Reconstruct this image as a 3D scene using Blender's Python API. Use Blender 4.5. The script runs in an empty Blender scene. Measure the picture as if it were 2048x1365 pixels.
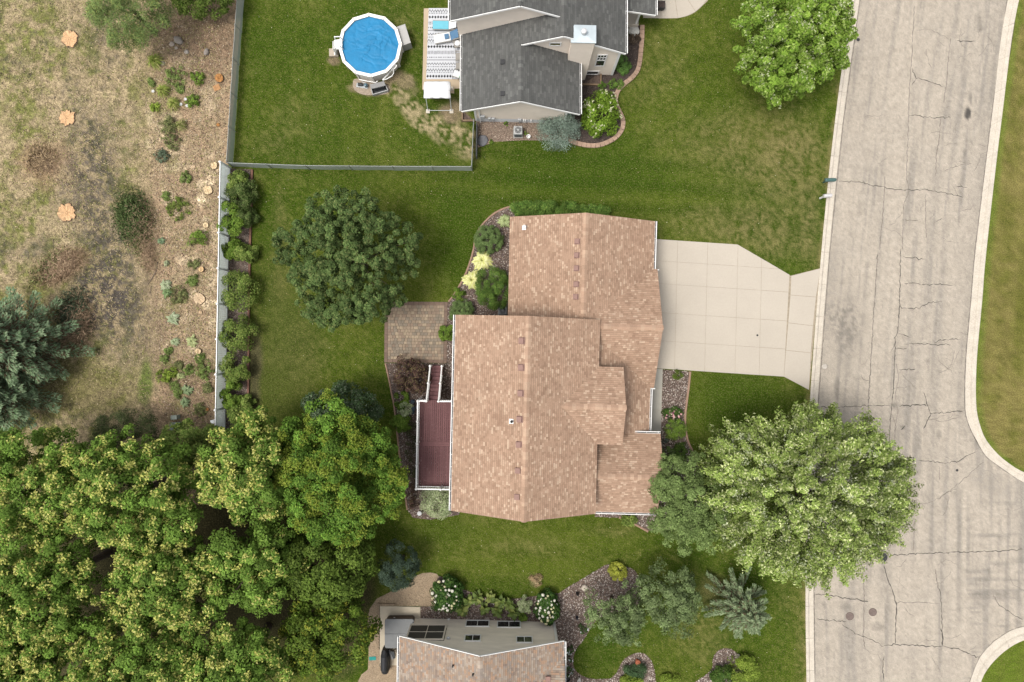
import bpy, math, random
import numpy as np
from mathutils import Vector, Matrix

random.seed(7)
RNG = np.random.default_rng(7)
scene = bpy.context.scene
COL = scene.collection

# ------------------------------------------------------------------ camera
FLY = 50.0                 # flying height of the drone above the lawns, metres
FOC = 2048 * 24.0 / 36.0   # focal length in survey-plan units
cam_d = bpy.data.cameras.new('camera')
cam_d.lens = 24.0
cam_d.sensor_width = 36.0
cam_d.clip_start = 0.5
cam_d.clip_end = 2000.0
cam = bpy.data.objects.new('camera', cam_d)
cam.location = (0, 0, FLY)
cam.rotation_euler = (0, 0, 0)
COL.objects.link(cam)
scene.camera = cam

# ------------------------------------------------------------------ sky and sun
SUN_EL, SUN_AZ = math.radians(69), math.radians(248)    # high sun in the west-south-west, veiled by thin cloud
world = bpy.data.worlds.new('World')
scene.world = world
world.use_nodes = True
wn = world.node_tree.nodes
wl = world.node_tree.links
wn.clear()
w_out = wn.new('ShaderNodeOutputWorld')
w_bg = wn.new('ShaderNodeBackground')
w_sky = wn.new('ShaderNodeTexSky')
w_sky.sky_type = 'NISHITA'
w_sky.sun_disc = False
w_sky.sun_elevation = SUN_EL
w_sky.sun_rotation = SUN_AZ
w_sky.air_density = 1.0
w_sky.dust_density = 4.0
w_sky.ozone_density = 1.0
w_hs = wn.new('ShaderNodeHueSaturation')
w_hs.inputs['Saturation'].default_value = 0.22          # thin high cloud greys the blue out
wl.new(w_sky.outputs[0], w_hs.inputs['Color'])
wl.new(w_hs.outputs[0], w_bg.inputs['Color'])
w_bg.inputs['Strength'].default_value = 0.135
wl.new(w_bg.outputs[0], w_out.inputs['Surface'])
sun_d = bpy.data.lights.new('sun', 'SUN')
sun_d.energy = 1.5
sun_d.angle = math.radians(18)
sun_d.color = (1.0, 0.95, 0.87)
sun = bpy.data.objects.new('sun', sun_d)
sun.location = (-40, -30, 80)
# azimuth measured clockwise from north (+y)
_sd = Vector((math.sin(SUN_AZ) * math.cos(SUN_EL), math.cos(SUN_AZ) * math.cos(SUN_EL), math.sin(SUN_EL)))
sun.rotation_euler = _sd.to_track_quat('Z', 'Y').to_euler()
COL.objects.link(sun)
scene.view_settings.view_transform = 'Standard'
scene.view_settings.look = 'None'
scene.view_settings.exposure = 0.86
scene.view_settings.gamma = 1.0
scene.view_settings.use_curve_mapping = False
scene.render.engine = 'CYCLES'

# ------------------------------------------------------------------ plan helpers
def W(px, py, z=0.0):
    """survey plan (aerial survey units) to metres, for a point at height z"""
    s = (FLY - z) / FOC
    return Vector(((px - 1024.0) * s, (682.5 - py) * s, z))

def Wn(px, py, z=0.0):
    s = (FLY - z) / FOC
    return (np.asarray(px, float) - 1024.0) * s, (682.5 - np.asarray(py, float)) * s

def crop(ox, oy, sc):
    return lambda x, y: (ox + x / sc, oy + y / sc)
c1 = crop(600, 0, 2.926)
c2 = crop(0, 0, 2.968)
c3 = crop(0, 400, 2.731)
c4 = crop(700, 400, 2.926)
c5 = crop(700, 680, 2.926)
c6 = crop(700, 1020, 3.724)
c7 = crop(1150, 1020, 3.724)
r1 = crop(650, 10, 6.825)
r2 = crop(830, 0, 6.205)
r3 = crop(1080, 20, 4.877)
r4 = crop(920, 180, 7.877)
r6 = crop(760, 590, 5.69)
r7 = crop(760, 780, 5.055)

def hash2(ix, iy, seed):
    ix = np.asarray(ix).astype(np.int64)
    iy = np.asarray(iy).astype(np.int64)
    h = (ix * 374761393 + iy * 668265263 + seed * 1442695041) & 0x7fffffff
    h = ((h ^ (h >> 13)) * 1274126177) & 0x7fffffff
    h = h ^ (h >> 16)
    return (h & 0xffff) / 65535.0

def vnoise(x, y, seed=0):
    x = np.asarray(x, float); y = np.asarray(y, float)
    ix = np.floor(x); iy = np.floor(y)
    fx = x - ix; fy = y - iy
    fx = fx * fx * (3 - 2 * fx); fy = fy * fy * (3 - 2 * fy)
    a = hash2(ix, iy, seed); b = hash2(ix + 1, iy, seed)
    c = hash2(ix, iy + 1, seed); d = hash2(ix + 1, iy + 1, seed)
    return (a * (1 - fx) + b * fx) * (1 - fy) + (c * (1 - fx) + d * fx) * fy

def fbm(x, y, scale, seed=0, oct=4):
    v = 0; a = 1.0; t = 0
    for k in range(oct):
        v = v + a * vnoise(np.asarray(x) / scale + 17.3 * k, np.asarray(y) / scale - 9.1 * k, seed + k)
        t += a; a *= 0.55; scale /= 2.03
    return v / t

def sstep(e0, e1, x):
    t = np.clip((np.asarray(x, float) - e0) / (e1 - e0), 0, 1)
    return t * t * (3 - 2 * t)

def blob(X, Y, cx, cy, rx, ry=None, soft=0.5, rot=0.0, nz=0.35, seed=3):
    """soft uneven patch mask"""
    ry = ry or rx
    c, s = math.cos(rot), math.sin(rot)
    dx, dy = X - cx, Y - cy
    u = (dx * c + dy * s) / rx; v = (-dx * s + dy * c) / ry
    d = np.sqrt(u * u + v * v) + nz * 2 * (fbm(X, Y, max(rx, ry) * 0.5, seed) - 0.5)
    return 1 - sstep(1 - soft, 1 + soft * 0.4, d)

def mixc(a, b, m):
    m = np.asarray(m)[..., None]
    return a * (1 - m) + np.asarray(b, float) * m

# ------------------------------------------------------------------ materials
MATS = {}
KG = 0.71     # overall reflectance level of everything that is not foliage
def _principled(name):
    m = bpy.data.materials.new(name)
    m.use_nodes = True
    nt = m.node_tree
    b = nt.nodes.get('Principled BSDF')
    return m, nt, b

def mat(name, col=(0.5, 0.5, 0.5), rough=0.7, var=0.12, scale=6.0, bump=0.0, bscale=None, metal=0.0,
        attr=False, spec=0.3, fine=None, transl=0.0, streak=None, grain=None):
    """procedural surface: base colour (or vertex paint) broken by two noises, with optional relief"""
    if name in MATS:
        return MATS[name]
    m, nt, b = _principled(name)
    N, L = nt.nodes, nt.links
    kg = 1.0 if transl > 0 else KG
    tc = N.new('ShaderNodeTexCoord')
    if attr:
        src = N.new('ShaderNodeAttribute'); src.attribute_name = 'Col'
        csock = src.outputs['Color']
    else:
        src = N.new('ShaderNodeRGB'); src.outputs[0].default_value = (*col, 1)
        csock = src.outputs[0]
    if grain:      # scattered blades or grit of another colour
        gc, gs, ga = grain
        gn = N.new('ShaderNodeTexNoise'); gn.inputs['Scale'].default_value = gs; gn.inputs['Detail'].default_value = 3.0
        L.new(tc.outputs['Object'], gn.inputs['Vector'])
        gm = N.new('ShaderNodeMapRange'); gm.inputs['From Min'].default_value = .50; gm.inputs['From Max'].default_value = .72; gm.inputs['To Max'].default_value = ga
        L.new(gn.outputs['Fac'], gm.inputs['Value'])
        gx = N.new('ShaderNodeMix'); gx.data_type = 'RGBA'; gx.inputs[7].default_value = (*gc, 1)
        L.new(gm.outputs[0], gx.inputs[0]); L.new(csock, gx.inputs[6]); csock = gx.outputs[2]
    vec = tc.outputs['Object']
    if streak:
        mp = N.new('ShaderNodeMapping'); mp.inputs['Scale'].default_value = streak
        L.new(vec, mp.inputs[0]); vec = mp.outputs[0]
    if var > 0:
        n1 = N.new('ShaderNodeTexNoise'); n1.inputs['Scale'].default_value = scale
        n1.inputs['Detail'].default_value = 5.0; n1.inputs['Roughness'].default_value = 0.62
        L.new(vec, n1.inputs['Vector'])
        mr = N.new('ShaderNodeMapRange')
        mr.inputs['From Min'].default_value = 0.25; mr.inputs['From Max'].default_value = 0.75
        mr.inputs['To Min'].default_value = (1 - var) * kg; mr.inputs['To Max'].default_value = (1 + var) * kg
        L.new(n1.outputs['Fac'], mr.inputs['Value'])
        fac = mr.outputs[0]
        if fine:
            n2 = N.new('ShaderNodeTexNoise'); n2.inputs['Scale'].default_value = fine[0]
            n2.inputs['Detail'].default_value = 2.0
            L.new(tc.outputs['Object'], n2.inputs['Vector'])
            m2 = N.new('ShaderNodeMapRange')
            m2.inputs['From Min'].default_value = 0.28; m2.inputs['From Max'].default_value = 0.72
            m2.inputs['To Min'].default_value = 1 - fine[1]; m2.inputs['To Max'].default_value = 1 + fine[1]
            L.new(n2.outputs['Fac'], m2.inputs['Value'])
            mm = N.new('ShaderNodeMath'); mm.operation = 'MULTIPLY'
            L.new(fac, mm.inputs[0]); L.new(m2.outputs[0], mm.inputs[1]); fac = mm.outputs[0]
        vm = N.new('ShaderNodeVectorMath'); vm.operation = 'SCALE'
        L.new(csock, vm.inputs[0]); L.new(fac, vm.inputs['Scale'])
        csock = vm.outputs[0]
    L.new(csock, b.inputs['Base Color'])
    b.inputs['Roughness'].default_value = rough
    b.inputs['Metallic'].default_value = metal
    b.inputs['Specular IOR Level'].default_value = spec
    if bump > 0:
        nb = N.new('ShaderNodeTexNoise'); nb.inputs['Scale'].default_value = bscale or scale * 3
        nb.inputs['Detail'].default_value = 4.0
        L.new(tc.outputs['Object'], nb.inputs['Vector'])
        bp = N.new('ShaderNodeBump'); bp.inputs['Strength'].default_value = bump
        bp.inputs['Distance'].default_value = 0.05
        L.new(nb.outputs['Fac'], bp.inputs['Height']); L.new(bp.outputs[0], b.inputs['Normal'])
    if transl > 0:
        tr = N.new('ShaderNodeBsdfTranslucent'); L.new(csock, tr.inputs['Color'])
        mx = N.new('ShaderNodeMixShader'); mx.inputs[0].default_value = transl
        out = N.get('Material Output')
        L.new(b.outputs[0], mx.inputs[1]); L.new(tr.outputs[0], mx.inputs[2]); L.new(mx.outputs[0], out.inputs['Surface'])
    MATS[name] = m
    return m

def glass_mat(name, col, rough=0.08):
    if name in MATS: return MATS[name]
    m, nt, b = _principled(name)
    b.inputs['Base Color'].default_value = (*col, 1)
    b.inputs['Roughness'].default_value = rough
    b.inputs['Specular IOR Level'].default_value = 0.6
    MATS[name] = m
    return m

# ------------------------------------------------------------------ object helpers
def origin_of(o):
    v = Vector((0, 0, 0))
    while o is not None:
        v += o.location
        o = o.parent
    return v

def tag(o, label=None, cat=None, group=None, kind=None):
    if label: o['label'] = label
    if cat: o['category'] = cat
    if group: o['group'] = group
    if kind: o['kind'] = kind
    return o

def thing(name, label, cat, loc, group=None):
    o = bpy.data.objects.new(name, None)
    o.empty_display_size = 0.2
    o.location = loc
    COL.objects.link(o)
    return tag(o, label, cat, group)

def npmesh(name, V, F, m, parent=None, colors=None, smooth=False, loc=None):
    """V (n,3) world coordinates, F list/array of faces of one size"""
    V = np.asarray(V, dtype=np.float32).reshape(-1, 3)
    org = np.array(origin_of(parent)) if parent is not None else np.zeros(3)
    if loc is not None:
        org = org + (np.array(loc) - org)
    me = bpy.data.meshes.new(name)
    Vl = (V - org).astype(np.float32)
    F = np.asarray(F, dtype=np.int32)
    k = F.shape[1]
    me.vertices.add(len(Vl)); me.vertices.foreach_set('co', Vl.ravel())
    me.loops.add(F.size); me.loops.foreach_set('vertex_index', F.ravel())
    me.polygons.add(len(F))
    me.polygons.foreach_set('loop_start', np.arange(0, F.size, k, dtype=np.int32))
    me.polygons.foreach_set('loop_total', np.full(len(F), k, dtype=np.int32))
    if smooth:
        me.polygons.foreach_set('use_smooth', np.ones(len(F), dtype=bool))
    if colors is not None:
        a = me.color_attributes.new('Col', 'FLOAT_COLOR', 'POINT')
        c = np.ones((len(Vl), 4), dtype=np.float32); c[:, :3] = colors
        a.data.foreach_set('color', c.ravel())
    me.update(calc_edges=True)
    me.materials.append(m)
    o = bpy.data.objects.new(name, me)
    if parent is not None:
        o.parent = parent
        if loc is not None:
            o.location = Vector(loc) - origin_of(parent)
    elif loc is not None:
        o.location = loc
    COL.objects.link(o)
    return o

class MB:
    """collects solid shapes, then links them as one mesh object"""
    def __init__(s):
        s.v = []; s.f = []
    def add(s, vs, fs):
        n = len(s.v)
        s.v += [tuple(p) for p in vs]
        s.f += [tuple(i + n for i in f) for f in fs]
        return s
    def hexa(s, b, t):
        """bottom ring and top ring of equal length (counter-clockwise from above)"""
        n = len(b)
        fs = [tuple(range(n - 1, -1, -1)), tuple(range(n, 2 * n))]
        for i in range(n):
            j = (i + 1) % n
            fs.append((i, j, n + j, n + i))
        return s.add(list(b) + list(t), fs)
    def prism(s, poly, z0, z1):
        a = sum(poly[i][0] * poly[(i + 1) % len(poly)][1] - poly[(i + 1) % len(poly)][0] * poly[i][1] for i in range(len(poly)))
        if a < 0: poly = poly[::-1]
        return s.hexa([(p[0], p[1], z0) for p in poly], [(p[0], p[1], z1) for p in poly])
    def box(s, c, size, rz=0.0):
        hx, hy, hz = size[0] / 2, size[1] / 2, size[2] / 2
        ca, sa = math.cos(rz), math.sin(rz)
        P = [(c[0] + x * ca - y * sa, c[1] + x * sa + y * ca) for x, y in ((-hx, -hy), (hx, -hy), (hx, hy), (-hx, hy))]
        return s.hexa([(x, y, c[2] - hz) for x, y in P], [(x, y, c[2] + hz) for x, y in P])
    def bar(s, a, b, w, h, up=(0, 0, 1)):
        """rectangular bar from a to b, width w (sideways) and height h"""
        a = Vector(a); b = Vector(b); d = (b - a).normalized(); u = Vector(up)
        sd = d.cross(u)
        if sd.length < 1e-4: sd = d.cross(Vector((1, 0, 0)))
        sd.normalize(); u = sd.cross(d).normalized()
        ring = lambda p: [p - sd * w / 2 - u * h / 2, p + sd * w / 2 - u * h / 2, p + sd * w / 2 + u * h / 2, p - sd * w / 2 + u * h / 2]
        A, B = ring(a), ring(b)
        return s.add(A + B, [(0, 1, 2, 3), (7, 6, 5, 4), (0, 4, 5, 1), (1, 5, 6, 2), (2, 6, 7, 3), (3, 7, 4, 0)])
    def tube(s, pts, r, n=8, cap=True):
        pts = [Vector(p) for p in pts]
        rs = r if isinstance(r, (list, tuple)) else [r] * len(pts)
        base = len(s.v)
        prev = None
        for i, p in enumerate(pts):
            d = (pts[min(i + 1, len(pts) - 1)] - pts[max(i - 1, 0)]).normalized()
            if prev is None:
                x = d.cross(Vector((0, 0, 1)))
                if x.length < 1e-3: x = Vector((1, 0, 0))
            else:
                x = prev - d * prev.dot(d)
            x.normalize(); y = d.cross(x); prev = x
            for k in range(n):
                a = 2 * math.pi * k / n
                s.v.append(tuple(p + (x * math.cos(a) + y * math.sin(a)) * rs[i]))
        for i in range(len(pts) - 1):
            for k in range(n):
                a = base + i * n + k; b = base + i * n + (k + 1) % n
                s.f.append((a, b, b + n, a + n))
        if cap:
            s.f.append(tuple(base + k for k in range(n - 1, -1, -1)))
            e = base + (len(pts) - 1) * n
            s.f.append(tuple(e + k for k in range(n)))
        return s
    def cyl(s, c, r, h, n=20, r2=None):
        return s.tube([c, (c[0], c[1], c[2] + h)], [r, r if r2 is None else r2], n)
    def lathe(s, c, prof, n=20):
        """prof: list of (radius, height)"""
        base = len(s.v)
        for r, z in prof:
            for k in range(n):
                a = 2 * math.pi * k / n
                s.v.append((c[0] + r * math.cos(a), c[1] + r * math.sin(a), c[2] + z))
        for i in range(len(prof) - 1):
            for k in range(n):
                a = base + i * n + k; b = base + i * n + (k + 1) % n
                s.f.append((a, b, b + n, a + n))
        s.f.append(tuple(base + k for k in range(n - 1, -1, -1)))
        e = base + (len(prof) - 1) * n
        s.f.append(tuple(e + k for k in range(n)))
        return s
    def build(s, name, m, parent=None, bevel=0.0, smooth=False, loc=None):
        org = origin_of(parent) if parent is not None else Vector((0, 0, 0))
        if loc is not None: org = Vector(loc)
        me = bpy.data.meshes.new(name)
        me.from_pydata([tuple(Vector(p) - org) for p in s.v], [], s.f)
        me.update()
        me.materials.append(m)
        if smooth:
            for p in me.polygons: p.use_smooth = True
        o = bpy.data.objects.new(name, me)
        if parent is not None:
            o.parent = parent
            if loc is not None: o.location = Vector(loc) - origin_of(parent)
        elif loc is not None:
            o.location = loc
        COL.objects.link(o)
        if bevel > 0:
            b = o.modifiers.new('bevel', 'BEVEL'); b.width = bevel; b.segments = 2; b.limit_method = 'ANGLE'
        return o

def top(o, label, cat, group=None):
    return tag(o, label, cat, group)

def structure(o):
    o['kind'] = 'structure'
    return o

def grid_sheet(name, pxs, pys, paint, m, z=0.0, zfun=None):
    """ground sheet over plan columns pxs (rows,cols) / pys with painted colour"""
    R, C = pxs.shape
    X, Y = Wn(pxs, pys, 0)
    Z = np.full_like(X, z) if zfun is None else zfun(pxs, pys) + z
    V = np.stack([X, Y, Z], -1).reshape(-1, 3)
    idx = np.arange(R * C).reshape(R, C)
    F = np.stack([idx[:-1, :-1], idx[1:, :-1], idx[1:, 1:], idx[:-1, 1:]], -1).reshape(-1, 4)
    return structure(npmesh(name, V, F, m, colors=paint(pxs, pys).reshape(-1, 3), smooth=True))

def poly_sheet(name, pts, m, z):
    """flat polygon sheet from plan points"""
    P = [W(x, y) for x, y in pts]
    me = bpy.data.meshes.new(name)
    me.from_pydata([(p.x, p.y, z) for p in P], [], [tuple(range(len(P)))])
    me.update()
    if me.polygons[0].normal.z < 0: me.flip_normals()
    me.materials.append(m)
    o = bpy.data.objects.new(name, me)
    COL.objects.link(o)
    return structure(o)

def in_poly(x, y, poly):
    x = np.asarray(x); y = np.asarray(y)
    c = np.zeros(x.shape, bool)
    n = len(poly)
    for i in range(n):
        x0, y0 = poly[i]; x1, y1 = poly[(i + 1) % n]
        if y0 == y1: continue
        t = ((y0 > y) != (y1 > y)) & (x < (x1 - x0) * (y - y0) / (y1 - y0) + x0)
        c ^= t
    return c

def smooth_line(pts, n=8, closed=False):
    """Catmull-Rom through plan points"""
    P = [np.array(p, float) for p in pts]
    out = []
    N = len(P)
    rng = N if closed else N - 1
    for i in range(rng):
        p0 = P[(i - 1) % N] if closed or i > 0 else P[0]
        p1 = P[i]; p2 = P[(i + 1) % N]
        p3 = P[(i + 2) % N] if closed or i + 2 < N else P[-1]
        for k in range(n):
            t = k / n
            out.append(0.5 * ((2 * p1) + (-p0 + p2) * t + (2 * p0 - 5 * p1 + 4 * p2 - p3) * t * t + (-p0 + 3 * p1 - 3 * p2 + p3) * t ** 3))
    if not closed: out.append(P[-1])
    return [tuple(p) for p in out]

# ================================================================== GROUND
M_GROUND = mat('far_ground', (0.10, 0.13, 0.04), 0.95, 0.3, 0.3)
mb = MB()
mb.add([(-400, -400, -0.45), (400, -400, -0.45), (400, 400, -0.45), (-400, 400, -0.45)], [(0, 1, 2, 3)])
structure(mb.build('ground', M_GROUND))

# kerb lines in plan units: back (lawn side) and front (road side)
def lerp_line(keys):
    ys = [k[0] for k in keys]; xs = [k[1] for k in keys]
    def f(y):
        y = np.asarray(y, float)
        r = np.interp(y, ys, xs)
        r = np.where(y < ys[0], xs[0] + (y - ys[0]) * (xs[1] - xs[0]) / (ys[1] - ys[0]), r)
        r = np.where(y > ys[-1], xs[-1] + (y - ys[-1]) * (xs[-1] - xs[-2]) / (ys[-1] - ys[-2]), r)
        return r
    return f
WB_KEYS = [(-200, 1731), (0, 1703), (250, 1669), (500, 1643), (815, 1619), (1000, 1614), (1180, 1611), (1365, 1613), (1600, 1617)]
west_back = lerp_line(WB_KEYS)

LUSH = np.array([0.040, 0.078, 0.006]); MIDG = np.array([0.084, 0.114, 0.014]); DRY = np.array([0.240, 0.192, 0.088])
OLIVE = np.array([0.085, 0.098, 0.024]); SOIL = np.array([0.27, 0.20, 0.135]); PALE = np.array([0.42, 0.33, 0.20])

def paint_lawn(X, Y):
    big = fbm(X, Y, 260, 11, 3); mid = fbm(X, Y, 70, 21, 4); sm = fbm(X, Y, 16, 31, 3)
    tiny = fbm(X, Y, 5, 37, 2)
    c = np.broadcast_to(LUSH, X.shape + (3,)).copy()
    c = mixc(c, MIDG, sstep(0.30, 0.74, 0.50 * big + 0.25 * mid + 0.35 * tiny))
    c = mixc(c, DRY, 0.20 * sstep(0.50, 0.80, 0.25 * mid + 0.30 * sm + 0.50 * tiny))
    # mowing bands, slightly turned like the plot
    band = 0.5 + 0.5 * np.sin((Y - 0.06 * X) / 7.5)
    zone = blob(X, Y, 1150, 380, 420, 90, 0.7)
    c = mixc(c, LUSH * 0.85, 0.65 * band * zone); c = mixc(c, MIDG * 1.15, 0.40 * (1 - band) * zone)
    band2 = 0.5 + 0.5 * np.sin((Y + 0.75 * X) / 8.5)
    c = mixc(c, MIDG * 1.2, 0.42 * band2 * blob(X, Y, 1330, 210, 150, 150, 0.7))
    band3 = 0.5 + 0.5 * np.sin((Y - 0.05 * X) / 10.0)
    c = mixc(c, MIDG * 1.15, 0.55 * band3 * blob(X, Y, 1040, 1100, 260, 80, 0.6))
    band4 = 0.5 + 0.5 * np.sin((X + 0.05 * Y) / 9.0)
    c = mixc(c, LUSH, 0.42 * band4 * blob(X, Y, 640, 190, 200, 200, 0.6))
    c = mixc(c, MIDG * 1.1, 0.35 * band4 * blob(X, Y, 1580, 1250, 60, 130, 0.6))
    for (cx, cy, rx, ry, w) in ((1500, 300, 170, 85, .55), (1600, 330, 70, 110, .5), (1300, 130, 80, 90, .25), (1440, 450, 120, 50, .42), (1545, 470, 100, 55, .5),
                                (1620, 470, 26, 100, .5), (1050, 1090, 120, 25, .22), (1215, 1060, 60, 18, .3), (585, 240, 60, 60, .18), (540, 290, 50, 26, .25),
                                (800, 60, 40, 60, .2), (1400, 1270, 70, 60, .35), (1600, 1300, 18, 120, .35), (560, 500, 22, 120, .35), (600, 720, 60, 80, .25), (1580, 1200, 40, 60, .2)):
        b = blob(X, Y, cx, cy, rx, ry, 0.8, 0, 0.5, int(cx))
        c = mixc(c, DRY * (0.80 + 0.3 * tiny[..., None]), .85 * w * b * sstep(0.20, 0.70, 0.35 * sm + 0.65 * tiny))
    # greener stretches
    for (cx, cy, rx, ry, w) in ((930, 470, 90, 120, .85), (1180, 350, 230, 45, .6), (1480, 800, 130, 80, .75), (880, 1060, 90, 40, .5), (1000, 1180, 160, 30, .45),
                                (560, 90, 60, 110, .45), (1235, 310, 80, 40, .5), (650, 300, 120, 30, .35), (1200, 1300, 60, 60, .6), (700, 360, 120, 30, .4)):
        c = mixc(c, LUSH * 0.95, w * blob(X, Y, cx, cy, rx, ry, 0.7, 0, 0.4, int(cy)))
    # tired olive turf along the west yard
    c = mixc(c, OLIVE, 0.55 * blob(X, Y, 560, 700, 90, 210, 0.6))
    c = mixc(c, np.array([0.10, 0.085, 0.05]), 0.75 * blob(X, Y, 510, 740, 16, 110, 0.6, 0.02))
    c = mixc(c, np.array([0.12, 0.10, 0.05]), 0.5 * blob(X, Y, 1425, 1180, 36, 36, 0.7))
    # worn earth by the pool and along the house corner
    worn = np.maximum(blob(X, Y, 868, 250, 92, 26, 0.5, 0.62, 0.7, 5), 0.9 * blob(X, Y, 800, 195, 50, 16, 0.5, 0.5, 0.8, 8))
    worn = np.maximum(worn, blob(X, Y, 925, 275, 26, 46, 0.5, -0.3, 0.7, 9))
    worn *= sstep(0.38, 0.62, 0.45 * sm + 0.55 * tiny)
    c = mixc(c, PALE * (0.7 + 0.5 * tiny[..., None]), 0.75 * worn)
    soil = np.maximum(blob(X, Y, 905, 222, 30, 24, 0.5, 0, 0.6, 4), 0.8 * blob(X, Y, 812, 165, 26, 20, 0.5, .6, 0.6, 4))
    soil = np.maximum(soil, np.maximum(blob(X, Y, 668, 122, 14, 9, 0.4), blob(X, Y, 783, 158, 26, 10, .4, -.6)))
    c = mixc(c, SOIL * (0.75 + 0.5 * tiny[..., None]), 0.8 * soil)
    c = mixc(c, SOIL * 1.1, 0.7 * blob(X, Y, 745, 178, 44, 15, 0.3))
    # yellow stain and the dead plant in the south lawn, dry rim by the kerb
    c = mixc(c, SOIL * 1.15, 0.55 * blob(X, Y, 1070, 1160, 12, 12, .5, 0, .6))
    edge = west_back(Y) - X
    c = mixc(c, DRY * 1.1, 0.55 * (1 - sstep(0, 14, edge)) * sstep(0.35, 0.6, sm))
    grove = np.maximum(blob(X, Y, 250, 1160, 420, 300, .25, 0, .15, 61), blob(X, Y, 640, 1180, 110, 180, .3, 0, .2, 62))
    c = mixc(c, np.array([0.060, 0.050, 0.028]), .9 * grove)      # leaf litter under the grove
    c = c * (0.78 + 0.44 * tiny[..., None]) * (0.94 + 0.12 * sm[..., None])
    return c

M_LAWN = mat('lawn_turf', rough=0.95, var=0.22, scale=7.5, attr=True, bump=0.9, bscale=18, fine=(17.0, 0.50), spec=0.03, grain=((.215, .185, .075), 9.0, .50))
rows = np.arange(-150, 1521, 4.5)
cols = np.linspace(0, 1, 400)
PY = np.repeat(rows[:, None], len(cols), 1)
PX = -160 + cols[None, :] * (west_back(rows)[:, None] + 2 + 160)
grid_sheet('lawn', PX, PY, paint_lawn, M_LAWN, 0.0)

# ---- lawns across the street
E_FRONT = [(-200, 2082), (0, 2017.6), (250, 1984), (500, 1953.5), (600, 1945), (700, 1936), (760, 1933), (800, 1932.6), (830, 1934), (860, 1944), (890, 1960), (915, 1976), (940, 2010), (965, 2048), (995, 2120), (1020, 2200)]
E_BACK = [(-200, 2106), (0, 2038), (250, 2002), (500, 1973), (600, 1964.5), (700, 1955), (760, 1952), (800, 1952), (830, 1954.6), (860, 1963), (880, 1972), (905, 1992), (925, 2015), (945, 2048), (970, 2120), (992, 2200)]
I_FRONT = [(1256 - 6, 2075), (1256, 2048), (1263, 2025), (1285, 1991), (1317, 1962), (1365, 1943), (1420, 1932), (1520, 1926)]
I_BACK = [(1275, 2075), (1281, 2048), (1292, 2025), (1310, 2001), (1336, 1977), (1365, 1962), (1420, 1951), (1520, 1945)]
def paint_east(X, Y):
    mid = fbm(X, Y, 60, 121, 4); sm = fbm(X, Y, 14, 131, 3); tiny = fbm(X, Y, 5, 137, 2)
    c = np.broadcast_to(np.array([0.125, 0.125, 0.032]), X.shape + (3,)).copy()
    c = mixc(c, DRY, 0.8 * sstep(0.35, 0.68, 0.5 * mid + 0.5 * sm))
    d = X - np.interp(Y, [k[0] for k in E_BACK], [k[1] for k in E_BACK])
    c = mixc(c, np.array([0.10, 0.165, 0.02]), 0.8 * (1 - sstep(3, 16, d + 8 * (sm - .5))))
    b = 0.5 + 0.5 * np.sin((X + 0.09 * Y) / 7.0)
    c = mixc(c, DRY * 1.1, 0.25 * b)
    c = mixc(c, np.array([0.11, 0.15, 0.02]), 0.7 * sstep(1200, 1290, Y))
    return c * np.array([.93, .97, .74]) * (0.68 + 0.64 * tiny[..., None])
rows = np.concatenate([np.arange(-150, 800, 8.0), np.arange(800, 985, 3.0)])
bx = np.interp(rows, [k[0] for k in E_BACK], [k[1] for k in E_BACK]) - 2
cols = np.linspace(0, 1, 40)
PY = np.repeat(rows[:, None], 40, 1); PX = bx[:, None] + cols[None, :] * np.maximum(2330 - bx, 40)[:, None]
o = grid_sheet('lawn', PX, PY, paint_east, M_LAWN, 0.0)
rows = np.concatenate([np.arange(1276, 1345, 3.0), np.arange(1345, 1521, 8.0)])
bx = np.interp(rows, [k[0] for k in I_BACK], [k[1] for k in I_BACK]) - 2
PY = np.repeat(rows[:, None], 40, 1); PX = bx[:, None] + cols[None, :] * (2330 - bx)[:, None]
grid_sheet('lawn', PX, PY, paint_east, M_LAWN, 0.0)

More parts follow.
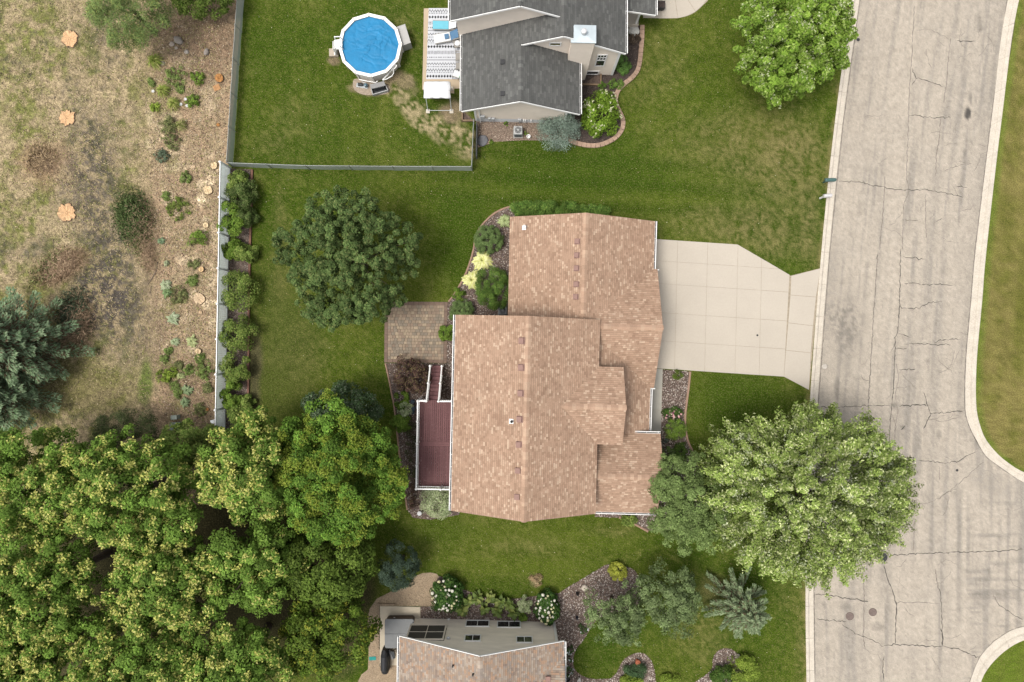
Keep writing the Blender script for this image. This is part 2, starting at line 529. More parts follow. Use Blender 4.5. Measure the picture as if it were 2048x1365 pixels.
# ---- cleared field west of the fences
FE_KEYS = [(-150, 499), (0, 485), (330, 457), (340, 452), (880, 446), (1000, 445), (1200, 445)]
field_edge = lerp_line(FE_KEYS)
def paint_field(X, Y):
    big = fbm(X, Y, 150, 211, 3); mid = fbm(X, Y, 45, 221, 4); sm = fbm(X, Y, 13, 231, 4); tiny = fbm(X, Y, 4.5, 241, 2)
    TAN = np.array([0.35, 0.275, 0.165]); GRN = np.array([0.145, 0.155, 0.042]); ASH = np.array([0.070, 0.060, 0.052]); CHIP = np.array([0.30, 0.205, 0.135])
    c = np.broadcast_to(TAN, X.shape + (3,)).copy()
    left = 1 - sstep(255, 330, X + 40 * (mid - .5))
    c = mixc(c, GRN, (0.30 + 0.62 * left) * sstep(0.42, 0.66, 0.5 * mid + 0.5 * sm) * (0.35 + 0.65 * left))
    c = mixc(c, CHIP, (1 - left) * sstep(0.30, 0.6, 0.6 * sm + 0.4 * tiny) * 0.75)
    c = mixc(c, CHIP * 0.62, 0.75 * blob(X, Y, 405, 80, 80, 90, .5, 0, .5, 71))
    c = mixc(c, CHIP * 0.72, 0.6 * blob(X, Y, 385, 780, 80, 70, .6, 0, .4, 72))
    for (cx, cy, rx, ry, w) in ((55, 70, 90, 80, .75), (95, 100, 60, 60, .6), (30, 210, 60, 60, .55), (60, 420, 70, 60, .5), (290, 190, 30, 70, .45), (270, 300, 40, 90, .4)):
        c = mixc(c, GRN * 1.05, w * blob(X, Y, cx, cy, rx, ry, .8, 0, .5, cx) * sstep(.3, .6, sm))
    # burnt and churned dark soil
    for (cx, cy, rx, ry, w) in ((200, 80, 45, 55, .55), (180, 320, 60, 90, .85), (215, 250, 50, 50, .4), (160, 380, 55, 50, .6), (200, 440, 45, 60, .75), (225, 530, 65, 75, .85),
                                (205, 600, 50, 70, 1.), (250, 620, 60, 60, .75), (60, 500, 70, 26, .55), (40, 130, 30, 20, .3), (150, 170, 30, 40, .3), (260, 700, 50, 50, .45)):
        c = mixc(c, ASH * (0.7 + .7 * tiny[..., None]), w * blob(X, Y, cx, cy, rx * 1.25, ry * 1.25, .8, 0, .6, cy) * sstep(.40, .52, .5 * sm + .5 * tiny))
    spk = sstep(.56, .70, .45 * sm + .55 * fbm(X, Y, 7, 251, 2)) * (0.25 + .75 * sstep(.4, .65, big))
    c = mixc(c, ASH * 1.2, 0.6 * spk * left)
    c = mixc(c, np.array([0.30, 0.205, 0.125]), 0.8 * blob(X, Y, 85, 325, 62, 55, .6, 0, .35, 73))
    c = mixc(c, np.array([0.29, 0.20, 0.12]), 0.75 * blob(X, Y, 120, 530, 60, 34, .6, -.4, .35, 74))
    # greener hollow towards the trees
    c = mixc(c, np.array([0.17, 0.155, 0.060]), 0.75 * blob(X, Y, 170, 780, 130, 60, .6, 0, .3, 75))
    c = mixc(c, np.array([0.24, 0.195, 0.105]), 0.7 * blob(X, Y, 215, 790, 80, 16, .6, -.35, .4, 77))
    c = mixc(c, np.array([0.09, 0.135, 0.025]), 0.85 * blob(X, Y, 292, 765, 17, 55, .5, .05, .3, 76))
    for (cx, cy, r, w) in ((330, 235, 26, .6), (350, 165, 26, .55), (345, 610, 26, .55), (335, 740, 30, .6), (400, 740, 22, .6), (375, 480, 24, .4), (345, 330, 22, .45), (385, 560, 20, .4), (360, 800, 24, .5), (362, 420, 26, .8), (310, 170, 14, .5), (338, 250, 22, .4), (355, 590, 22, .5), (345, 745, 20, .4), (330, 195, 20, .4), (372, 352, 10, .5)):
        c = mixc(c, np.array([0.105, 0.135, 0.03]), w * blob(X, Y, cx, cy, r, r, .7, 0, .6, cx) * sstep(.3, .55, sm))
    # bleached straw and sawdust
    SAW = np.array([0.66, 0.54, 0.36])
    for (cx, cy, rx, ry, w) in ((335, 392, 14, 16, .9), (402, 400, 14, 14, .95), (410, 372, 24, 12, .6), (425, 345, 16, 22, .5), (350, 300, 24, 14, .45), (322, 262, 16, 26, .55), (430, 470, 10, 40, .45), (375, 520, 30, 16, .4), (425, 560, 12, 30, .5), (372, 640, 34, 14, .35), (428, 650, 10, 24, .55), (340, 690, 20, 14, .35), (420, 200, 18, 40, .35), (370, 120, 30, 20, .25), (300, 230, 10, 30, .4), (418, 607, 22, 12, .85), (395, 590, 24, 10, .6), (413, 440, 10, 8, .7), (300, 288, 12, 20, .5),
                                (345, 232, 20, 8, .4), (360, 335, 40, 10, .35), (405, 465, 12, 10, .5), (385, 700, 14, 12, .6), (420, 310, 14, 10, .4), (440, 690, 10, 10, .4)):
        c = mixc(c, SAW * (0.7 + .5 * tiny[..., None]), w * blob(X, Y, cx, cy, rx, ry, .6, 0, .6, cy) * sstep(.25, .5, sm))
    return c * (0.58 + 1.0 * tiny[..., None]) * (0.88 + 0.3 * sm[..., None])
M_FIELD = mat('rough_field', rough=0.96, var=0.25, scale=3.0, attr=True, bump=0.9, bscale=14, fine=(13.0, 0.46), spec=0.03, grain=((.085, .065, .05), 7.0, .55))
rows = np.arange(-150, 1010, 2.8)
cols = np.linspace(0, 1, 215)
PY = np.repeat(rows[:, None], len(cols), 1)
PX = -150 + cols[None, :] * (field_edge(rows)[:, None] + 150)
grid_sheet('rough_field', PX, PY, paint_field, M_FIELD, 0.0, lambda X, Y: 0.008 + 0.02 * fbm(X, Y, 20, 5, 3))

# ================================================================== ROAD
def road_axis(Y):
    return west_back(Y)
def paint_road(X, Y):
    ax = np.interp(Y, [-200, 0, 250, 500, 815, 1180, 1365, 1600], [1731, 1703, 1669, 1643, 1619, 1611, 1613, 1617])
    u = X - ax                         # distance from the west kerb line, plan units
    st = fbm(u, Y * 0.05, 9, 301, 4)   # long streaks along the street
    st2 = fbm(u, Y * 0.03, 24, 311, 3)
    mid = fbm(X, Y, 50, 321, 4); sm = fbm(X, Y, 9, 331, 3); tiny = fbm(X, Y, 3.2, 341, 2)
    base = np.array([0.440, 0.385, 0.315])
    c = np.broadcast_to(base, X.shape + (3,)).copy()
    GREY = np.array([0.235, 0.215, 0.190])
    c = mixc(c, GREY, 0.52 * sstep(.48, .76, st) + 0.20 * sstep(.5, .8, st2))
    c = mixc(c, base * 1.08, 0.5 * sstep(.55, .8, 1 - st))
    c = mixc(c, GREY * 1.25, 0.14 * sstep(.5, .75, mid))
    east = np.interp(Y, [k[0] for k in E_FRONT], [k[1] for k in E_FRONT])
    for (pos, wd, w) in ((96, 3.5, .40), (70, 5, .18), (215, 7, .26), (245, 5, .18), (150, 3.0, .22)):
        c = mixc(c, GREY * 0.95, w * np.exp(-((u - pos - 6 * (st2 - .5)) / wd) ** 2) * (0.3 + .9 * sstep(.35, .65, fbm(X * .2, Y, 60, int(pos)))))
    c = mixc(c, GREY * .9, .30 * (1 - sstep(16, 42, u)) * sstep(.3, .65, sm))
    c = mixc(c, GREY * .9, .30 * sstep(-34, -4, X - east) * (Y < 900))
    # rough dark aggregate in front of the driveway, side-street wear
    c = mixc(c, GREY * .62, .72 * blob(X, Y, 1690, 650, 46, 90, .8, .1, .4, 81) * sstep(.38, .62, .5 * sm + .5 * tiny))
    c = mixc(c, GREY * .9, .5 * blob(X, Y, 1665, 560, 20, 90, .7, .1, .4, 82) * sstep(.4, .65, tiny))
    c = mixc(c, GREY, .5 * blob(X, Y, 1985, 965, 55, 26, .6, .4, .3, 83) * sstep(.3, .6, tiny))
    hs = fbm(X * .08, Y, 8, 351, 4)
    c = mixc(c, GREY * .95, .55 * sstep(.5, .72, hs) * sstep(1915, 1945, X) * sstep(985, 1020, Y))
    c = mixc(c, GREY * .9, .5 * np.exp(-((X - 1921) / 6) ** 2) * sstep(960, 990, Y) * (1 - sstep(1220, 1270, Y)) * (.4 + .8 * sm))
    c = mixc(c, base * 1.12, .6 * np.exp(-((X - 1931) / 3) ** 2) * sstep(970, 990, Y) * (1 - sstep(1250, 1290, Y)))
    # oil and tar marks
    TAR = np.array([0.055, 0.052, 0.05])
    c = mixc(c, TAR, .9 * blob(X, Y, 1938, 226, 7, 15, .3, 0, .35, 91))
    c = mixc(c, GREY * .8, .7 * blob(X, Y, 1943, 195, 3, 14, .4))
    for (cx, cy, rx, ry, w) in ((1962, 48, 6, 22, .55), (1676, 775, 6, 26, .6), (1690, 1215, 12, 8, .4), (1758, 1255, 12, 10, .45), (1791, 812, 7, 7, .7), (1808, 855, 6, 5, .6),
                                (1880, 870, 5, 10, .5), (1768, 1115, 9, 7, .6), (1945, 282, 4, 5, .5), (1932, 305, 5, 8, .4), (1938, 325, 6, 6, .4), (1857, 724, 5, 6, .45), (1716, 79, 5, 4, .8),
                                (1765, 940, 14, 12, .3), (1960, 1195, 26, 10, .4), (2010, 1190, 28, 8, .3), (1650, 1212, 4, 8, .5), (2040, 1250, 8, 8, .3)):
        c = mixc(c, GREY * .62, w * blob(X, Y, cx, cy, rx, ry, .5, 0, .5, cx) * (.5 + .7 * sm))
    return c * (0.78 + 0.44 * tiny[..., None]) * (0.93 + .14 * sm[..., None])
def road_mat():
    m = mat('road_asphalt', rough=0.93, var=0.06, scale=2.2, attr=True, bump=0.35, bscale=30, fine=(17.0, 0.20), spec=0.15)
    return m
rows = np.arange(-150, 1521, 4.0)
cols = np.linspace(0, 1, 200)
PY = np.repeat(rows[:, None], len(cols), 1)
PX = 1590 + cols[None, :] * (2300 - 1590) * np.ones_like(rows)[:, None]
PX = PX + (west_back(rows)[:, None] - 1640) * (1 - cols[None, :])
road = grid_sheet('road', PX, PY, paint_road, road_mat(), -0.12)

# cracks: thin tar-dark ribbons lying on the asphalt, each a piece of the road
M_CRACK = mat('crack_tar', (0.085, 0.075, 0.066), 0.95, 0.35, 9.0)
M_CRACK2 = mat('crack_fine', (0.19, 0.165, 0.14), 0.95, 0.3, 9.0)
def crack(pts, w=1.4, jit=1.2, m=None, seed=0):
    rg = random.Random(hash((round(pts[0][0]), round(pts[0][1]), seed)))
    P = []
    for (a, b) in zip(pts[:-1], pts[1:]):
        L = math.hypot(b[0] - a[0], b[1] - a[1]); n = max(2, int(L / 4))
        for k in range(n):
            t = k / n
            P.append((a[0] + (b[0] - a[0]) * t + rg.gauss(0, jit) * .6, a[1] + (b[1] - a[1]) * t + rg.gauss(0, jit)))
    P.append(pts[-1])
    V = []; F = []
    for i, p in enumerate(P):
        q0 = P[max(i - 1, 0)]; q1 = P[min(i + 1, len(P) - 1)]
        dx, dy = q1[0] - q0[0], q1[1] - q0[1]; L = math.hypot(dx, dy) or 1
        ww = w * rg.uniform(.35, 1.25) * (0.25 if i in (0, len(P) - 1) else 1) / 2
        for s in (-1, 1):
            v = W(p[0] - dy / L * ww * s, p[1] + dx / L * ww * s); V.append((v.x, v.y, -0.116))
        if i: F.append((2 * i - 2, 2 * i - 1, 2 * i + 1, 2 * i))
    o = npmesh('crack', V, F, m or M_CRACK, road)
    if o.data.polygons[0].normal.z < 0: o.data.flip_normals()
    return o
rA = crop(1600, 0, 2.73); rB = crop(1600, 500, 2.73); rC = crop(1548, 900, 2.936)
A = lambda *p: [rA(*q) for q in p]
B = lambda *p: [rB(*q) for q in p]
C = lambda *p: [rC(*q) for q in p]
for pts, w, fine in (
    (A((215, 985), (330, 995), (480, 1025), (590, 1040), (690, 1035), (800, 1055), (900, 1075)), 1.5, 0),
    (A((630, 20), (615, 300), (600, 560), (595, 760), (585, 950), (600, 1040), (570, 1120), (565, 1365)), 1.3, 1),
    (A((615, 370), (640, 425), (700, 440), (790, 472)), 1.6, 0), (A((640, 430), (615, 465)), 1.4, 0),
    (A((600, 625), (690, 632), (740, 640), (830, 640)), 1.5, 0), (A((860, 218), (920, 222), (965, 222)), 1.9, 0),
    (A((640, 160), (720, 160), (820, 210)), 1.0, 1), (A((775, 640), (765, 760), (750, 850), (745, 960)), 1.4, 1),
    (A((830, 200), (815, 330), (805, 460), (790, 560)), 1.2, 1), (A((575, 1200), (650, 1203)), 1.3, 0),
    (A((740, 1215), (780, 1190)), 1.2, 0), (A((690, 1060), (693, 1300)), 1.1, 1), (A((860, 1015), (920, 1025)), 1.4, 0),
    (A((790, 935), (830, 915), (870, 910)), 1.2, 1), (A((470, 960), (455, 1200), (440, 1365)), 1.4, 1),
    (B((565, 38), (610, 42), (680, 52)), 1.5, 0), (B((575, 185), (620, 178), (700, 190), (780, 190), (860, 195)), 1.4, 0),
    (B((550, 300), (560, 318), (660, 318), (710, 290), (780, 282)), 1.4, 0), (B((555, 0), (548, 300), (540, 440), (525, 480), (518, 700), (505, 860), (495, 1000), (487, 1150)), 1.7, 0),
    (B((545, 455), (610, 480)), 1.3, 0), (B((575, 512), (660, 512), (735, 517), (830, 520)), 1.4, 0), (B((735, 515), (770, 490), (880, 488)), 1.7, 0),
    (B((530, 540), (590, 540)), 1.3, 0), (B((545, 655), (635, 652)), 1.4, 0), (B((560, 680), (640, 760)), 1.0, 1),
    (B((115, 862), (240, 860), (370, 853), (500, 850)), 1.4, 0), (B((540, 850), (620, 850), (710, 848)), 2.2, 0),
    (B((680, 780), (705, 860), (718, 895), (800, 888), (905, 878)), 1.7, 0), (B((718, 895), (700, 935), (680, 980)), 1.8, 0), (B((555, 985), (580, 960)), 2.0, 0),
    (B((430, 20), (410, 300), (395, 560), (380, 800), (372, 980)), 2.0, 1), (B((645, 1150), (720, 1158), (800, 1168), (870, 1152), (965, 1105)), 1.6, 0),
    (B((760, 1365), (870, 1280), (930, 1225), (1010, 1160)), 1.2, 1), (B((765, 1180), (768, 1260)), 1.2, 1), (B((925, 930), (940, 985), (980, 1060), (1040, 1130)), 2.4, 1),
    (B((530, 620), (545, 700), (525, 780), (540, 880), (520, 1000)), 1.0, 1), (B((505, 900), (530, 960), (520, 1060), (510, 1140)), 1.0, 1),
    (C((840, 325), (940, 305), (1010, 260), (1090, 225)), 1.1, 1), (C((690, 622), (860, 612), (1100, 603), (1300, 598), (1468, 586)), 1.8, 0),
    (C((650, 680), (665, 740), (700, 830), (725, 910), (722, 1010), (715, 1145)), 2.0, 0), (C((240, 855), (310, 855), (420, 872), (560, 898)), 1.9, 0),
    (C((250, 995), (380, 1010), (430, 1010)), 1.6, 0), (C((400, 1030), (480, 1080), (580, 1120), (650, 1160)), 1.4, 0),
    (C((650, 1155), (720, 1145), (860, 1155), (1000, 1160), (1100, 1180), (1215, 1230)), 1.9, 0), (C((720, 900), (850, 898), (985, 910)), 1.2, 1),
    (C((950, 700), (965, 780), (985, 850), (992, 1000), (995, 1155)), 1.4, 0), (C((650, 1220), (643, 1290), (650, 1365)), 1.8, 0),
    (C((985, 1050), (1000, 1110), (993, 1155)), 2.2, 0), (C((1290, 850), (1330, 920), (1468, 1005)), 1.3, 0), (C((960, 680), (1015, 650), (1075, 672)), 1.1, 1),
    (C((850, 1140), (900, 1120), (960, 1130)), 1.0, 1), (C((930, 1220), (980, 1300)), 1.0, 1), (C((525, 700), (535, 860), (530, 1100), (540, 1180)), 1.6, 1),
    (C((745, 480), (750, 600)), 1.3, 1), (C((830, 420), (825, 600)), 1.2, 1)):
    crack(pts, w * 0.95, 1.0, M_CRACK2 if fine else M_CRACK)

# random short shrinkage cracks, thickest in the worn east lane
rgc = random.Random(21)
for k in range(70):
    y = rgc.uniform(20, 1350); wb = float(west_back(y)); e_ = float(np.interp(y, [q[0] for q in E_FRONT], [q[1] for q in E_FRONT]))
    x = wb + 20 + (min(e_, 2040) - wb - 30) * (rgc.random() ** .6); a = rgc.choice([0.05, 1.6, 1.45, .3, -.3]) + rgc.uniform(-.4, .4); pts = [(x, y)]
    for j in range(rgc.randint(2, 5)):
        a += rgc.uniform(-.7, .7); x += 11 * math.cos(a) * rgc.uniform(.5, 1.4); y += 11 * math.sin(a) * rgc.uniform(.5, 1.4); pts.append((x, y))
    crack(pts, rgc.uniform(.5, .95), .8, M_CRACK2, k)
# dirt line where the asphalt meets the gutter
crack([(x + 18.5, y) for y, x in WB_KEYS[:-1]], 1.9, .35, M_CRACK2)
crack([(x - 1.2, y) for y, x in E_FRONT[:-1]], 2.0, .35, M_CRACK2)
crack([(x - 1.2, y - 1) for y, x in I_FRONT], 1.6, .3, M_CRACK2)

# kerb and gutter: swept profile cut into cast lengths
M_KERB = mat('kerb_concrete', (0.60, 0.535, 0.445), 0.9, 0.13, 1.6, 0.3, 18, fine=(12, .12))
PROF = [(0.0, -0.30), (0.0, 0.008), (0.03, 0.016), (0.30, 0.012), (0.40, -0.03), (0.47, -0.098), (0.55, -0.104), (0.985, -0.112), (1.0, -0.118), (1.0, -0.30)]
def kerb(name, label, back, front, seg=2.4):
    """back/front: plan polylines of equal parameter"""
    bk = [W(x, y) for x, y in smooth_line(back, 10)]; fr = [W(x, y) for x, y in smooth_line(front, 10)]
    def resample(P, n):
        d = [0]
        for a, b in zip(P[:-1], P[1:]): d.append(d[-1] + (b - a).length)
        t = np.linspace(0, d[-1], n)
        return np.stack([np.interp(t, d, [p.x for p in P]), np.interp(t, d, [p.y for p in P])], -1), d[-1]
    _, L = resample(bk, 4); nseg = max(1, int(round(L / seg))); sub = 5
    Bk, _ = resample(bk, nseg * sub + 1); Fr, _ = resample(fr, nseg * sub + 1)
    root = bpy.data.objects.new(name, None); root.location = (Bk[0][0], Bk[0][1], -0.12); COL.objects.link(root); structure(root)
    if label: root['label'] = label
    for i in range(nseg):
        V = []; F = []
        for k in range(sub + 1):
            j = i * sub + k
            b0, f0 = Bk[j].copy(), Fr[j].copy()
            if k in (0, sub):   # tooled joint
                jn = i * sub + (1 if k == 0 else sub - 1)
                tdir = Bk[jn] - Bk[j]; tdir = tdir / (np.linalg.norm(tdir) + 1e-9) * 0.011
                b0 += tdir; f0 += tdir
            for t, z in PROF:
                p = b0 * (1 - t) + f0 * t; V.append((p[0], p[1], z))
        n = len(PROF)
        for k in range(sub):
            for q in range(n - 1):
                a = k * n + q; F.append((a, a + 1, a + n + 1, a + n))
        V = np.array(V); F = np.array(F)
        o = npmesh('kerb_length', V, F, M_KERB, root)
        # end caps
        mbc = [tuple(range(n)), tuple(range(sub * n + n - 1, sub * n - 1, -1))]
        me2 = bpy.data.meshes.new('kerb_length')
        me2.from_pydata([tuple(v.co) for v in o.data.vertices], [], [tuple(f) for f in F] + mbc); me2.update(); me2.materials.append(M_KERB)
        o.data = me2
    return root
wy = [k[0] for k in WB_KEYS]
kerb('kerb', None, [(x, y) for y, x in WB_KEYS], [(x + (17.5 if y > 900 else 17), y + 1) for y, x in WB_KEYS])
kerb('kerb', None, [(x, y) for y, x in E_BACK], [(x, y) for y, x in E_FRONT])
kerb('kerb', None, [(x, y) for y, x in I_BACK], [(x, y) for y, x in I_FRONT])

# ================================================================== DRIVEWAY
M_CONC = mat('drive_concrete', (0.520, 0.462, 0.385), 0.88, 0.05, 0.35, 0.12, 20, fine=(9.0, .03))
M_JOINT = mat('joint_dirt', (0.36, 0.30, 0.22), 0.95, 0.3, 5)
drive = poly_sheet('driveway', [(1285, 480), (1310, 478.5), (1475, 489.5), (1581, 552), (1640, 537), (1630, 650), (1618, 780), (1567, 753.5), (1325, 737.5), (1285, 736)], M_JOINT, 0.006)
ROWS = [478.5, 521.6, 567, 625, 681.3, 737]
COLS = [(1280, 1280), (1355.5, 1349), (1415.5, 1409), (1476, 1470), (1524, 1518), (1582, 1568)]
def dpt(i, j):
    xt, xb = COLS[i]; t = (ROWS[j] - 478.5) / (737 - 478.5)
    x = xt + (xb - xt) * t
    return (x, ROWS[j] + 0.066 * (x - 1310))
def clip(poly, a, b):
    """keep the side right of a->b in plan (y down): south of the diagonal"""
    out = []
    sd = lambda p: (b[0] - a[0]) * (p[1] - a[1]) - (b[1] - a[1]) * (p[0] - a[0])
    for i in range(len(poly)):
        p, q = poly[i], poly[(i + 1) % len(poly)]
        sp, sq = sd(p), sd(q)
        if sp >= 0: out.append(p)
        if sp * sq < 0:
            t = sp / (sp - sq); out.append((p[0] + (q[0] - p[0]) * t, p[1] + (q[1] - p[1]) * t))
    return out
def slab(pts, name, parent, m, z0, z1, gap=0.012, bevel=0.006):
    P = [W(x, y) for x, y in pts]
    cx = sum(p.x for p in P) / len(P); cy = sum(p.y for p in P) / len(P)
    Q = []
    for p in P:
        d = Vector((cx - p.x, cy - p.y)); l = d.length
        Q.append((p.x + d.x / l * gap * 1.3, p.y + d.y / l * gap * 1.3))
    mb = MB(); mb.prism(Q, z0, z1)
    return mb.build(name, m, parent, bevel)
for i in range(5):
    for j in range(5):
        cell = [dpt(i, j), dpt(i + 1, j), dpt(i + 1, j + 1), dpt(i, j + 1)]
        cell = clip(cell, (1475, 489.4), (1582, 551.5))
        if len(cell) > 2: slab(cell, 'concrete_slab', drive, M_CONC, -0.05, 0.022 - 0.0006 * i, 0.007 if i < 4 else .011)
ap = [[(1582, 552), (1641, 537.5), (1632, 594.5), (1580.5, 590.5)], [(1580.5, 590.5), (1632, 594.5), (1626, 652), (1576, 646)],
      [(1576, 646), (1626, 652), (1621.5, 706), (1571.5, 701)], [(1571.5, 701), (1621.5, 706), (1618, 780.5), (1567.5, 753.5)]]
for q in ap: slab(q, 'concrete_slab', drive, M_CONC, -0.05, 0.0215, 0.013)
mb = MB(); p = W(1514.5, 671); mb.cyl((p.x, p.y, 0.0205), 0.075, 0.012, 14)
mb.build('cleanout_cap', mat('dark_iron', (0.03, 0.03, 0.032), 0.6, .2), drive)

# front walk, beside the porch
walk = poly_sheet('front_walk', [(1290, 736), (1325.5, 738.5), (1324, 800), (1322, 868), (1290, 868)], M_JOINT, 0.005)
M_WALK = mat('walk_concrete', (0.46, 0.435, 0.375), 0.9, 0.1, 1.0, 0.15, 20)
for y0, y1 in ((738.5, 778), (778, 821), (821, 868)):
    slab([(1290, y0 - 2), (1325.5 - (y0 - 738) * .03, y0), (1325.5 - (y1 - 738) * .03, y1), (1290, y1 - 2)], 'concrete_slab', walk, M_WALK, -0.05, 0.020, .006)

# neighbour's front walk at the top of the plot
nw = poly_sheet('front_walk', smooth_line([(1286, 36), (1330, 37.5), (1360, 36), (1385, 28), (1405, 12), (1420, -8), (1425, -60)], 6) + [(1360, -60), (1362, -5), (1310, 2), (1286, 6)], M_JOINT, 0.005)
slab([(1286, 36.5), (1322, 37.5), (1322, -2), (1286, 4)], 'concrete_slab', nw, M_CONC, -.05, .020)
slab([(1322, 37.5), (1356, 37), (1350, 0), (1322, -2)], 'concrete_slab', nw, M_CONC, -.05, .020)
slab([(1356, 37), (1372, 33.5), (1391, 24), (1376, 0), (1350, 0)], 'concrete_slab', nw, M_CONC, -.05, .020)
slab([(1391, 24), (1405, 11), (1420, -8), (1424, -58), (1376, -58), (1376, 0)], 'concrete_slab', nw, M_CONC, -.05, .020)

# ================================================================== PLANTING BEDS
M_MULCH = mat('rock_bed_soil', (0.135, 0.098, 0.078), 0.96, 0.35, 5.0, 0.8, 22, fine=(20, .4))
M_DARKM = mat('dark_mulch', (0.075, 0.056, 0.048), 0.96, 0.4, 4.0, 0.8, 22, fine=(20, .4))
M_TANG = mat('tan_gravel', (0.375, 0.285, 0.190), 0.95, 0.16, 2.0, 0.6, 30, fine=(26, .35))
M_STONE = mat('bed_stone', attr=True, rough=0.85, var=0.12, scale=20)

def stones(parent, poly, dens, r0, r1, pal, z=0.03, name='gravel_stone', seed=1, avoid=None):
    rg = np.random.default_rng(seed)
    P = np.array([tuple(W(x, y))[:2] for x, y in poly])
    x0, y0 = P.min(0); x1, y1 = P.max(0)
    n = int((x1 - x0) * (y1 - y0) * dens)
    X = rg.uniform(x0, x1, n); Y = rg.uniform(y0, y1, n)
    k = in_poly(X, Y, [tuple(p) for p in P])
    X, Y = X[k], Y[k]; n = len(X)
    if n == 0: return None
    R = rg.uniform(r0, r1, n) * rg.choice([.7, 1, 1, 1.3], n); A = rg.uniform(0, 6.28, n)
    asp = rg.uniform(.6, 1., n); hz = rg.uniform(.35, .7, n)
    U = np.array([[1, 0, 0], [0, 1, 0], [-1, 0, 0], [0, -1, 0], [0, 0, 1], [0, 0, -1]], float)
    V = np.repeat(U[None], n, 0) * (1 + .25 * rg.standard_normal((n, 6, 1)).clip(-1, 1))
    V[:, :, 1] *= asp[:, None]; V[:, :, 2] *= hz[:, None]
    ca, sa = np.cos(A)[:, None], np.sin(A)[:, None]
    x = V[:, :, 0] * ca - V[:, :, 1] * sa; y = V[:, :, 0] * sa + V[:, :, 1] * ca
    V = np.stack([x * R[:, None] + X[:, None], y * R[:, None] + Y[:, None], V[:, :, 2] * R[:, None] + z], -1)
    T = np.array([[0, 1, 4], [1, 2, 4], [2, 3, 4], [3, 0, 4], [1, 0, 5], [2, 1, 5], [3, 2, 5], [0, 3, 5]])
    F = (np.arange(n)[:, None, None] * 6 + T[None]).reshape(-1, 3)
    pal = np.array(pal); C = pal[rg.integers(0, len(pal), n)] * rg.uniform(.75, 1.25, (n, 1))
    o = npmesh(name, V.reshape(-1, 3), F, M_STONE, parent, colors=np.repeat(C, 6, 0))
    o['kind'] = 'stuff'
    return o
PAL_RIVER = [(.45, .37, .32), (.30, .22, .19), (.22, .16, .15), (.55, .49, .43), (.36, .25, .20), (.17, .13, .13), (.62, .56, .50)]
PAL_TAN = [(.42, .32, .21), (.36, .27, .18), (.48, .38, .27), (.33, .24, .16)]
PAL_PALE = [(.60, .52, .45), (.42, .33, .28), (.30, .22, .19), (.68, .61, .54), (.24, .18, .16)]
PAL_BARK = [(.15, .11, .085), (.11, .082, .066), (.075, .056, .05), (.19, .14, .11)]
PAL_CHIP = [(.40, .27, .17), (.30, .20, .135), (.50, .38, .25), (.20, .13, .09), (.62, .51, .37)]

EDGE_A = [(1024, 413), (1005, 419), (988, 428), (972, 442), (961, 455), (955, 466), (950, 483), (947, 500), (940, 525), (931, 549), (920, 570), (906, 593), (897, 604)]
bedA = EDGE_A + [(895, 606), (893.5, 727), (920, 727), (920, 640), (1030, 640), (1030, 413)]
b = poly_sheet('garden_bed', bedA, M_MULCH, 0.010); stones(b, bedA, 150, .03, .055, PAL_RIVER, .012, seed=11)
EDGE_D = [(771, 727), (775, 745), (780, 768), (784, 790), (788, 810), (793, 850), (798, 900), (806, 960), (815, 1020)]
bedD = EDGE_D + [(826, 1036), (860, 1040), (918, 1030), (918, 727.5)]
b = poly_sheet('garden_bed', bedD, M_MULCH, 0.010); stones(b, bedD, 120, .03, .055, PAL_RIVER, .012, seed=12)
EDGE_F = [(1380, 743.5), (1377, 775), (1373, 805), (1370, 835), (1371, 860), (1375, 880), (1383, 899), (1394, 918)]
bedF = [(1325.5, 739.5)] + EDGE_F + [(1410, 960), (1400, 1060), (1330, 1060), (1296, 1062), (1280, 1053), (1262, 1043), (1240, 1036), (1190, 1034), (1190, 868.5), (1322, 868.5)]
b = poly_sheet('garden_bed', bedF, M_MULCH, 0.010); stones(b, bedF, 150, .03, .06, PAL_PALE, .012, seed=13)
# neighbour to the north: pea rock under the gable, bark round the corner
EDGE_N = [(1284, 52), (1283.5, 75), (1281.5, 100), (1278, 130), (1273, 145), (1262, 158), (1247, 170), (1236, 182), (1231, 197), (1232, 211), (1238, 224), (1244.5, 238), (1246, 250), (1242, 263), (1231, 276), (1214, 286), (1195, 292), (1175, 292), (1155, 288), (1137, 282)]
bedN1 = [(952, 238), (1140, 238), (1139, 282), (1100, 282), (1050, 281), (990, 284), (962, 294), (953, 296)]
b = poly_sheet('garden_bed', bedN1, mat('pea_rock_soil', (0.22, 0.165, 0.125), .95, .3, 5, .7, 22, fine=(20, .4)), 0.009); stones(b, bedN1, 170, .03, .05, [(.45, .34, .26), (.36, .26, .2), (.52, .42, .33), (.27, .19, .15)], .012, seed=14)
bedN2 = EDGE_N + [(1139, 282), (1140, 238), (1150, 150), (1240, 140), (1262, 52)]
b = poly_sheet('garden_bed', bedN2, M_DARKM, 0.012); stones(b, bedN2, 90, .025, .05, PAL_BARK, .014, name='bark_chip', seed=15)
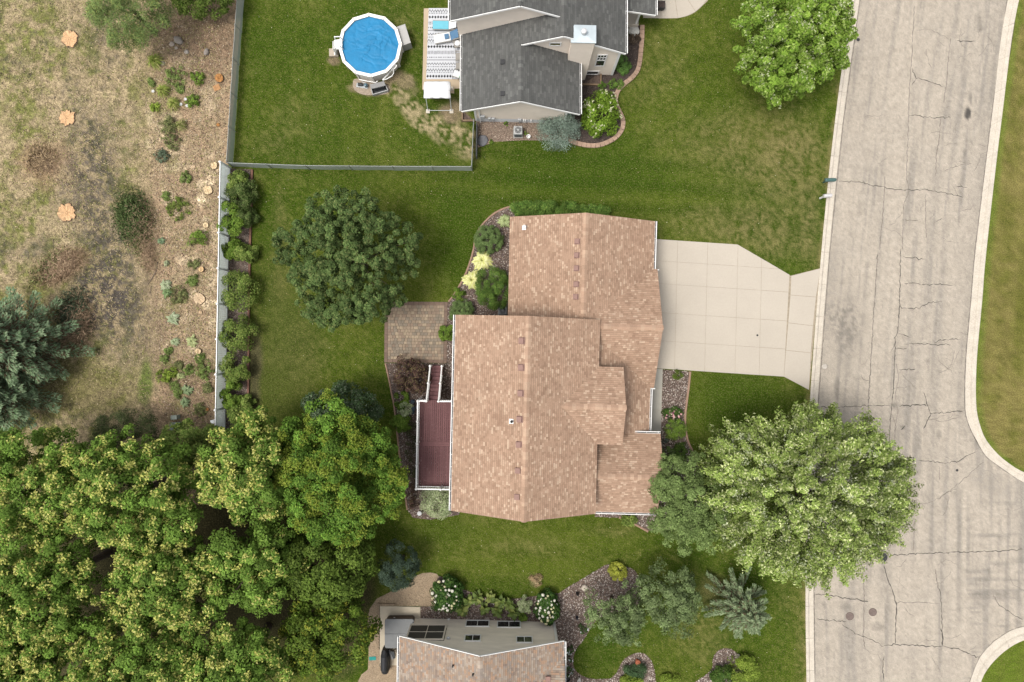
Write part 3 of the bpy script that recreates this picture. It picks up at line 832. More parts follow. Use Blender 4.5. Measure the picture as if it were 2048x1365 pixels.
# neighbour to the south
path_s = [c6(*p) for p in [(470, 505), (500, 488), (540, 472), (600, 467), (648, 478), (664, 500), (625, 560), (618, 640), (632, 722), (525, 716), (222, 714), (222, 1152), (366, 1158), (370, 1400), (20, 1400), (55, 1290), (85, 1228), (134, 1188), (140, 1050), (130, 900), (130, 820), (148, 735), (200, 662), (300, 612), (430, 572)]]
b = poly_sheet('gravel_path', path_s, M_TANG, 0.011); stones(b, path_s, 260, .018, .032, PAL_TAN, .012, seed=16)
bedS1 = [c6(*p) for p in [(664, 492), (760, 520), (840, 590), (1000, 650), (1150, 672), (1390, 640), (1545, 622), (1560, 860), (720, 870), (520, 990), (527, 718), (632, 722), (612, 640), (622, 560)]]
b = poly_sheet('garden_bed', bedS1, M_MULCH, 0.013); stones(b, bedS1, 170, .028, .05, PAL_RIVER, .014, seed=17)
rockS = smooth_line([c6(*p) for p in [(1530, 640), (1620, 577), (1700, 532), (1850, 442), (1920, 407), (2030, 415), (2140, 480), (2150, 700), (1870, 800), (1800, 872), (1745, 960), (1682, 1045), (1662, 1140), (1698, 1215), (1800, 1258), (1960, 1256)]], 5) + [c6(1960, 1420), c6(1480, 1420), c6(1500, 880), c6(1540, 700)]
b = poly_sheet('garden_bed', rockS, M_MULCH, 0.015); stones(b, rockS, 150, .032, .058, PAL_PALE + PAL_RIVER, .016, seed=18)
bs1 = smooth_line([c7(*p) for p in [(200, 1300), (300, 1225), (352, 1132), (402, 1088), (470, 1064), (532, 1082), (572, 1132), (592, 1200), (604, 1300)]], 5) + [c7(600, 1420), c7(180, 1420)]
b = poly_sheet('garden_bed', bs1, M_MULCH, 0.010); stones(b, bs1, 170, .03, .055, PAL_PALE, .012, seed=19)
bs2 = smooth_line([c7(*p) for p in [(860, 1300), (962, 1238), (1020, 1180), (1026, 1110), (1062, 1052), (1120, 1031), (1180, 1046), (1228, 1100), (1240, 1180), (1300, 1300)]], 5) + [c7(1300, 1420), c7(850, 1420)]
b = poly_sheet('garden_bed', bs2, M_MULCH, 0.010); stones(b, bs2, 170, .03, .055, PAL_RIVER + PAL_PALE, .012, seed=20)
fb = [(455, 338), (505, 339), (500, 560), (498, 700), (497, 830), (490, 880), (446, 884)]
b = poly_sheet('garden_bed', fb, mat('fence_bed_mulch', (0.14, 0.105, 0.085), .96, .35, 5, .8, 22, fine=(20, .4)), 0.030); stones(b, fb, 110, .025, .045, PAL_RIVER[:5], .032, seed=21)
# wood chips strewn over the cleared strip
for k, (q, d) in enumerate((([(330, 40), (470, 40), (455, 330), (440, 840), (330, 860), (310, 600), (300, 330), (310, 130)], 60), ([(20, 260), (150, 260), (150, 380), (20, 380)], 20))):
    s = stones(bpy.data.objects['rough_field'], q, d, .025, .06, PAL_CHIP, .03, name='wood_chip', seed=30 + k)

# poured kerb edging round the beds
M_EDGE = mat('edging_concrete', (0.36, 0.235, 0.165), 0.9, 0.15, 3.0, 0.3, 20)
def edging(pts, label, w=0.13, h=0.10, m=None):
    P = [W(x, y) for x, y in smooth_line(pts, 6)]
    L = 0; mb = MB()
    prof = [(-.5, 0.0), (-.5, .75), (-.25, 1.0), (.25, 1.0), (.5, .75), (.5, 0.0)]
    n = len(prof)
    for i, p in enumerate(P):
        d = (P[min(i + 1, len(P) - 1)] - P[max(i - 1, 0)]).normalized(); s = Vector((-d.y, d.x, 0))
        for u, v in prof: mb.v.append(tuple(p + s * u * w + Vector((0, 0, v * h))))
    for i in range(len(P) - 1):
        for k in range(n - 1):
            a = i * n + k; mb.f.append((a, a + n, a + n + 1, a + 1))
    mb.f.append(tuple(range(n))); e = (len(P) - 1) * n; mb.f.append(tuple(e + k for k in range(n - 1, -1, -1)))
    return top(mb.build('garden_edging', m or M_EDGE, loc=(P[0].x, P[0].y, 0)), label, 'edging')
edging(EDGE_A, 'curved tan concrete edging round the bed west of the garage')
edging(EDGE_D, 'tan concrete edging left of the deck from the paver patio down to the trees', .12)
edging(EDGE_F, 'pinkish concrete edging between the front rock bed and the front lawn', .15)
edging([(1238, 1035), (1256, 1041), (1274, 1051), (1296, 1063)], 'short pink edging under the dark tree at the south-east corner', .15)
# cast block border of the northern neighbour
root = thing('block_border', 'pinkish retaining block border winding along the northern house bed', 'border', W(*EDGE_N[0]))
P = [W(x, y) for x, y in smooth_line(EDGE_N, 10)]
d = [0]
for a, c in zip(P[:-1], P[1:]): d.append(d[-1] + (c - a).length)
nb = int(d[-1] / 0.33)
M_BLOCK = mat('border_block', (0.40, 0.275, 0.20), 0.92, 0.2, 2.0, 0.4, 14)
for i in range(nb):
    t0 = d[-1] * i / nb + .008; t1 = d[-1] * (i + 1) / nb - .008
    pt = lambda t: Vector((np.interp(t, d, [p.x for p in P]), np.interp(t, d, [p.y for p in P]), 0))
    a, c = pt(t0), pt(t1); dr = (c - a).normalized(); s = Vector((-dr.y, dr.x, 0))
    q = [a - s * .16, c - s * .16, c + s * .16, a + s * .16]
    MB().prism([(v.x, v.y) for v in q], 0.0, 0.16 + .012 * random.random()).build('retaining_block', M_BLOCK, root, .012)

# red timbers along the fence bed
root = thing('timber_edging', 'long row of reddish timbers edging the bed along the white fence', 'edging', W(505, 340))
M_TIMB = mat('red_timber', (0.205, 0.105, 0.075), 0.85, 0.25, 2.0, .3, 12)
ks = [(505, 340), (503.5, 405), (501.5, 470), (500, 535), (498.5, 600), (498, 665), (497.5, 730), (497, 797)]
for a, c in zip(ks[:-1], ks[1:]):
    p, q = W(*a), W(*c); dd = (q - p).normalized() * .01
    MB().bar(p + dd + Vector((0, 0, .075)), q - dd + Vector((0, 0, .075)), .15, .15).build('timber', M_TIMB, root, .01)

# ================================================================== PAVER PATIO
patio = poly_sheet('paver_patio', [(769.5, 603.5), (895.5, 604.5), (893.5, 727), (768.5, 725.5)], mat('patio_sand', (0.10, 0.08, 0.06), .95, .3, 8), 0.012)
M_PAV = [mat('paver_tan', (0.315, 0.240, 0.170), .92, .2, 2.5, .3, 20), mat('paver_brown', (0.265, 0.195, 0.142), .92, .2, 2.5, .3, 20), mat('paver_grey', (0.250, 0.205, 0.155), .92, .2, 2.5, .3, 20),
         mat('paver_buff', (0.370, 0.290, 0.200), .92, .2, 2.5, .3, 20), mat('paver_border', (0.205, 0.142, 0.108), .92, .2, 2.5, .3, 20)]
pc = [W(769.5, 603.5), W(895.5, 604.5), W(893.5, 727), W(768.5, 725.5)]
def pp(u, v): return (pc[0] * (1 - u) + pc[1] * u) * (1 - v) + (pc[3] * (1 - u) + pc[2] * u) * v
LU, LV = (pc[1] - pc[0]).length, (pc[3] - pc[0]).length
rgp = random.Random(5)
def paver(u0, u1, v0, v1, m):
    g = .007
    q = [pp(u0 + g / LU, v0 + g / LV), pp(u1 - g / LU, v0 + g / LV), pp(u1 - g / LU, v1 - g / LV), pp(u0 + g / LU, v1 - g / LV)]
    MB().prism([(p.x, p.y) for p in q], 0.0, 0.052 + rgp.uniform(-.003, .003)).build('paver', m, patio, .004)
bw = 0.25
for s in range(13):      # border courses
    v0 = s / 13
    paver(0, bw / LU, v0, v0 + 1 / 13, M_PAV[4]); paver(1 - bw / LU, 1, v0, v0 + 1 / 13, M_PAV[4])
for s in range(11):
    a = bw / LU; st = (1 - 2 * a) / 11
    paver(a + s * st, a + s * st + st, 0, bw / LV, M_PAV[4]); paver(a + s * st, a + s * st + st, 1 - bw / LV, 1, M_PAV[4])
nrow = 18
for r in range(nrow):
    v0 = bw / LV + (1 - 2 * bw / LV) * r / nrow; v1 = bw / LV + (1 - 2 * bw / LV) * (r + 1) / nrow
    u = bw / LU
    while u < 1 - bw / LU - 1e-4:
        wdt = rgp.choice([.21, .22, .27, .33]) / LU
        if u + wdt > 1 - bw / LU - .12 / LU: wdt = 1 - bw / LU - u
        paver(u, u + wdt, v0, v1, rgp.choice([M_PAV[0], M_PAV[0], M_PAV[1], M_PAV[2], M_PAV[2], M_PAV[3]])); u += wdt

# ================================================================== HOUSES
M_WHITE = mat('white_trim', (0.98, 0.97, 0.94), 0.55, 0.05, 3.0)
M_VINYL = mat('white_vinyl', (1.0, 1.02, 1.02), 0.5, 0.06, 1.5)
M_DARKIN = mat('gutter_inside', (0.10, 0.10, 0.10), 0.9, 0.3, 6)
PAL_TANROOF = [((.400, .265, .185), .34), ((.425, .285, .200), .28), ((.352, .228, .158), .20), ((.475, .332, .235), .11), ((.540, .395, .285), .07)]
PAL_BLACKROOF = [((.120, .120, .114), .38), ((.108, .108, .104), .32), ((.134, .135, .128), .22), ((.152, .153, .144), .08)]
PAL_MIXROOF = [((.335, .255, .195), .28), ((.300, .248, .208), .22), ((.385, .255, .175), .18), ((.385, .318, .255), .20), ((.270, .205, .165), .12)]
M_SHING = mat('shingle_granules', attr=True, rough=0.95, var=0.10, scale=0.8, bump=0.3, bscale=40, fine=(30, .14), spec=0.1)

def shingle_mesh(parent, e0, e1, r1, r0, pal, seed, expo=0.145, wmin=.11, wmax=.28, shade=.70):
    rg = random.Random(seed)
    e0, e1, r1, r0 = (Vector(p) for p in (e0, e1, r1, r0))
    nrm = (e1 - e0).cross(r0 - e0).normalized()
    if nrm.z < 0: nrm = -nrm
    L = ((r0 - e0).length + (r1 - e1).length) / 2
    nc = max(2, int(round(L / expo)))
    V = []; Cc = []
    cols = [c for c, w in pal]; wts = [w for c, w in pal]
    for k in range(nc):
        t0 = k / nc; t1 = (k + 1) / nc
        a0 = e0.lerp(r0, t0); b0 = e1.lerp(r1, t0); a1 = e0.lerp(r0, t1); b1 = e1.lerp(r1, t1)
        ln = (b0 - a0).length
        s = 0.0
        off = rg.uniform(-wmax, 0)
        pos = off
        while pos < ln:
            w = rg.uniform(wmin, wmax)
            u0 = max(pos, 0) / ln; u1 = min(pos + w, ln) / ln
            pos += w
            if u1 - u0 < 1e-3: continue
            c = Vector(rg.choices(cols, wts)[0]) * rg.uniform(.94, 1.06)
            lift = nrm * rg.choice([.010, .013, .018])
            p0 = a0.lerp(b0, u0); p1 = a0.lerp(b0, u1); q0 = a1.lerp(b1, u0); q1 = a1.lerp(b1, u1)
            m0 = p0.lerp(q0, .78); m1 = p1.lerp(q1, .78)
            lo = lift; hi = nrm * .003; me_ = lift * .3
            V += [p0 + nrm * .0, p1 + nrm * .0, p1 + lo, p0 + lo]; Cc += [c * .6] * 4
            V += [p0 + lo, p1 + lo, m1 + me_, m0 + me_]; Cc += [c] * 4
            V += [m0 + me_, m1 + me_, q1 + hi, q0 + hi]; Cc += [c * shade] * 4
    V = np.array([tuple(v) for v in V]); Cc = np.array([tuple(c) for c in Cc])
    F = np.arange(len(V)).reshape(-1, 4)
    # face winding upwards
    v = V[4:8]
    if np.cross(v[1] - v[0], v[2] - v[0])[2] < 0: F = F[:, ::-1]
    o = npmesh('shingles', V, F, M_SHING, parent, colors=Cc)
    o['kind'] = 'stuff'
    return o

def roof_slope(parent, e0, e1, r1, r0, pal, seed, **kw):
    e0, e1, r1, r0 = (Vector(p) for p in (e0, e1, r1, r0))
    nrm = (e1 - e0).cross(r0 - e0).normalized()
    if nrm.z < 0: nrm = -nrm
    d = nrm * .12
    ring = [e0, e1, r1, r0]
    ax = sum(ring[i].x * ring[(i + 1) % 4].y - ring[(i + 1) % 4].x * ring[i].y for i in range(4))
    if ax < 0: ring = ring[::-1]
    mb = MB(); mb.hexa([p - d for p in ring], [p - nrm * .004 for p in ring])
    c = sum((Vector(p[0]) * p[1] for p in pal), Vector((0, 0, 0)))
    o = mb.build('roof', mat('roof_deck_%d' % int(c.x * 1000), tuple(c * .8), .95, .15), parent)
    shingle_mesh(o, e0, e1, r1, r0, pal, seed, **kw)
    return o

def ridge_cap(parent, a, b, pal, seed, slope=.5, w=.17):
    rg = random.Random(seed); a = Vector(a); b = Vector(b)
    d = (b - a); n = max(1, int(d.length / .24)); dn = d.normalized(); s = Vector((-dn.y, dn.x, 0)).normalized()
    V = []; C = []
    for k in range(n):
        p = a + d * (k / n); q = a + d * ((k + 1.15) / n)
        c = Vector(rg.choice([x[0] for x in pal[:2]] + [pal[3][0]])) * rg.uniform(.95, 1.15)
        for sg in (1, -1):
            dz = Vector((0, 0, -slope * w))
            V += [p + Vector((0, 0, .032)), q + Vector((0, 0, .024)), q + s * sg * w + dz + Vector((0, 0, .024)), p + s * sg * w + dz + Vector((0, 0, .034))]; C += [c] * 4
    o = npmesh('ridge_cap', np.array([tuple(v) for v in V]), np.arange(len(V)).reshape(-1, 4), M_SHING, parent, colors=np.array([tuple(c) for c in C]))
    o['kind'] = 'stuff'
    return o

def gutter(parent, a, b, out, m=None, w=.125, h=.11):
    """open trough hung along an eave from a to b; out = outward direction"""
    a = Vector(a); b = Vector(b); o = Vector(out).normalized(); z = Vector((0, 0, 1)); m = m or M_WHITE
    mb = MB()
    mb.bar(a + o * .012 - z * .05, b + o * .012 - z * .05, .02, h)
    mb.bar(a + o * w - z * .055, b + o * w - z * .055, .045, h)
    g = mb.build('gutter', m, parent)
    MB().bar(a + o * w * .55 - z * (.05 + h * .4), b + o * w * .55 - z * (.05 + h * .4), w * .75, .02).build('trough', M_DARKIN, g)
    for t in np.arange(.4, (b - a).length, .8):      # hangers
        p = a + (b - a).normalized() * t
        MB().bar(p, p + o * w, .02, .012).build('hanger', m, g)
    return g

def siding(parent, p0, p1, z0, z1, m, center, zp=None, lap=.115, name='wall'):
    """clapboard wall between plan points p0,p1 (metres), optional gable peak zp"""
    p0 = Vector((p0[0], p0[1], 0)); p1 = Vector((p1[0], p1[1], 0)); d = p1 - p0; L = d.length; d.normalize()
    n = Vector((d.y, -d.x, 0))
    if n.dot(Vector((center[0], center[1], 0)) - p0) > 0: n = -n
    def ext(z):
        if zp is None or z <= z1: return 0.0, L
        f = (z - z1) / (zp - z1) * .5
        return L * f, L * (1 - f)
    V = []; F = []
    zt = zp if zp else z1
    k = int(math.ceil((zt - z0) / lap))
    for i in range(k):
        a = z0 + i * lap; b = min(a + lap, zt)
        if b - a < .005: continue
        a0, a1 = ext(a); b0, b1 = ext(b)
        base = len(V)
        V += [p0 + d * a0 + n * .004 + Vector((0, 0, a)), p0 + d * a1 + n * .004 + Vector((0, 0, a)), p0 + d * a1 + n * .022 + Vector((0, 0, a + .003)), p0 + d * a0 + n * .022 + Vector((0, 0, a + .003)),
              p0 + d * b1 + n * .005 + Vector((0, 0, b)), p0 + d * b0 + n * .005 + Vector((0, 0, b))]
        F += [(base, base + 1, base + 2, base + 3), (base + 3, base + 2, base + 4, base + 5)]
    # solid backing
    base = len(V)
    back = [(0, z0), (L, z0), (L, z1)] + ([(L / 2, zp)] if zp else []) + [(0, z1)]
    q = [p0 + d * u + Vector((0, 0, z)) for u, z in back]; r = [p - n * .14 for p in q]; kq = len(q)
    V += q + r
    F += [tuple(base + i for i in range(kq)), tuple(base + kq + i for i in range(kq - 1, -1, -1))]
    for i in range(kq):
        j = (i + 1) % kq; F.append((base + i, base + kq + i, base + kq + j, base + j))
    mb = MB(); mb.v = [tuple(v) for v in V]; mb.f = F
    return mb.build(name, m, parent)

def gable_block(house, A0, A1, B1, B0, he, hr, pal, seed, sid, oh_e=.4, oh_r=.3, z0=0.0, walls='0A1B', cap=True, slope_names=None, A=True, B=True):
    """eave corners in metres (x,y). A eave runs A0->A1, B eave B0->B1; gable ends 0 and 1."""
    A0, A1, B1, B0 = (Vector((p[0], p[1], 0)) for p in (A0, A1, B1, B0))
    al = (A1 - A0).normalized(); ac = (B0 - A0).normalized(); half = (B0 - A0).length / 2; sl = (hr - he) / half
    R0 = (A0 + B0) / 2 + Vector((0, 0, hr)); R1 = (A1 + B1) / 2 + Vector((0, 0, hr)); z = Vector((0, 0, he))
    if A: roof_slope(house, A0 + z, A1 + z, R1, R0, pal, seed)
    if B: roof_slope(house, B0 + z, B1 + z, R1, R0, pal, seed + 1)
    if cap: ridge_cap(house, R0, R1, pal, seed + 2, sl)
    cen = (A0 + A1 + B0 + B1) / 4
    wA0 = A0 + al * oh_r + ac * oh_e; wA1 = A1 - al * oh_r + ac * oh_e; wB1 = B1 - al * oh_r - ac * oh_e; wB0 = B0 + al * oh_r - ac * oh_e
    zt = he + sl * oh_e - .16; zp = hr - .16
    if '0' in walls: siding(house, wA0, wB0, z0, zt, sid, cen, zp)
    if '1' in walls: siding(house, wA1, wB1, z0, zt, sid, cen, zp)
    if 'A' in walls: siding(house, wA0, wA1, z0, zt, sid, cen)
    if 'B' in walls: siding(house, wB0, wB1, z0, zt, sid, cen)
    return R0, R1, (wA0, wA1, wB1, wB0), sl

def window(parent, c, n, w, h, cols=1, rows=1, fr=.07, trim=None, pane=None, name='window'):
    """window set into a wall: c centre, n outward normal (horizontal)"""
    c = Vector(c); n = Vector(n).normalized(); d = Vector((-n.y, n.x, 0)); z = Vector((0, 0, 1)); trim = trim or M_WHITE
    mb = MB()
    for s in (-1, 1):
        mb.bar(c + d * s * (w / 2) - z * (h / 2 + fr / 2) + n * .03, c + d * s * (w / 2) + z * (h / 2 + fr / 2) + n * .03, fr, .075, up=n)
        mb.bar(c + z * s * (h / 2) - d * (w / 2 - fr / 2) + n * .03, c + z * s * (h / 2) + d * (w / 2 - fr / 2) + n * .03, fr, .073, up=n)
    for i in range(1, cols):
        p = c + d * (w * (i / cols - .5)); mb.bar(p - z * h / 2 + n * .03, p + z * h / 2 + n * .03, .045, .06, up=n)
    for j in range(1, rows):
        p = c + z * (h * (j / rows - .5)); mb.bar(p - d * w / 2 + n * .03, p + d * w / 2 + n * .03, .045, .058, up=n)
    o = mb.build(name, trim, parent)
    g = pane or glass_mat('window_glass', (0.018, 0.021, 0.022))
    for i in range(cols):
        for j in range(rows):
            pcx = c + d * (w * ((i + .5) / cols - .5)) + z * (h * ((j + .5) / rows - .5)) + n * .034
            MB().bar(pcx - d * (w / cols / 2 - .02), pcx + d * (w / cols / 2 - .02), .012, h / rows - .03).build('pane', g, o)
    return o

M_SID_TAN = mat('tan_siding', (0.44, 0.37, 0.28), .75, .08, 2.0)
M_SID_BEIGE = mat('beige_siding', (0.92, 0.81, 0.69), .7, .06, 1.5)
M_SID_GREY = mat('weathered_siding', (0.98, 0.88, 0.74), .8, .12, 0.9, streak=(1, 1, 3))
M_FOUND = mat('painted_foundation', (0.86, 0.89, 0.91), .8, .1, 2.0)

# ------------------------------------------------------------------ the brown-roofed house in the middle
home = thing('house', 'large house with tan-brown shingle roofs in the middle beside the driveway', 'house', W(1060, 840))
def X(px, py, z):
    v = W(px, py, z); return (v.x, v.y)
HE, HR = 5.1, 7.5
R0, R1, wm, slm = gable_block(home, X(911, 630, HE), X(902, 1022, HE), X(1191, 1028, HE), X(1200, 640, HE), HE, HR, PAL_TANROOF, 100, M_SID_TAN)
GE, GR = 2.7, 5.03
# garage: west slope stops at the main block, east slope runs on as the porch roof
gA0, gA1 = Vector((*X(1020, 434, GE), GE)), Vector((*X(1015.5, 655, GE), GE))
gB0, gB1 = Vector((*X(1310, 443, GE), GE)), Vector((*X(1298, 866, GE), GE))
gR0 = (gA0 + gB0) / 2; gR0.z = GR
gdir = (gB1 - gB0).normalized()
gR1a = gR0 + gdir * (gA1 - gA0).length; gR1b = gR0 + gdir * (gB1 - gB0).length
roof_slope(home, gA0, gA1, gR1a, gR0, PAL_TANROOF, 110)
roof_slope(home, gB0, gB1, gR1b, gR0, PAL_TANROOF, 111)
ridge_cap(home, gR0, gR0 + gdir * 6.9, PAL_TANROOF, 112, .47)
# garage walls
cen = (gA0 + gB1) / 2
ac = (gB0 - gA0).normalized(); ac.z = 0
w0 = gA0 + gdir * .3 + ac * .4; w1 = gB0 + gdir * .3 - ac * .4; w2 = gA1 + ac * .4; w3 = gB0 + gdir * 10.6 - ac * .55
siding(home, w0, w1, 0, GE + .02, M_SID_TAN, cen, GR - .16)
siding(home, w0, w2, 0, GE + .02, M_SID_TAN, cen)
siding(home, w1, w3, 0, GE + .02, M_SID_TAN, cen)
# garage front gable
f_n, f_s = Vector((*X(1315, 539, GE), 0)), Vector((*X(1308, 776, GE), 0))
ax_in = Vector((-1, .028, 0)).normalized()
FR0, FR1, wf, slf = gable_block(home, f_n + ax_in * 4.9, f_n, f_s, f_s + ax_in * 4.9, GE, 5.0, PAL_TANROOF, 120, M_SID_TAN, walls='1', oh_r=.5)
# main cross gable
m_n, m_s = Vector((*X(1247, 735, HE), 0)), Vector((*X(1245, 890, HE), 0))
gable_block(home, m_n + ax_in * 4.2, m_n, m_s, m_s + ax_in * 4.2, HE, 6.37, PAL_TANROOF, 130, M_SID_TAN, walls='1', oh_r=.35)
# south-east wing
SE_, SR_ = 3.2, 4.8
s_n, s_s = Vector((*X(1321, 868, SE_), 0)), Vector((*X(1314, 1027, SE_), 0))
gable_block(home, s_n + ax_in * 5.2, s_n, s_s, s_s + ax_in * 5.2, SE_, SR_, PAL_TANROOF, 140, M_SID_TAN, walls='1AB', oh_r=.35)
# gutters
V3 = lambda p, z: Vector((p[0], p[1], z))
gutter(home, V3(X(911, 630, HE), HE), V3(X(902, 1022, HE), HE), (-1, .02, 0))
gutter(home, V3(X(1310, 443, GE), GE), V3(X(1307, 540, GE), GE), (1, 0, 0))
gutter(home, V3(X(1301, 779, GE), GE), V3(X(1298, 866, GE), GE), (1, 0, 0))
gutter(home, V3(s_s, SE_) + ax_in * 4.2, V3(s_s, SE_), (0, -1, 0))
gutter(home, V3(s_n, SE_) + ax_in * 2.15, V3(s_n, SE_), (0, 1, 0))
mb = MB(); a = V3(X(1309, 540, GE), GE - .03); mb.bar(a, a + Vector((.30, -.01, 0)), .05, .10)
mb.build('gutter_return', M_WHITE, home)
mb = MB(); a = V3(X(1301, 778, GE), GE - .03); mb.bar(a, a + Vector((.33, .01, 0)), .05, .10)
mb.build('gutter_return', M_WHITE, home)
# soffit return at the garage, small bright hook
# box vents
M_VENT = mat('brown_vent', (0.285, 0.170, 0.140), .7, .08, 4)
def on_slope(px, py, e, r):
    """height on a slope seen at plan (px,py): e eave point, r ridge point perpendicular to it"""
    e = Vector(e); r = Vector(r); z = (e.z + r.z) / 2
    run = Vector((r.x - e.x, r.y - e.y, 0)); L = run.length; run.normalize()
    for _ in range(12):
        p = W(px, py, z); t = (p - e).dot(Vector((run.x, run.y, 0))) / L
        z = e.z + t * (r.z - e.z)
    p.z = z
    return p, Vector((run.x, run.y, (r.z - e.z) / L)).normalized()
def box_vent(px, py, e, r, sz=.40):
    p, up = on_slope(px, py, e, r)
    side = up.cross(Vector((0, 0, 1))).normalized(); n = side.cross(up).normalized()
    if n.z < 0: n = -n
    mb = MB()
    h = sz / 2
    lo = [p - up * h * 1.15 - side * h * 1.15 + n * .02, p - up * h * 1.15 + side * h * 1.15 + n * .02, p + up * h * 1.15 + side * h * 1.15 + n * .02, p + up * h * 1.15 - side * h * 1.15 + n * .02]
    hi = [q + n * .012 for q in lo]
    mb.hexa(lo, hi)
    lo = [p - up * h - side * h + n * .03, p - up * h + side * h + n * .03, p + up * h * .9 + side * h + n * .03, p + up * h * .9 - side * h + n * .03]
    hi = [lo[0] + n * .14, lo[1] + n * .14, lo[2] + n * .09, lo[3] + n * .09]
    hi = [q + (p + n * .14 - q) * .08 for q in hi]
    mb.hexa(lo, hi)
    return mb.build('box_vent', M_VENT, home, .012)
eW, rW = V3(X(906, 830, HE), HE), (R0 + R1) / 2
for px, py in ((1044, 682), (1043, 735.5), (1042, 787), (1040, 839), (1038.5, 889.5), (1037, 941.5), (1035.5, 994)): box_vent(px, py, eW, rW, .37)
eG, rG = (gA0 + gA1) / 2, gR0 + (gR1a - gR0) / 2
for px, py in ((1155, 483.5), (1154, 511), (1153.5, 537), (1153, 569), (1152, 594)): box_vent(px, py, eG, rG, .34)
M_GALV = mat('galvanised', (0.58, 0.60, 0.61), .45, .1, 5, metal=.3)
def flue(px, py, e, r, hgt, rad, cap_col):
    p, up = on_slope(px, py, e, r); side = up.cross(Vector((0, 0, 1))).normalized(); n = side.cross(up).normalized()
    if n.z < 0: n = -n
    mb = MB(); h = .15
    lo = [p - up * h - side * h + n * .02, p - up * h + side * h + n * .02, p + up * h + side * h + n * .02, p + up * h - side * h + n * .02]
    mb.hexa(lo, [q + n * .015 for q in lo]); f = mb.build('vent_pipe', M_WHITE, home)
    MB().cyl((p.x, p.y, p.z - .02), rad, hgt, 16).build('pipe', M_GALV, f)
    MB().lathe((p.x, p.y, p.z + hgt - .04), [(rad * 1.5, 0), (rad * 1.55, .05), (rad * 1.1, .10), (.01, .13)], 16).build('cap', cap_col, f)
flue(1048.5, 456, eG, rG, .42, .085, M_WHITE)
flue(1023, 843, eW, rW, .22, .06, mat('dark_rubber', (.03, .03, .03), .7, .1))

# air conditioner squeezed against the garage
def ac_unit(px, py, label, s, col, rz=0.0):
    p = W(px, py, .4); r = thing('air_conditioner', label, 'air conditioner', (p.x, p.y, 0.02))
    MB().box((p.x, p.y, .06), (s * 1.15, s * 1.15, .08), rz).build('pad', mat('ac_pad', (.38, .36, .33), .9, .1), r)
    m = mat('ac_case_%s' % col[0], col[1], .55, .08, 4)
    mb = MB(); mb.box((p.x, p.y, .46), (s, s, .72), rz); mb.build('case', m, r, .05)
    mb = MB(); mb.cyl((p.x, p.y, .80), s * .40, .025, 24); mb.build('fan_opening', mat('ac_dark', (.10, .105, .11), .7, .1), r)
    g = MB()
    for k in (.15, .26, .37):
        g.lathe((p.x, p.y, .83), [(s * k - .012, 0), (s * k - .012, .012), (s * k + .012, .012), (s * k + .012, 0)], 24)
    for k in range(8):
        a = k * math.pi / 4; g.bar((p.x, p.y, .836), (p.x + math.cos(a) * s * .4, p.y + math.sin(a) * s * .4, .836), .012, .012)
    g.cyl((p.x, p.y, .83), .07, .02, 12); g.build('grille', m, r)
    lv = MB()
    for k in range(7): lv.box((p.x, p.y - s * .5 - .004, .2 + k * .08), (s * .8, .012, .05), rz)
    lv.build('louvre', mat('ac_dark', (.10, .105, .11), .7, .1), r)
    return r
ac_unit(1005.5, 622, 'dark air conditioner in the corner between garage wall and big yew', .62, ('dark', (.14, .15, .16)))

# ------------------------------------------------------------------ deck and stairs
ZD = 1.9
deck = thing('deck', 'maroon composite deck with white railings and stairs along the west wall', 'deck', W(870, 885))
M_DECK = [mat('deck_board_%d' % k, c, .75, .10, 1.2, .15, 18, streak=(3, .3, 1)) for k, c in enumerate(((.172, .076, .078), (.158, .069, .071), (.184, .083, .084)))]
nw_, sw_ = W(840, 800, ZD), W(837, 972, ZD)
dv = (sw_ - nw_); ddir = dv.normalized(); dacr = Vector((-ddir.y, ddir.x, 0))
if dacr.x < 0: dacr = -dacr
bwid, nbd = .147, 17
Ld = dv.length
split = Ld * (888 - 800) / 172
for i in range(nbd):
    for (s0, s1) in ((.02, split - .15), (split + .15, Ld - .02)):
        a = nw_ + dacr * (i + .5) * bwid + ddir * s0; c = nw_ + dacr * (i + .5) * bwid + ddir * s1
        MB().bar(a, c, bwid - .022, .028).build('deck_board', M_DECK[(i * 7 + int(s0 > 1)) % 3], deck)
for k in (-.072, .072):
    a = nw_ + ddir * (split + k); MB().bar(a + dacr * .01, a + dacr * (nbd * bwid - .01), .134, .0285).build('deck_board', M_DECK[2], deck)
mb = MB(); z = Vector((0, 0, 1))
a, c = nw_ - z * .14, sw_ - z * .14
mb.bar(a - dacr * .02, c - dacr * .02, .04, .24); mb.bar(c - ddir * .02 + dacr * .0, c - ddir * .02 + dacr * nbd * bwid, .04, .24); mb.bar(a + ddir * .02, a + ddir * .02 + dacr * nbd * bwid, .04, .24)
mb.build('rim_joist', M_DECK[1], deck)
mj = MB()
for t in np.arange(.4, Ld, .42): mj.bar(nw_ + ddir * t - z * .13, nw_ + ddir * t - z * .13 + dacr * nbd * bwid, .04, .2)
mj.build('joist', mat('treated_wood', (.15, .12, .08), .9, .2), deck)['kind'] = 'stuff'
M_RAIL = M_WHITE
def post(p, h, w=.125, name='post', z0=None):
    z0 = p.z if z0 is None else z0
    o = MB().box((p.x, p.y, (z0 + p.z + h) / 2), (w, w, p.z + h - z0)).build(name, M_RAIL, deck, .006)
    MB().lathe((p.x, p.y, p.z + h), [(w * .78, 0), (w * .78, .03), (.015, .075)], 4).build('post_cap', M_RAIL, o)
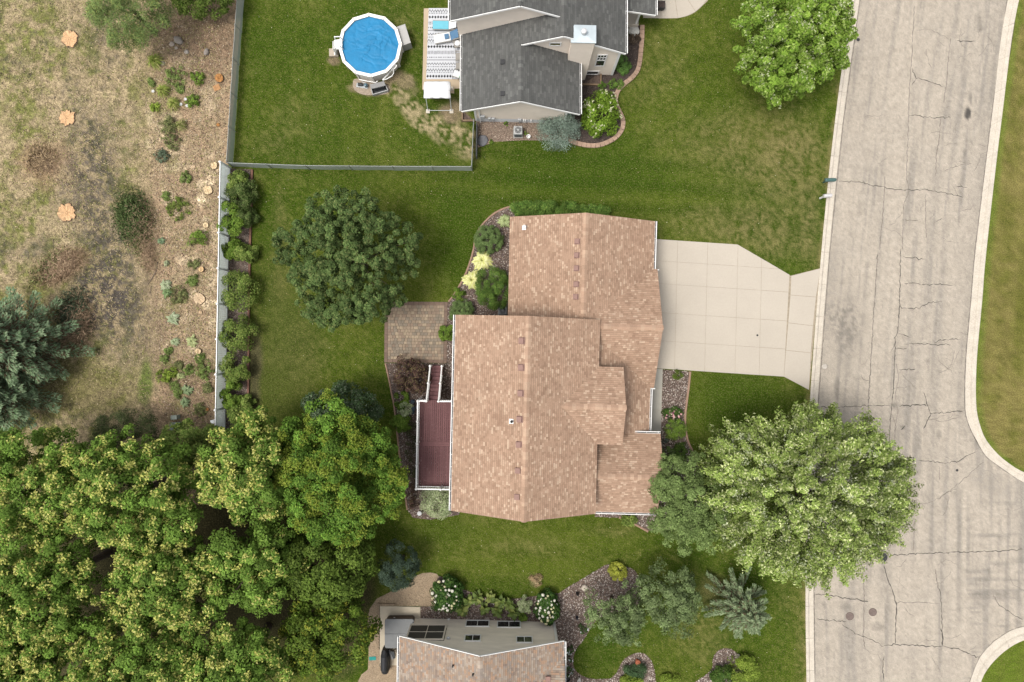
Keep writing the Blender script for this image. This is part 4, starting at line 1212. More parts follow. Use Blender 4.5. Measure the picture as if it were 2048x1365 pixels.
def rail(a, b, h=.93, name='rail'):
    a = Vector(a); b = Vector(b)
    MB().bar(a + z * h, b + z * h, .09, .06).build('top_rail', M_RAIL, deck)
    MB().bar(a + z * .12, b + z * .12, .05, .045).build('bottom_rail', M_RAIL, deck)
    n = max(2, int((b - a).length / .125))
    d = (b - a) / n
    for k in range(1, n):
        p = a + d * k
        MB().bar(p + z * .12, p + z * h, .036, .036).build('baluster', M_RAIL, deck)
off = -dacr * .03
pw = [0, (839 - 797) / 178, (883.5 - 797) / 178, (927.5 - 797) / 178, 1.0]
Pw = [nw_ + off + ddir * (t * (Ld + .02)) for t in pw]
for p in Pw: post(p, 1.0, z0=0.0)
for a, c in zip(Pw[:-1], Pw[1:]): rail(a, c)
se = Pw[-1] + dacr * (nbd * bwid - .05); mid_s = Pw[-1] + dacr * 1.68
post(mid_s, 1.0, z0=0.0); rail(Pw[-1], mid_s); rail(mid_s, se)
stl, str_ = nw_ + dacr * .56, nw_ + dacr * 1.40
stl_p, str_p = stl + off * 0, str_
post(stl_p, 1.0); post(str_p, 1.0); rail(Pw[0], stl_p); rail(str_p, nw_ + dacr * nbd * bwid)
# stairs run north, down to the patio
run, nst = 2.36, 9
sdir = -ddir
bl, br = stl + sdir * run, str_ + sdir * run; bl.z = br.z = .06
for k in range(nst):
    t = (k + .5) / nst; zz = ZD - (k + 1) * (ZD - .06) / (nst + 1) 
    for h in (-.068, .068):
        a = stl + sdir * (run * t + h); c = str_ + sdir * (run * t + h); a.z = c.z = zz
        MB().bar(a + dacr * .03, c - dacr * .03, .128, .03).build('stair_tread', M_DECK[k % 3], deck)
    a = stl + sdir * (run * k / nst); c = str_ + sdir * (run * k / nst); a.z = c.z = zz + .08
    MB().bar(a + dacr * .03, c - dacr * .03, .02, .19).build('riser', M_DECK[1], deck)
for s in (stl, str_):
    b_ = s + sdir * run; b_.z = .06
    MB().bar(s - z * .12, b_ + z * .03, .045, .26).build('stringer', M_DECK[1], deck)
    m_ = s.lerp(b_, .5)
    post(m_, .98); post(b_, .98, z0=0.0)
    rail(s, m_, .9); rail(m_, b_, .9)
# worn square on the deck where a mat lay: sun-faded boards

# ------------------------------------------------------------------ dark-roofed neighbour to the north
nh = thing('house', 'grey-roofed beige house at the top edge beside the pool yard', 'house', W(1080, 200))
tw = math.tan(math.radians(1.5))
def NX(x, y): return (x, y - tw * (x - 0.6))
# south wing
SW0, SW1, SEb, SEt = (-3.51, 15.72), (-3.40, 21.2), (4.66, 15.72), (4.78, 19.9)
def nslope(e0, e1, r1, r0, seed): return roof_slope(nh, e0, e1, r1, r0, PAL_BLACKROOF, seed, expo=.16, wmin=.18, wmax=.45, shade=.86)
P3 = lambda x, y, zz: Vector((*NX(x, y), zz))
zr, ze = 5.25, 3.0
nslope(P3(-3.46, 15.75, ze), P3(-3.42, 21.25, ze), P3(.575, 21.25, zr), P3(.575, 15.75, zr), 201)
nslope(P3(4.66, 15.75, ze), P3(4.66, 21.0, ze), P3(.575, 21.0, zr), P3(.575, 15.75, zr), 202)
ridge_cap(nh, P3(.575, 15.75, zr), P3(.575, 19.4, zr), PAL_BLACKROOF, 203, .55)
# middle block shares the west plane, higher ridge
nslope(P3(.575, 19.45, zr), P3(.575, 21.25, zr), P3(3.30, 21.25, 6.69), P3(3.30, 19.45, 6.69), 204)
nslope(P3(7.60, 19.45, 4.33), P3(7.60, 31, 4.33), P3(3.30, 31, 6.69), P3(3.30, 19.45, 6.69), 205)
nslope(P3(.575, 21.25, zr), P3(.575, 31, zr), P3(3.30, 31, 6.69), P3(3.30, 21.25, 6.69), 208)
ridge_cap(nh, P3(3.30, 19.45, 6.69), P3(3.30, 31, 6.69), PAL_BLACKROOF, 206, .55)
# tall block
nslope(P3(-4.01, 20.75, 5.58), P3(-4.01, 31, 5.58), P3(.525, 31, 7.8), P3(.525, 20.75, 7.8), 207)
nslope(P3(5.06, 20.75, 5.58), P3(5.06, 31, 5.58), P3(.525, 31, 7.8), P3(.525, 20.75, 7.8), 209)
ridge_cap(nh, P3(.525, 20.75, 7.8), P3(.525, 31, 7.8), PAL_BLACKROOF, 210, .49)
# walls
ctr = NX(.6, 25)
siding(nh, NX(-2.60, 16.02), NX(3.80, 16.02), .75, ze + .38, M_SID_BEIGE, ctr, zr - .17)
mb = MB(); q = [NX(-2.61, 16.01), NX(3.81, 16.01), NX(3.81, 16.2), NX(-2.61, 16.2)]; mb.prism(q, 0, .75); mb.build('foundation', M_FOUND, nh)
siding(nh, NX(-2.60, 16.02), NX(-2.60, 21), 0, ze + .3, M_SID_BEIGE, ctr)
siding(nh, NX(3.80, 16.02), NX(3.80, 19.7), 0, ze + .3, M_SID_BEIGE, ctr)
siding(nh, NX(-3.65, 21.02), NX(4.70, 21.02), 0, 5.60, M_SID_BEIGE, ctr, 7.8 - .16)
siding(nh, NX(-3.65, 21.02), NX(-3.65, 31), 0, 5.6, M_SID_BEIGE, ctr)
# middle south wall (asymmetric gable): full lower part + stepped clapboards
def gable_asym(x0, z0e, xr, zr_, x1, z1e, y, zb, zb2, m):
    V = []; F = []
    lap = .115; n = Vector((0, -1, 0))
    k = 0; zz = zb
    while zz < zr_ - .16:
        z2 = min(zz + lap, zr_ - .16)
        def ext(zq):
            a = x0 if zq <= z0e else x0 + (xr - x0) * (zq - z0e) / (zr_ - .16 - z0e)
            b = x1 if zq <= z1e else x1 + (xr - x1) * (zq - z1e) / (zr_ - .16 - z1e)
            return a, b
        a0, b0 = ext(zz); a1, b1 = ext(z2); base = len(V)
        pt = lambda x, off, zq: Vector((*NX(x, y), zq)) + n * off
        V += [pt(a0, .004, zz), pt(b0, .004, zz), pt(b0, .022, zz + .003), pt(a0, .022, zz + .003), pt(b1, .005, z2), pt(a1, .005, z2)]
        F += [(base, base + 1, base + 2, base + 3), (base + 3, base + 2, base + 4, base + 5)]
        zz = z2
    mb = MB(); mb.v = [tuple(v) for v in V]; mb.f = F
    return mb.build('wall', m, nh)
gable_asym(.9, 5.25, 3.30, 6.69, 7.28, 4.35, 19.68, 0, 0, M_SID_BEIGE)
siding(nh, NX(7.28, 19.68), NX(7.28, 31), 0, 4.3, M_SID_BEIGE, ctr)
siding(nh, NX(-3.65, 30.7), NX(4.70, 30.7), 0, 5.60, M_SID_BEIGE, ctr, 7.6)
siding(nh, NX(4.75, 30.7), NX(7.28, 30.7), 0, 4.3, M_SID_BEIGE, ctr)
# rake boards and eave gutters
def rake(a, b, hh=.16):
    a = Vector(a); b = Vector(b); dn = Vector((0, -.02, -.075))
    MB().bar(a + dn, b + dn, .04, hh).build('rake_board', M_WHITE, nh)
rake(P3(-3.46, 15.72, ze), P3(.575, 15.72, zr)); rake(P3(.575, 15.72, zr), P3(4.66, 15.72, ze))
rake(P3(.6, 19.42, zr), P3(3.30, 19.42, 6.69)); rake(P3(3.30, 19.42, 6.69), P3(7.60, 19.42, 4.33))
rake(P3(-4.01, 20.72, 5.58), P3(.525, 20.72, 7.8)); rake(P3(.525, 20.72, 7.8), P3(3.5, 20.72, 6.34))
gutter(nh, P3(-3.46, 15.75, ze), P3(-3.42, 21.0, ze), (-1, 0, 0)); gutter(nh, P3(4.66, 15.75, ze), P3(4.66, 19.65, ze), (1, 0, 0))
gutter(nh, P3(7.60, 19.45, 4.33), P3(7.60, 31, 4.33), (1, 0, 0)); gutter(nh, P3(-4.01, 20.75, 5.58), P3(-4.01, 31, 5.58), (-1, 0, 0))
# corner boards and downspouts
def cboard(x, y, z0, z1, w=.14, name='corner_board'):
    p = NX(x, y); return MB().box((p[0], p[1], (z0 + z1) / 2), (w, w, z1 - z0)).build(name, M_WHITE, nh)
cboard(-2.60, 16.02, .3, 3.1); cboard(3.80, 16.02, .3, 3.1); cboard(7.28, 19.68, .1, 4.3, .17)
cboard(-2.30, 15.93, 0.02, 2.9, .075, 'downspout')
# chimney chase with metal cap
q = [NX(3.83, 19.25), NX(5.32, 19.25), NX(5.32, 20.25), NX(3.83, 20.25)]
for i in range(4):
    siding(nh, q[i], q[(i + 1) % 4], 0, 6.25, M_SID_BEIGE, NX(4.57, 19.75), name='chimney')
mb = MB(); q2 = [NX(3.76, 19.18), NX(5.39, 19.18), NX(5.39, 20.32), NX(3.76, 20.32)]
cc = NX(4.57, 19.75)
mb.prism(q2, 6.25, 6.33)
M_CAPM = mat('chase_cap_metal', (0.56, 0.63, 0.66), .4, .12, 1.2, metal=.25)
mb.add([(*p, 6.331) for p in [q2[0], q2[1], q2[2], q2[3]]] + [(cc[0], cc[1], 6.40)], [(0, 1, 4), (1, 2, 4), (2, 3, 4), (3, 0, 4)])
cap = mb.build('chimney_cap', M_CAPM, nh)
mb = MB(); mb.cyl((cc[0], cc[1], 6.33), .13, .30, 18); mb.build('flue', M_GALV, cap)
MB().lathe((cc[0], cc[1], 6.60), [(.17, 0), (.18, .10), (.17, .20), (.09, .25), (.01, .26)], 18).build('flue_cap', mat('flue_cap_metal', (.72, .72, .72), .4, .05, metal=.2), cap)
# windows
S = (0, -1, 0)
p = NX(6.17, 19.66); window(nh, (p[0], p[1], 3.10), S, .62, .86, 3, 2); window(nh, (p[0], p[1], 2.15), S, .62, .95, 1, 1)
p = NX(2.85, 19.66); window(nh, (p[0], p[1], 5.02), S, .72, .42, 1, 1, pane=glass_mat('amber_glass', (.10, .09, .035)))
p = NX(5.85, 19.66); window(nh, (p[0], p[1], .42), S, .85, .55, 1, 1)
# porch roof over the front stoop
nslope(P3(9.9, 22.75, 2.9), P3(9.9, 31, 2.9), P3(7.3, 31, 3.6), P3(7.3, 22.75, 3.6), 215)
rake(P3(7.45, 22.72, 3.52), P3(9.9, 22.72, 2.92), .18); gutter(nh, P3(9.9, 22.75, 2.9), P3(9.9, 31, 2.9), (1, 0, 0))
mb = MB(); q = [NX(7.3, 23.15), NX(9.2, 23.15), NX(9.2, 31), NX(7.3, 31)]; mb.prism(q, 0, .42); mb.build('stoop', M_CONC, nh, .02)
MB().box((*NX(9.0, 23.3), 1.55), (.14, .14, 2.5)).build('porch_post', M_WHITE, nh)
MB().box((*NX(7.9, 23.6), 1.2), (.10, 1.0, 1.6)).build('porch_wall', M_SID_BEIGE, nh)
# meters, vents and pipes on the gable wall
M_METER = mat('meter_grey', (.50, .51, .51), .5, .08, 5)
for x, zc, sx, sz in ((-2.1, 1.25, .32, .5), (-1.62, .95, .22, .28), (-1.35, .95, .24, .22), (.55, .88, .26, .18)):
    p = NX(x, 15.92); o = MB().box((p[0], p[1], zc), (sx, .14, sz)).build('meter_box', M_METER, nh, .02)
    MB().bar((p[0], p[1] + .02, zc - sz / 2), (p[0], p[1] + .02, .0), .035, .035).build('conduit', M_METER, o)
for x in (.83, .95, 1.38):
    p = NX(x, 15.92); MB().tube([(p[0], p[1] + .08, .75), (p[0], p[1], .75), (p[0], p[1] - .04, .45)], .035, 8).build('vent_pipe', M_WHITE, nh)
# dark box vents in the slope
for x, y, zz in ((-.62, 18.5, 4.62), (-.62, 16.4, 4.62)):
    p = NX(x, y); MB().box((p[0], p[1], zz + .06), (.3, .3, .10)).build('box_vent', mat('black_vent', (.045, .045, .047), .7, .1), nh, .01)
# timber window wells standing round the basement windows
def well(pts, label, hgt=.22):
    P = [W(*p) for p in pts]
    r = thing('window_well', label, 'window well', (P[0].x, P[0].y, 0))
    m = mat('well_timber', (.24, .165, .105), .85, .2, 3)
    for a, c in zip(P[:-1], P[1:]):
        dd = (c - a).normalized() * .05
        for k in range(2): MB().bar(a - dd + Vector((0, 0, .06 + k * .115)), c + dd + Vector((0, 0, .06 + k * .115)), .10, .112).build('timber', m, r, .006)
    mb = MB(); mb.prism([(p.x, p.y) for p in P], .014, .03); mb.build('gravel_floor', M_MULCH, r)
well([r3(405, 735), r3(590, 740), r3(592, 610)], 'timber window well beside the beige chimney')
well([(949, 243), (924.5, 243), (925.5, 222)], 'timber window well at the wire fence corner of the northern house')
ac_unit(1036, 264, 'light grey air conditioner on pebbles by the northern gable wall', .62, ('light', (.42, .42, .41)))

# ------------------------------------------------------------------ neighbour to the south
sh = thing('house', 'house with mottled grey and orange shingles at the bottom edge by a hot tub', 'house', W(960, 1300))
tws = math.tan(math.radians(1.75))
def SX(x, y): return (x, y - tws * (x + 2.03))
Q3 = lambda x, y, zz: Vector((*SX(x, y), zz))
se_, sr_ = 3.85, 6.45
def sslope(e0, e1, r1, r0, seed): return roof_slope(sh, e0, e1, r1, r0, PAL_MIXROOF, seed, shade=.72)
sslope(Q3(-7.6, -20.16, se_), Q3(-7.75, -29, se_), Q3(-2.1, -29, sr_), Q3(-2.03, -20.16, sr_), 301)
sslope(Q3(3.52, -20.16, se_), Q3(3.45, -29, se_), Q3(-2.1, -29, sr_), Q3(-2.03, -20.16, sr_), 302)
ridge_cap(sh, Q3(-2.03, -20.16, sr_), Q3(-2.1, -29, sr_), PAL_MIXROOF, 303, .47)
sslope(Q3(3.54, -21.15, se_ + .02), Q3(-2.0, -21.15, se_ + .02), Q3(-2.0, -26.5, 6.4), Q3(3.54, -26.5, 6.4), 304)
cs = SX(-2, -24)
siding(sh, SX(-4.62, -20.45), SX(3.10, -20.45), 0, 4.02, M_SID_GREY, cs)
def gable_top():
    V = []; F = []; zz = 4.02; n = Vector((0, 1, 0))
    def ext(zq):
        f = max(0, (zq - 4.02) / (6.27 - 4.02)); return -7.2 + (5.17) * f, 3.10 - 5.13 * f
    while zz < 6.27:
        z2 = min(zz + .115, 6.27); a0, b0 = ext(zz); a1, b1 = ext(z2); base = len(V)
        pt = lambda x, o, q: Q3(x, -20.45, q) + n * o
        V += [pt(b0, .004, zz), pt(a0, .004, zz), pt(a0, .022, zz + .003), pt(b0, .022, zz + .003), pt(a1, .005, z2), pt(b1, .005, z2)]
        F += [(base, base + 1, base + 2, base + 3), (base + 3, base + 2, base + 4, base + 5)]; zz = z2
    mb = MB(); mb.v = [tuple(v) for v in V]; mb.f = F; mb.build('wall', M_SID_GREY, sh)
gable_top()
siding(sh, SX(3.10, -20.45), SX(3.10, -29), 0, 3.9, M_SID_GREY, cs); siding(sh, SX(-7.2, -20.45), SX(-7.2, -29), 0, 3.9, M_SID_GREY, cs)
siding(sh, SX(-7.2, -20.46), SX(-4.62, -20.46), 0, 1.2, M_SID_GREY, cs)
siding(sh, SX(-7.2, -20.46), SX(-4.62, -20.46), 3.62, 4.02, M_SID_GREY, cs)
siding(sh, SX(-7.2, -28.7), SX(3.10, -28.7), 0, 4.0, M_SID_GREY, cs, 6.2)
NN = (0, 1, 0)
for x, zz, w, h in ((-2.49, .72, 1.66, 1.02), (-.225, .72, 1.66, 1.02), (-2.70, 3.15, 1.08, .92), (.85, 3.15, 1.08, .92)):
    p = SX(x, -20.43); window(sh, (p[0], p[1], zz), NN, w, h, 2, 1, .075)
p = SX(-5.95, -20.43); window(sh, (p[0], p[1], 2.42), NN, 2.5, 2.3, 2, 2, .10, trim=M_SID_GREY, pane=mat('insect_screen', (.085, .08, .068), .8, .15, 3), name='screened_opening')
for a, c in ((Q3(-7.6, -20.14, se_), Q3(-2.03, -20.14, sr_)), (Q3(-2.03, -20.14, sr_), Q3(3.52, -20.14, se_))):
    dn = Vector((0, .02, -.07)); MB().bar(a + dn, c + dn, .04, .15).build('rake_board', M_WHITE, sh)
gutter(sh, Q3(-7.6, -20.16, se_), Q3(-7.75, -29, se_), (-1, 0, 0)); gutter(sh, Q3(3.52, -20.16, se_), Q3(3.5, -29, se_), (1, 0, 0))
p = SX(3.02, -20.36); MB().box((p[0], p[1], 1.9), (.085, .085, 3.7)).build('downspout', M_WHITE, sh)
p = SX(3.10, -20.45); MB().box((p[0], p[1], 1.95), (.12, .12, 3.8)).build('corner_board', M_WHITE, sh)
p = SX(-4.62, -20.42); MB().box((p[0], p[1], .12), (.16, .12, .2)).build('corner_block', M_WHITE, sh)
p = SX(-4.35, -20.38); MB().lathe((p[0], p[1], 3.35), [(.12, 0), (.13, .05), (.05, .1)], 12).build('dome_light', M_GALV, sh)
for px, py in ((906, 1330.5), (946, 1348)):
    v, up = on_slope(px, py, Q3(-7.6, -22, se_), Q3(-2.05, -22, sr_)); MB().tube([v, v + Vector((0, 0, .26))], .055, 10).build('vent_pipe', mat('dark_rubber'), sh)
v, up = on_slope(1096, 1357, Q3(2, -21.15, se_), Q3(2, -26.5, 6.4)); MB().box((v.x, v.y, v.z + .07), (.33, .33, .14)).build('box_vent', M_VENT, sh, .01)

# ================================================================== FENCES
Zv = Vector((0, 0, 1))
def vinyl_fence():
    a, b = W(461, 337), W(450.5, 884); h = 1.78
    r = thing('privacy_fence', 'tall white vinyl privacy fence between the shrubs and the cleared field', 'fence', a)
    L = (b - a).length; d = (b - a) / L; n = int(round(L / 2.44)); st = L / n
    bm = mat('vinyl_board', (.93, .96, .95), .5, .04, .8, transl=.5)
    for i in range(n + 1):
        p = a + d * st * i
        o = MB().box((p.x, p.y, (h + .06) / 2), (.127, .127, h + .06)).build('post', M_VINYL, r, .005)
        MB().lathe((p.x, p.y, h + .06), [(.10, 0), (.10, .025), (.01, .08)], 4).build('post_cap', M_VINYL, o)
    me = None
    for i in range(n):
        p = a + d * (st * i + .065); q = a + d * (st * (i + 1) - .065)
        MB().bar(p + Zv * (h - .07), q + Zv * (h - .07), .055, .14).build('top_rail', M_VINYL, r)
        MB().bar(p + Zv * .12, q + Zv * .12, .055, .14).build('bottom_rail', M_VINYL, r)
        nb = 15; w = (q - p).length / nb
        for k in range(nb):
            c = p + d * w * (k + .5)
            if me is None:
                o = MB().bar(c + Zv * .19 - d * (w / 2 - .004), c + Zv * .19 + d * (w / 2 - .004), .028, .001).build('board', bm, r)
                bpy.data.objects.remove(o)
                o = MB().bar((c.x, c.y, .15), (c.x, c.y, h - .13), w - .009, .028, up=(d.y, -d.x, 0)).build('board', bm, r, loc=(c.x, c.y, 0))
                me = o.data
            else:
                o = bpy.data.objects.new('board', me); o.parent = r; o.location = Vector((c.x, c.y, 0)) - r.location; COL.objects.link(o)
vinyl_fence()

def mesh_mat():
    if 'fence_mesh' in MATS: return MATS['fence_mesh']
    m, nt, b = _principled('fence_mesh'); N, L = nt.nodes, nt.links
    b.inputs['Base Color'].default_value = (.36, .40, .38, 1); b.inputs['Roughness'].default_value = .6
    tc = N.new('ShaderNodeTexCoord'); ns = N.new('ShaderNodeTexNoise'); ns.inputs['Scale'].default_value = 5.0
    L.new(tc.outputs['Object'], ns.inputs['Vector'])
    mr = N.new('ShaderNodeMapRange'); mr.inputs['To Min'].default_value = .72; mr.inputs['To Max'].default_value = .95
    L.new(ns.outputs['Fac'], mr.inputs['Value']); L.new(mr.outputs[0], b.inputs['Alpha'])
    MATS['fence_mesh'] = m
    return m
def wire_fence(pts, label, h=1.22, step=2.7, sag=.0):
    P = [W(*p) for p in pts]
    r = thing('wire_fence', label, 'fence', P[0])
    pm = mat('fence_pipe', (.42, .44, .43), .5, .1, 4, metal=.2)
    pos = []
    for a, b in zip(P[:-1], P[1:]):
        n = max(1, int(round((b - a).length / step)))
        pos += [a + (b - a) * k / n for k in range(n)]
    pos.append(P[-1])
    for p in pos:
        o = MB().tube([p, p + Zv * (h + .04)], .032, 10).build('post', pm, r)
        MB().lathe((p.x, p.y, h + .04), [(.036, 0), (.036, .02), (.012, .05)], 10).build('post_cap', pm, o)
    for i, (a, b) in enumerate(zip(pos[:-1], pos[1:])):
        MB().tube([a + Zv * h, a.lerp(b, .5) + Zv * (h - .02), b + Zv * h], .02, 8).build('top_rail', pm, r)
        s = Vector((-(b - a).y, (b - a).x, 0)).normalized() * .006
        V = []; n = 6
        for k in range(n + 1):
            q = a.lerp(b, k / n) + s * (1.5 + 2.0 * math.sin(k * 1.1 + i))
            for t in (0, .5, 1.0): V.append(tuple(q + Zv * (.04 + t * (h - .06)) + s * 2 * math.sin(t * 3 + i)))
        F = [(k * 3 + t, k * 3 + 3 + t, k * 3 + 4 + t, k * 3 + 1 + t) for k in range(n) for t in (0, 1)]
        npmesh('mesh_panel', V, F, mesh_mat(), r)
wire_fence([(500, -150), (488, 0), (479, 130), (466.5, 331)], 'grey mesh fence running north from the white fence along the pool yard')
wire_fence([(467.5, 334.5), (620, 340), (790, 341.5), (944, 342)], 'grey mesh fence crossing the lawn south of the pool yard')
wire_fence([(945, 340), (947, 295), (949, 250)], 'short grey mesh fence from the lawn corner to the northern house')
# gate leaf standing open beside it
a, b = W(953.5, 320), W(954.5, 252)
r = thing('garden_gate', 'dark grey slatted gate leaf beside the short mesh fence', 'gate', a)
gm = mat('gate_grey', (.13, .135, .14), .8, .2, 4)
d = (b - a) / 9
for k in range(9):
    p = a + d * (k + .06); q = a + d * (k + .94)
    m_ = (p + q) / 2; MB().bar(Vector((m_.x, m_.y, .06)), Vector((m_.x, m_.y, 1.0)), (q - p).length, .025, up=(1, 0, 0)).build('slat', gm, r)
for zz in (.25, .85): MB().bar(a + Zv * zz + Vector((.03, 0, 0)), b + Zv * zz + Vector((.03, 0, 0)), .035, .08).build('gate_rail', gm, r)

# ================================================================== POOL
ZP = 1.3
pc0 = W(739.8, 90.5, ZP); pr = 2.27
pool = thing('swimming_pool', 'round above-ground pool with white rim and blue cover', 'pool', (pc0.x, pc0.y, 0))
ang = [math.radians(90 + 2 + 30 * k) for k in range(12)]
ring = lambda r, z: [(pc0.x + r * math.cos(a), pc0.y + r * math.sin(a), z) for a in ang]
M_PWALL = mat('pool_wall', (.80, .76, .69), .5, .12, 2, streak=(2, 2, .4))
for k in range(12):
    a0, a1 = ang[k], ang[(k + 1) % 12]
    P = lambda r, a, z: (pc0.x + r * math.cos(a), pc0.y + r * math.sin(a), z)
    mb = MB(); mb.hexa([P(pr - .19, a0, 0.02), P(pr - .12, a0, 0.02), P(pr - .12, a1, .02), P(pr - .19, a1, .02)], [P(pr - .19, a0, ZP - .04), P(pr - .12, a0, ZP - .04), P(pr - .12, a1, ZP - .04), P(pr - .19, a1, ZP - .04)])
    mb.build('wall_panel', M_PWALL, pool)
    mb = MB(); e = .006
    mb.hexa([P(pr - .21, a0 + e, ZP - .05), P(pr + .02, a0 + e, ZP - .05), P(pr + .02, a1 - e, ZP - .05), P(pr - .21, a1 - e, ZP - .05)], [P(pr - .21, a0 + e, ZP), P(pr + .02, a0 + e, ZP), P(pr + .02, a1 - e, ZP), P(pr - .21, a1 - e, ZP)])
    mb.build('rim_segment', M_WHITE, pool, .015)
    c = P(pr - .09, a0, 0); u = MB(); u.box((c[0], c[1], ZP / 2), (.09, .13, ZP - .03), a0); u.build('upright', M_PWALL, pool)
    c = P(pr - .095, a0, 0); MB().box((c[0], c[1], ZP + .006), (.25, .10, .022), a0).build('rim_joint', mat('rim_joint', (.66, .58, .52), .5, .05), pool, .008)
# cover, wrinkled
nr, na = 46, 120
rr = np.linspace(0, 1, nr)[1:]; th = np.linspace(0, 2 * math.pi, na, endpoint=False)
Rg, Tg = np.meshgrid(rr, th, indexing='ij')
sect = np.mod(Tg - ang[0] + math.pi * 4, math.pi / 6) - math.pi / 12
Rp = (pr - .20) * Rg * (1 - Rg ** 6 * (1 - math.cos(math.pi / 12) / np.cos(sect)))
cx_, cy_ = Rp * np.cos(Tg), Rp * np.sin(Tg)
wr = np.zeros_like(cx_)
rgw = np.random.default_rng(4)
for k in range(34):     # creases: folds with a sharp crest, wandering
    ox, oy = rgw.uniform(-1.7, 1.7, 2); a = rgw.uniform(0, math.pi); ln = rgw.uniform(.4, 1.5); wd = rgw.uniform(.025, .06)
    u = (cx_ - ox) * math.cos(a) + (cy_ - oy) * math.sin(a); v = -(cx_ - ox) * math.sin(a) + (cy_ - oy) * math.cos(a) + .09 * np.sin(u * 3.1 + k) + .05 * np.sin(u * 7 + 2 * k)
    wr += rgw.choice([1, -1, -1]) * rgw.uniform(.03, .065) * np.exp(-np.abs(v) / wd) * np.exp(-(u / ln) ** 4)
wr += .05 * (fbm(cx_ * 10 + 60, cy_ * 10 + 60, 6, 55, 4) - .5)
Zc = ZP - .13 + wr * (1 - Rg ** 8)
V = np.concatenate([[[pc0.x, pc0.y, float(Zc[0].mean())]], np.stack([cx_ + pc0.x, cy_ + pc0.y, Zc], -1).reshape(-1, 3)])
F = []
for i in range(nr - 2):
    for k in range(na):
        a = 1 + i * na + k; b = 1 + i * na + (k + 1) % na; F.append((a, a + na, b + na, b))
F += [(0, 1 + k, 1 + (k + 1) % na, 1 + (k + 1) % na) for k in range(na)]
me = bpy.data.meshes.new('cover'); me.from_pydata([tuple(v) for v in (V - np.array(pool.location))], [], [f if f[2] != f[3] else f[:3] for f in F]); me.update()
for p in me.polygons: p.use_smooth = True
me.materials.append(mat('blue_cover', (.024, .225, .450), .55, .14, 1.3, .25, 9, spec=.2))
o = bpy.data.objects.new('cover', me); o.parent = pool; COL.objects.link(o)
# ladder over the west rim
lp = W(*r1(185, 545), ZP)
lad = thing('pool_ladder', 'white A-frame ladder straddling the west rim of the pool', 'ladder', (lp.x - .35, lp.y, 0))
for sy in (-.32, .32):
    MB().tube([(lp.x - .55, lp.y + sy, .02), (lp.x - .22, lp.y + sy, ZP + .05), (lp.x - .16, lp.y + sy, ZP + .55), (lp.x + .22, lp.y + sy, ZP + .58), (lp.x + .32, lp.y + sy, ZP - .02)], .035, 8).build('handrail', M_WHITE, lad)
for k in range(4):
    zz = .3 + k * .33; xx = lp.x - .55 + .33 * (zz / (ZP + .05)); MB().box((xx, lp.y, zz), (.20, .60, .045)).build('step', M_WHITE, lad, .01)
MB().box((lp.x + .02, lp.y, ZP + .05), (.52, .70, .05)).build('platform', M_WHITE, lad, .01)
mb = MB(); mb.box((lp.x - .40, lp.y - .05, .75), (.04, .58, 1.1)); mb.build('step_barrier', M_WHITE, lad)
bx0 = W(*r1(118, 650), .2); b_ = MB(); b_.box((bx0.x, bx0.y, .13), (.66, .56, .24), .02); top(b_.build('step_block', mat('beige_block', (.46, .39, .31), .8, .1, 3), bevel=.02, loc=(bx0.x, bx0.y, 0.0)), 'beige square step block at the foot of the pool ladder', 'step')
# deck box on the east side
q = [W(*r1(978, 305), 1.0), W(*r1(1092, 265), 1.0), W(*r1(1168, 512), 1.0), W(*r1(1050, 555), 1.0)]
g = thing('storage_box', 'grey storage box standing against the east side of the pool', 'box', (sum(p.x for p in q) / 4, sum(p.y for p in q) / 4, 0))
MB().prism([(p.x, p.y) for p in q], .0, .93).build('body', mat('box_grey', (.34, .33, .32), .6, .06, 3), g, .015)
cx, cy = g.location.x, g.location.y
MB().prism([(cx + (p.x - cx) * 1.04, cy + (p.y - cy) * 1.04) for p in q], .932, 1.0).build('lid', mat('box_lid', (.46, .445, .425), .6, .05, 3), g, .02)
# pump set on a pad
q = smooth_line([r1(*p) for p in ((385, 1040), (440, 1010), (640, 1040), (860, 1100), (880, 1170), (820, 1220), (640, 1235), (500, 1220), (395, 1150))], 5, True)
poly_sheet('pump_pad', q, mat('pad_sand', (.36, .29, .22), .95, .2, 6, .5, 20, fine=(20, .3)), .009)
pp0 = W(*r1(480, 1085), .2)
pump = thing('pool_pump', 'small black pool pump with white hose south of the pool', 'pump', (pp0.x, pp0.y, .01))
MB().box((pp0.x + .12, pp0.y - .05, .04), (.85, .32, .05), -.15).build('base', mat('pump_base', (.46, .48, .48), .6, .1), pump, .01)
MB().tube([(pp0.x - .16, pp0.y, .2), (pp0.x + .16, pp0.y - .02, .2)], .12, 14).build('motor', mat('pump_black', (.035, .04, .042), .5, .1), pump, .01)
MB().lathe((pp0.x + .42, pp0.y - .1, .05), [(.12, 0), (.13, .3), (.10, .36), (.03, .38)], 16).build('strainer', mat('pump_blue', (.09, .16, .20), .3, .1), pump)
MB().tube([W(*r1(470, 1020), .45), W(*r1(560, 1040), .5), W(*r1(690, 1062), .4), W(*r1(720, 1040), .5)], .035, 8).build('hose', M_WHITE, pump)
MB().tube([W(*r1(500, 1050), .3), W(*r1(570, 1075), .25), W(*r1(585, 1110), .2)], .025, 8).build('hose', M_GALV, pump)
q = [W(*r1(612, 1085), .62), W(*r1(805, 1040), .62), W(*r1(825, 1100), .62), W(*r1(625, 1150), .62)]
flt = thing('filter_box', 'grey equipment box with open dark front south of the pool', 'box', (sum(p.x for p in q) / 4, sum(p.y for p in q) / 4, 0))
MB().prism([(p.x, p.y) for p in q], .56, .62).build('lid', mat('filter_lid', (.27, .265, .26), .6, .08), flt, .01)
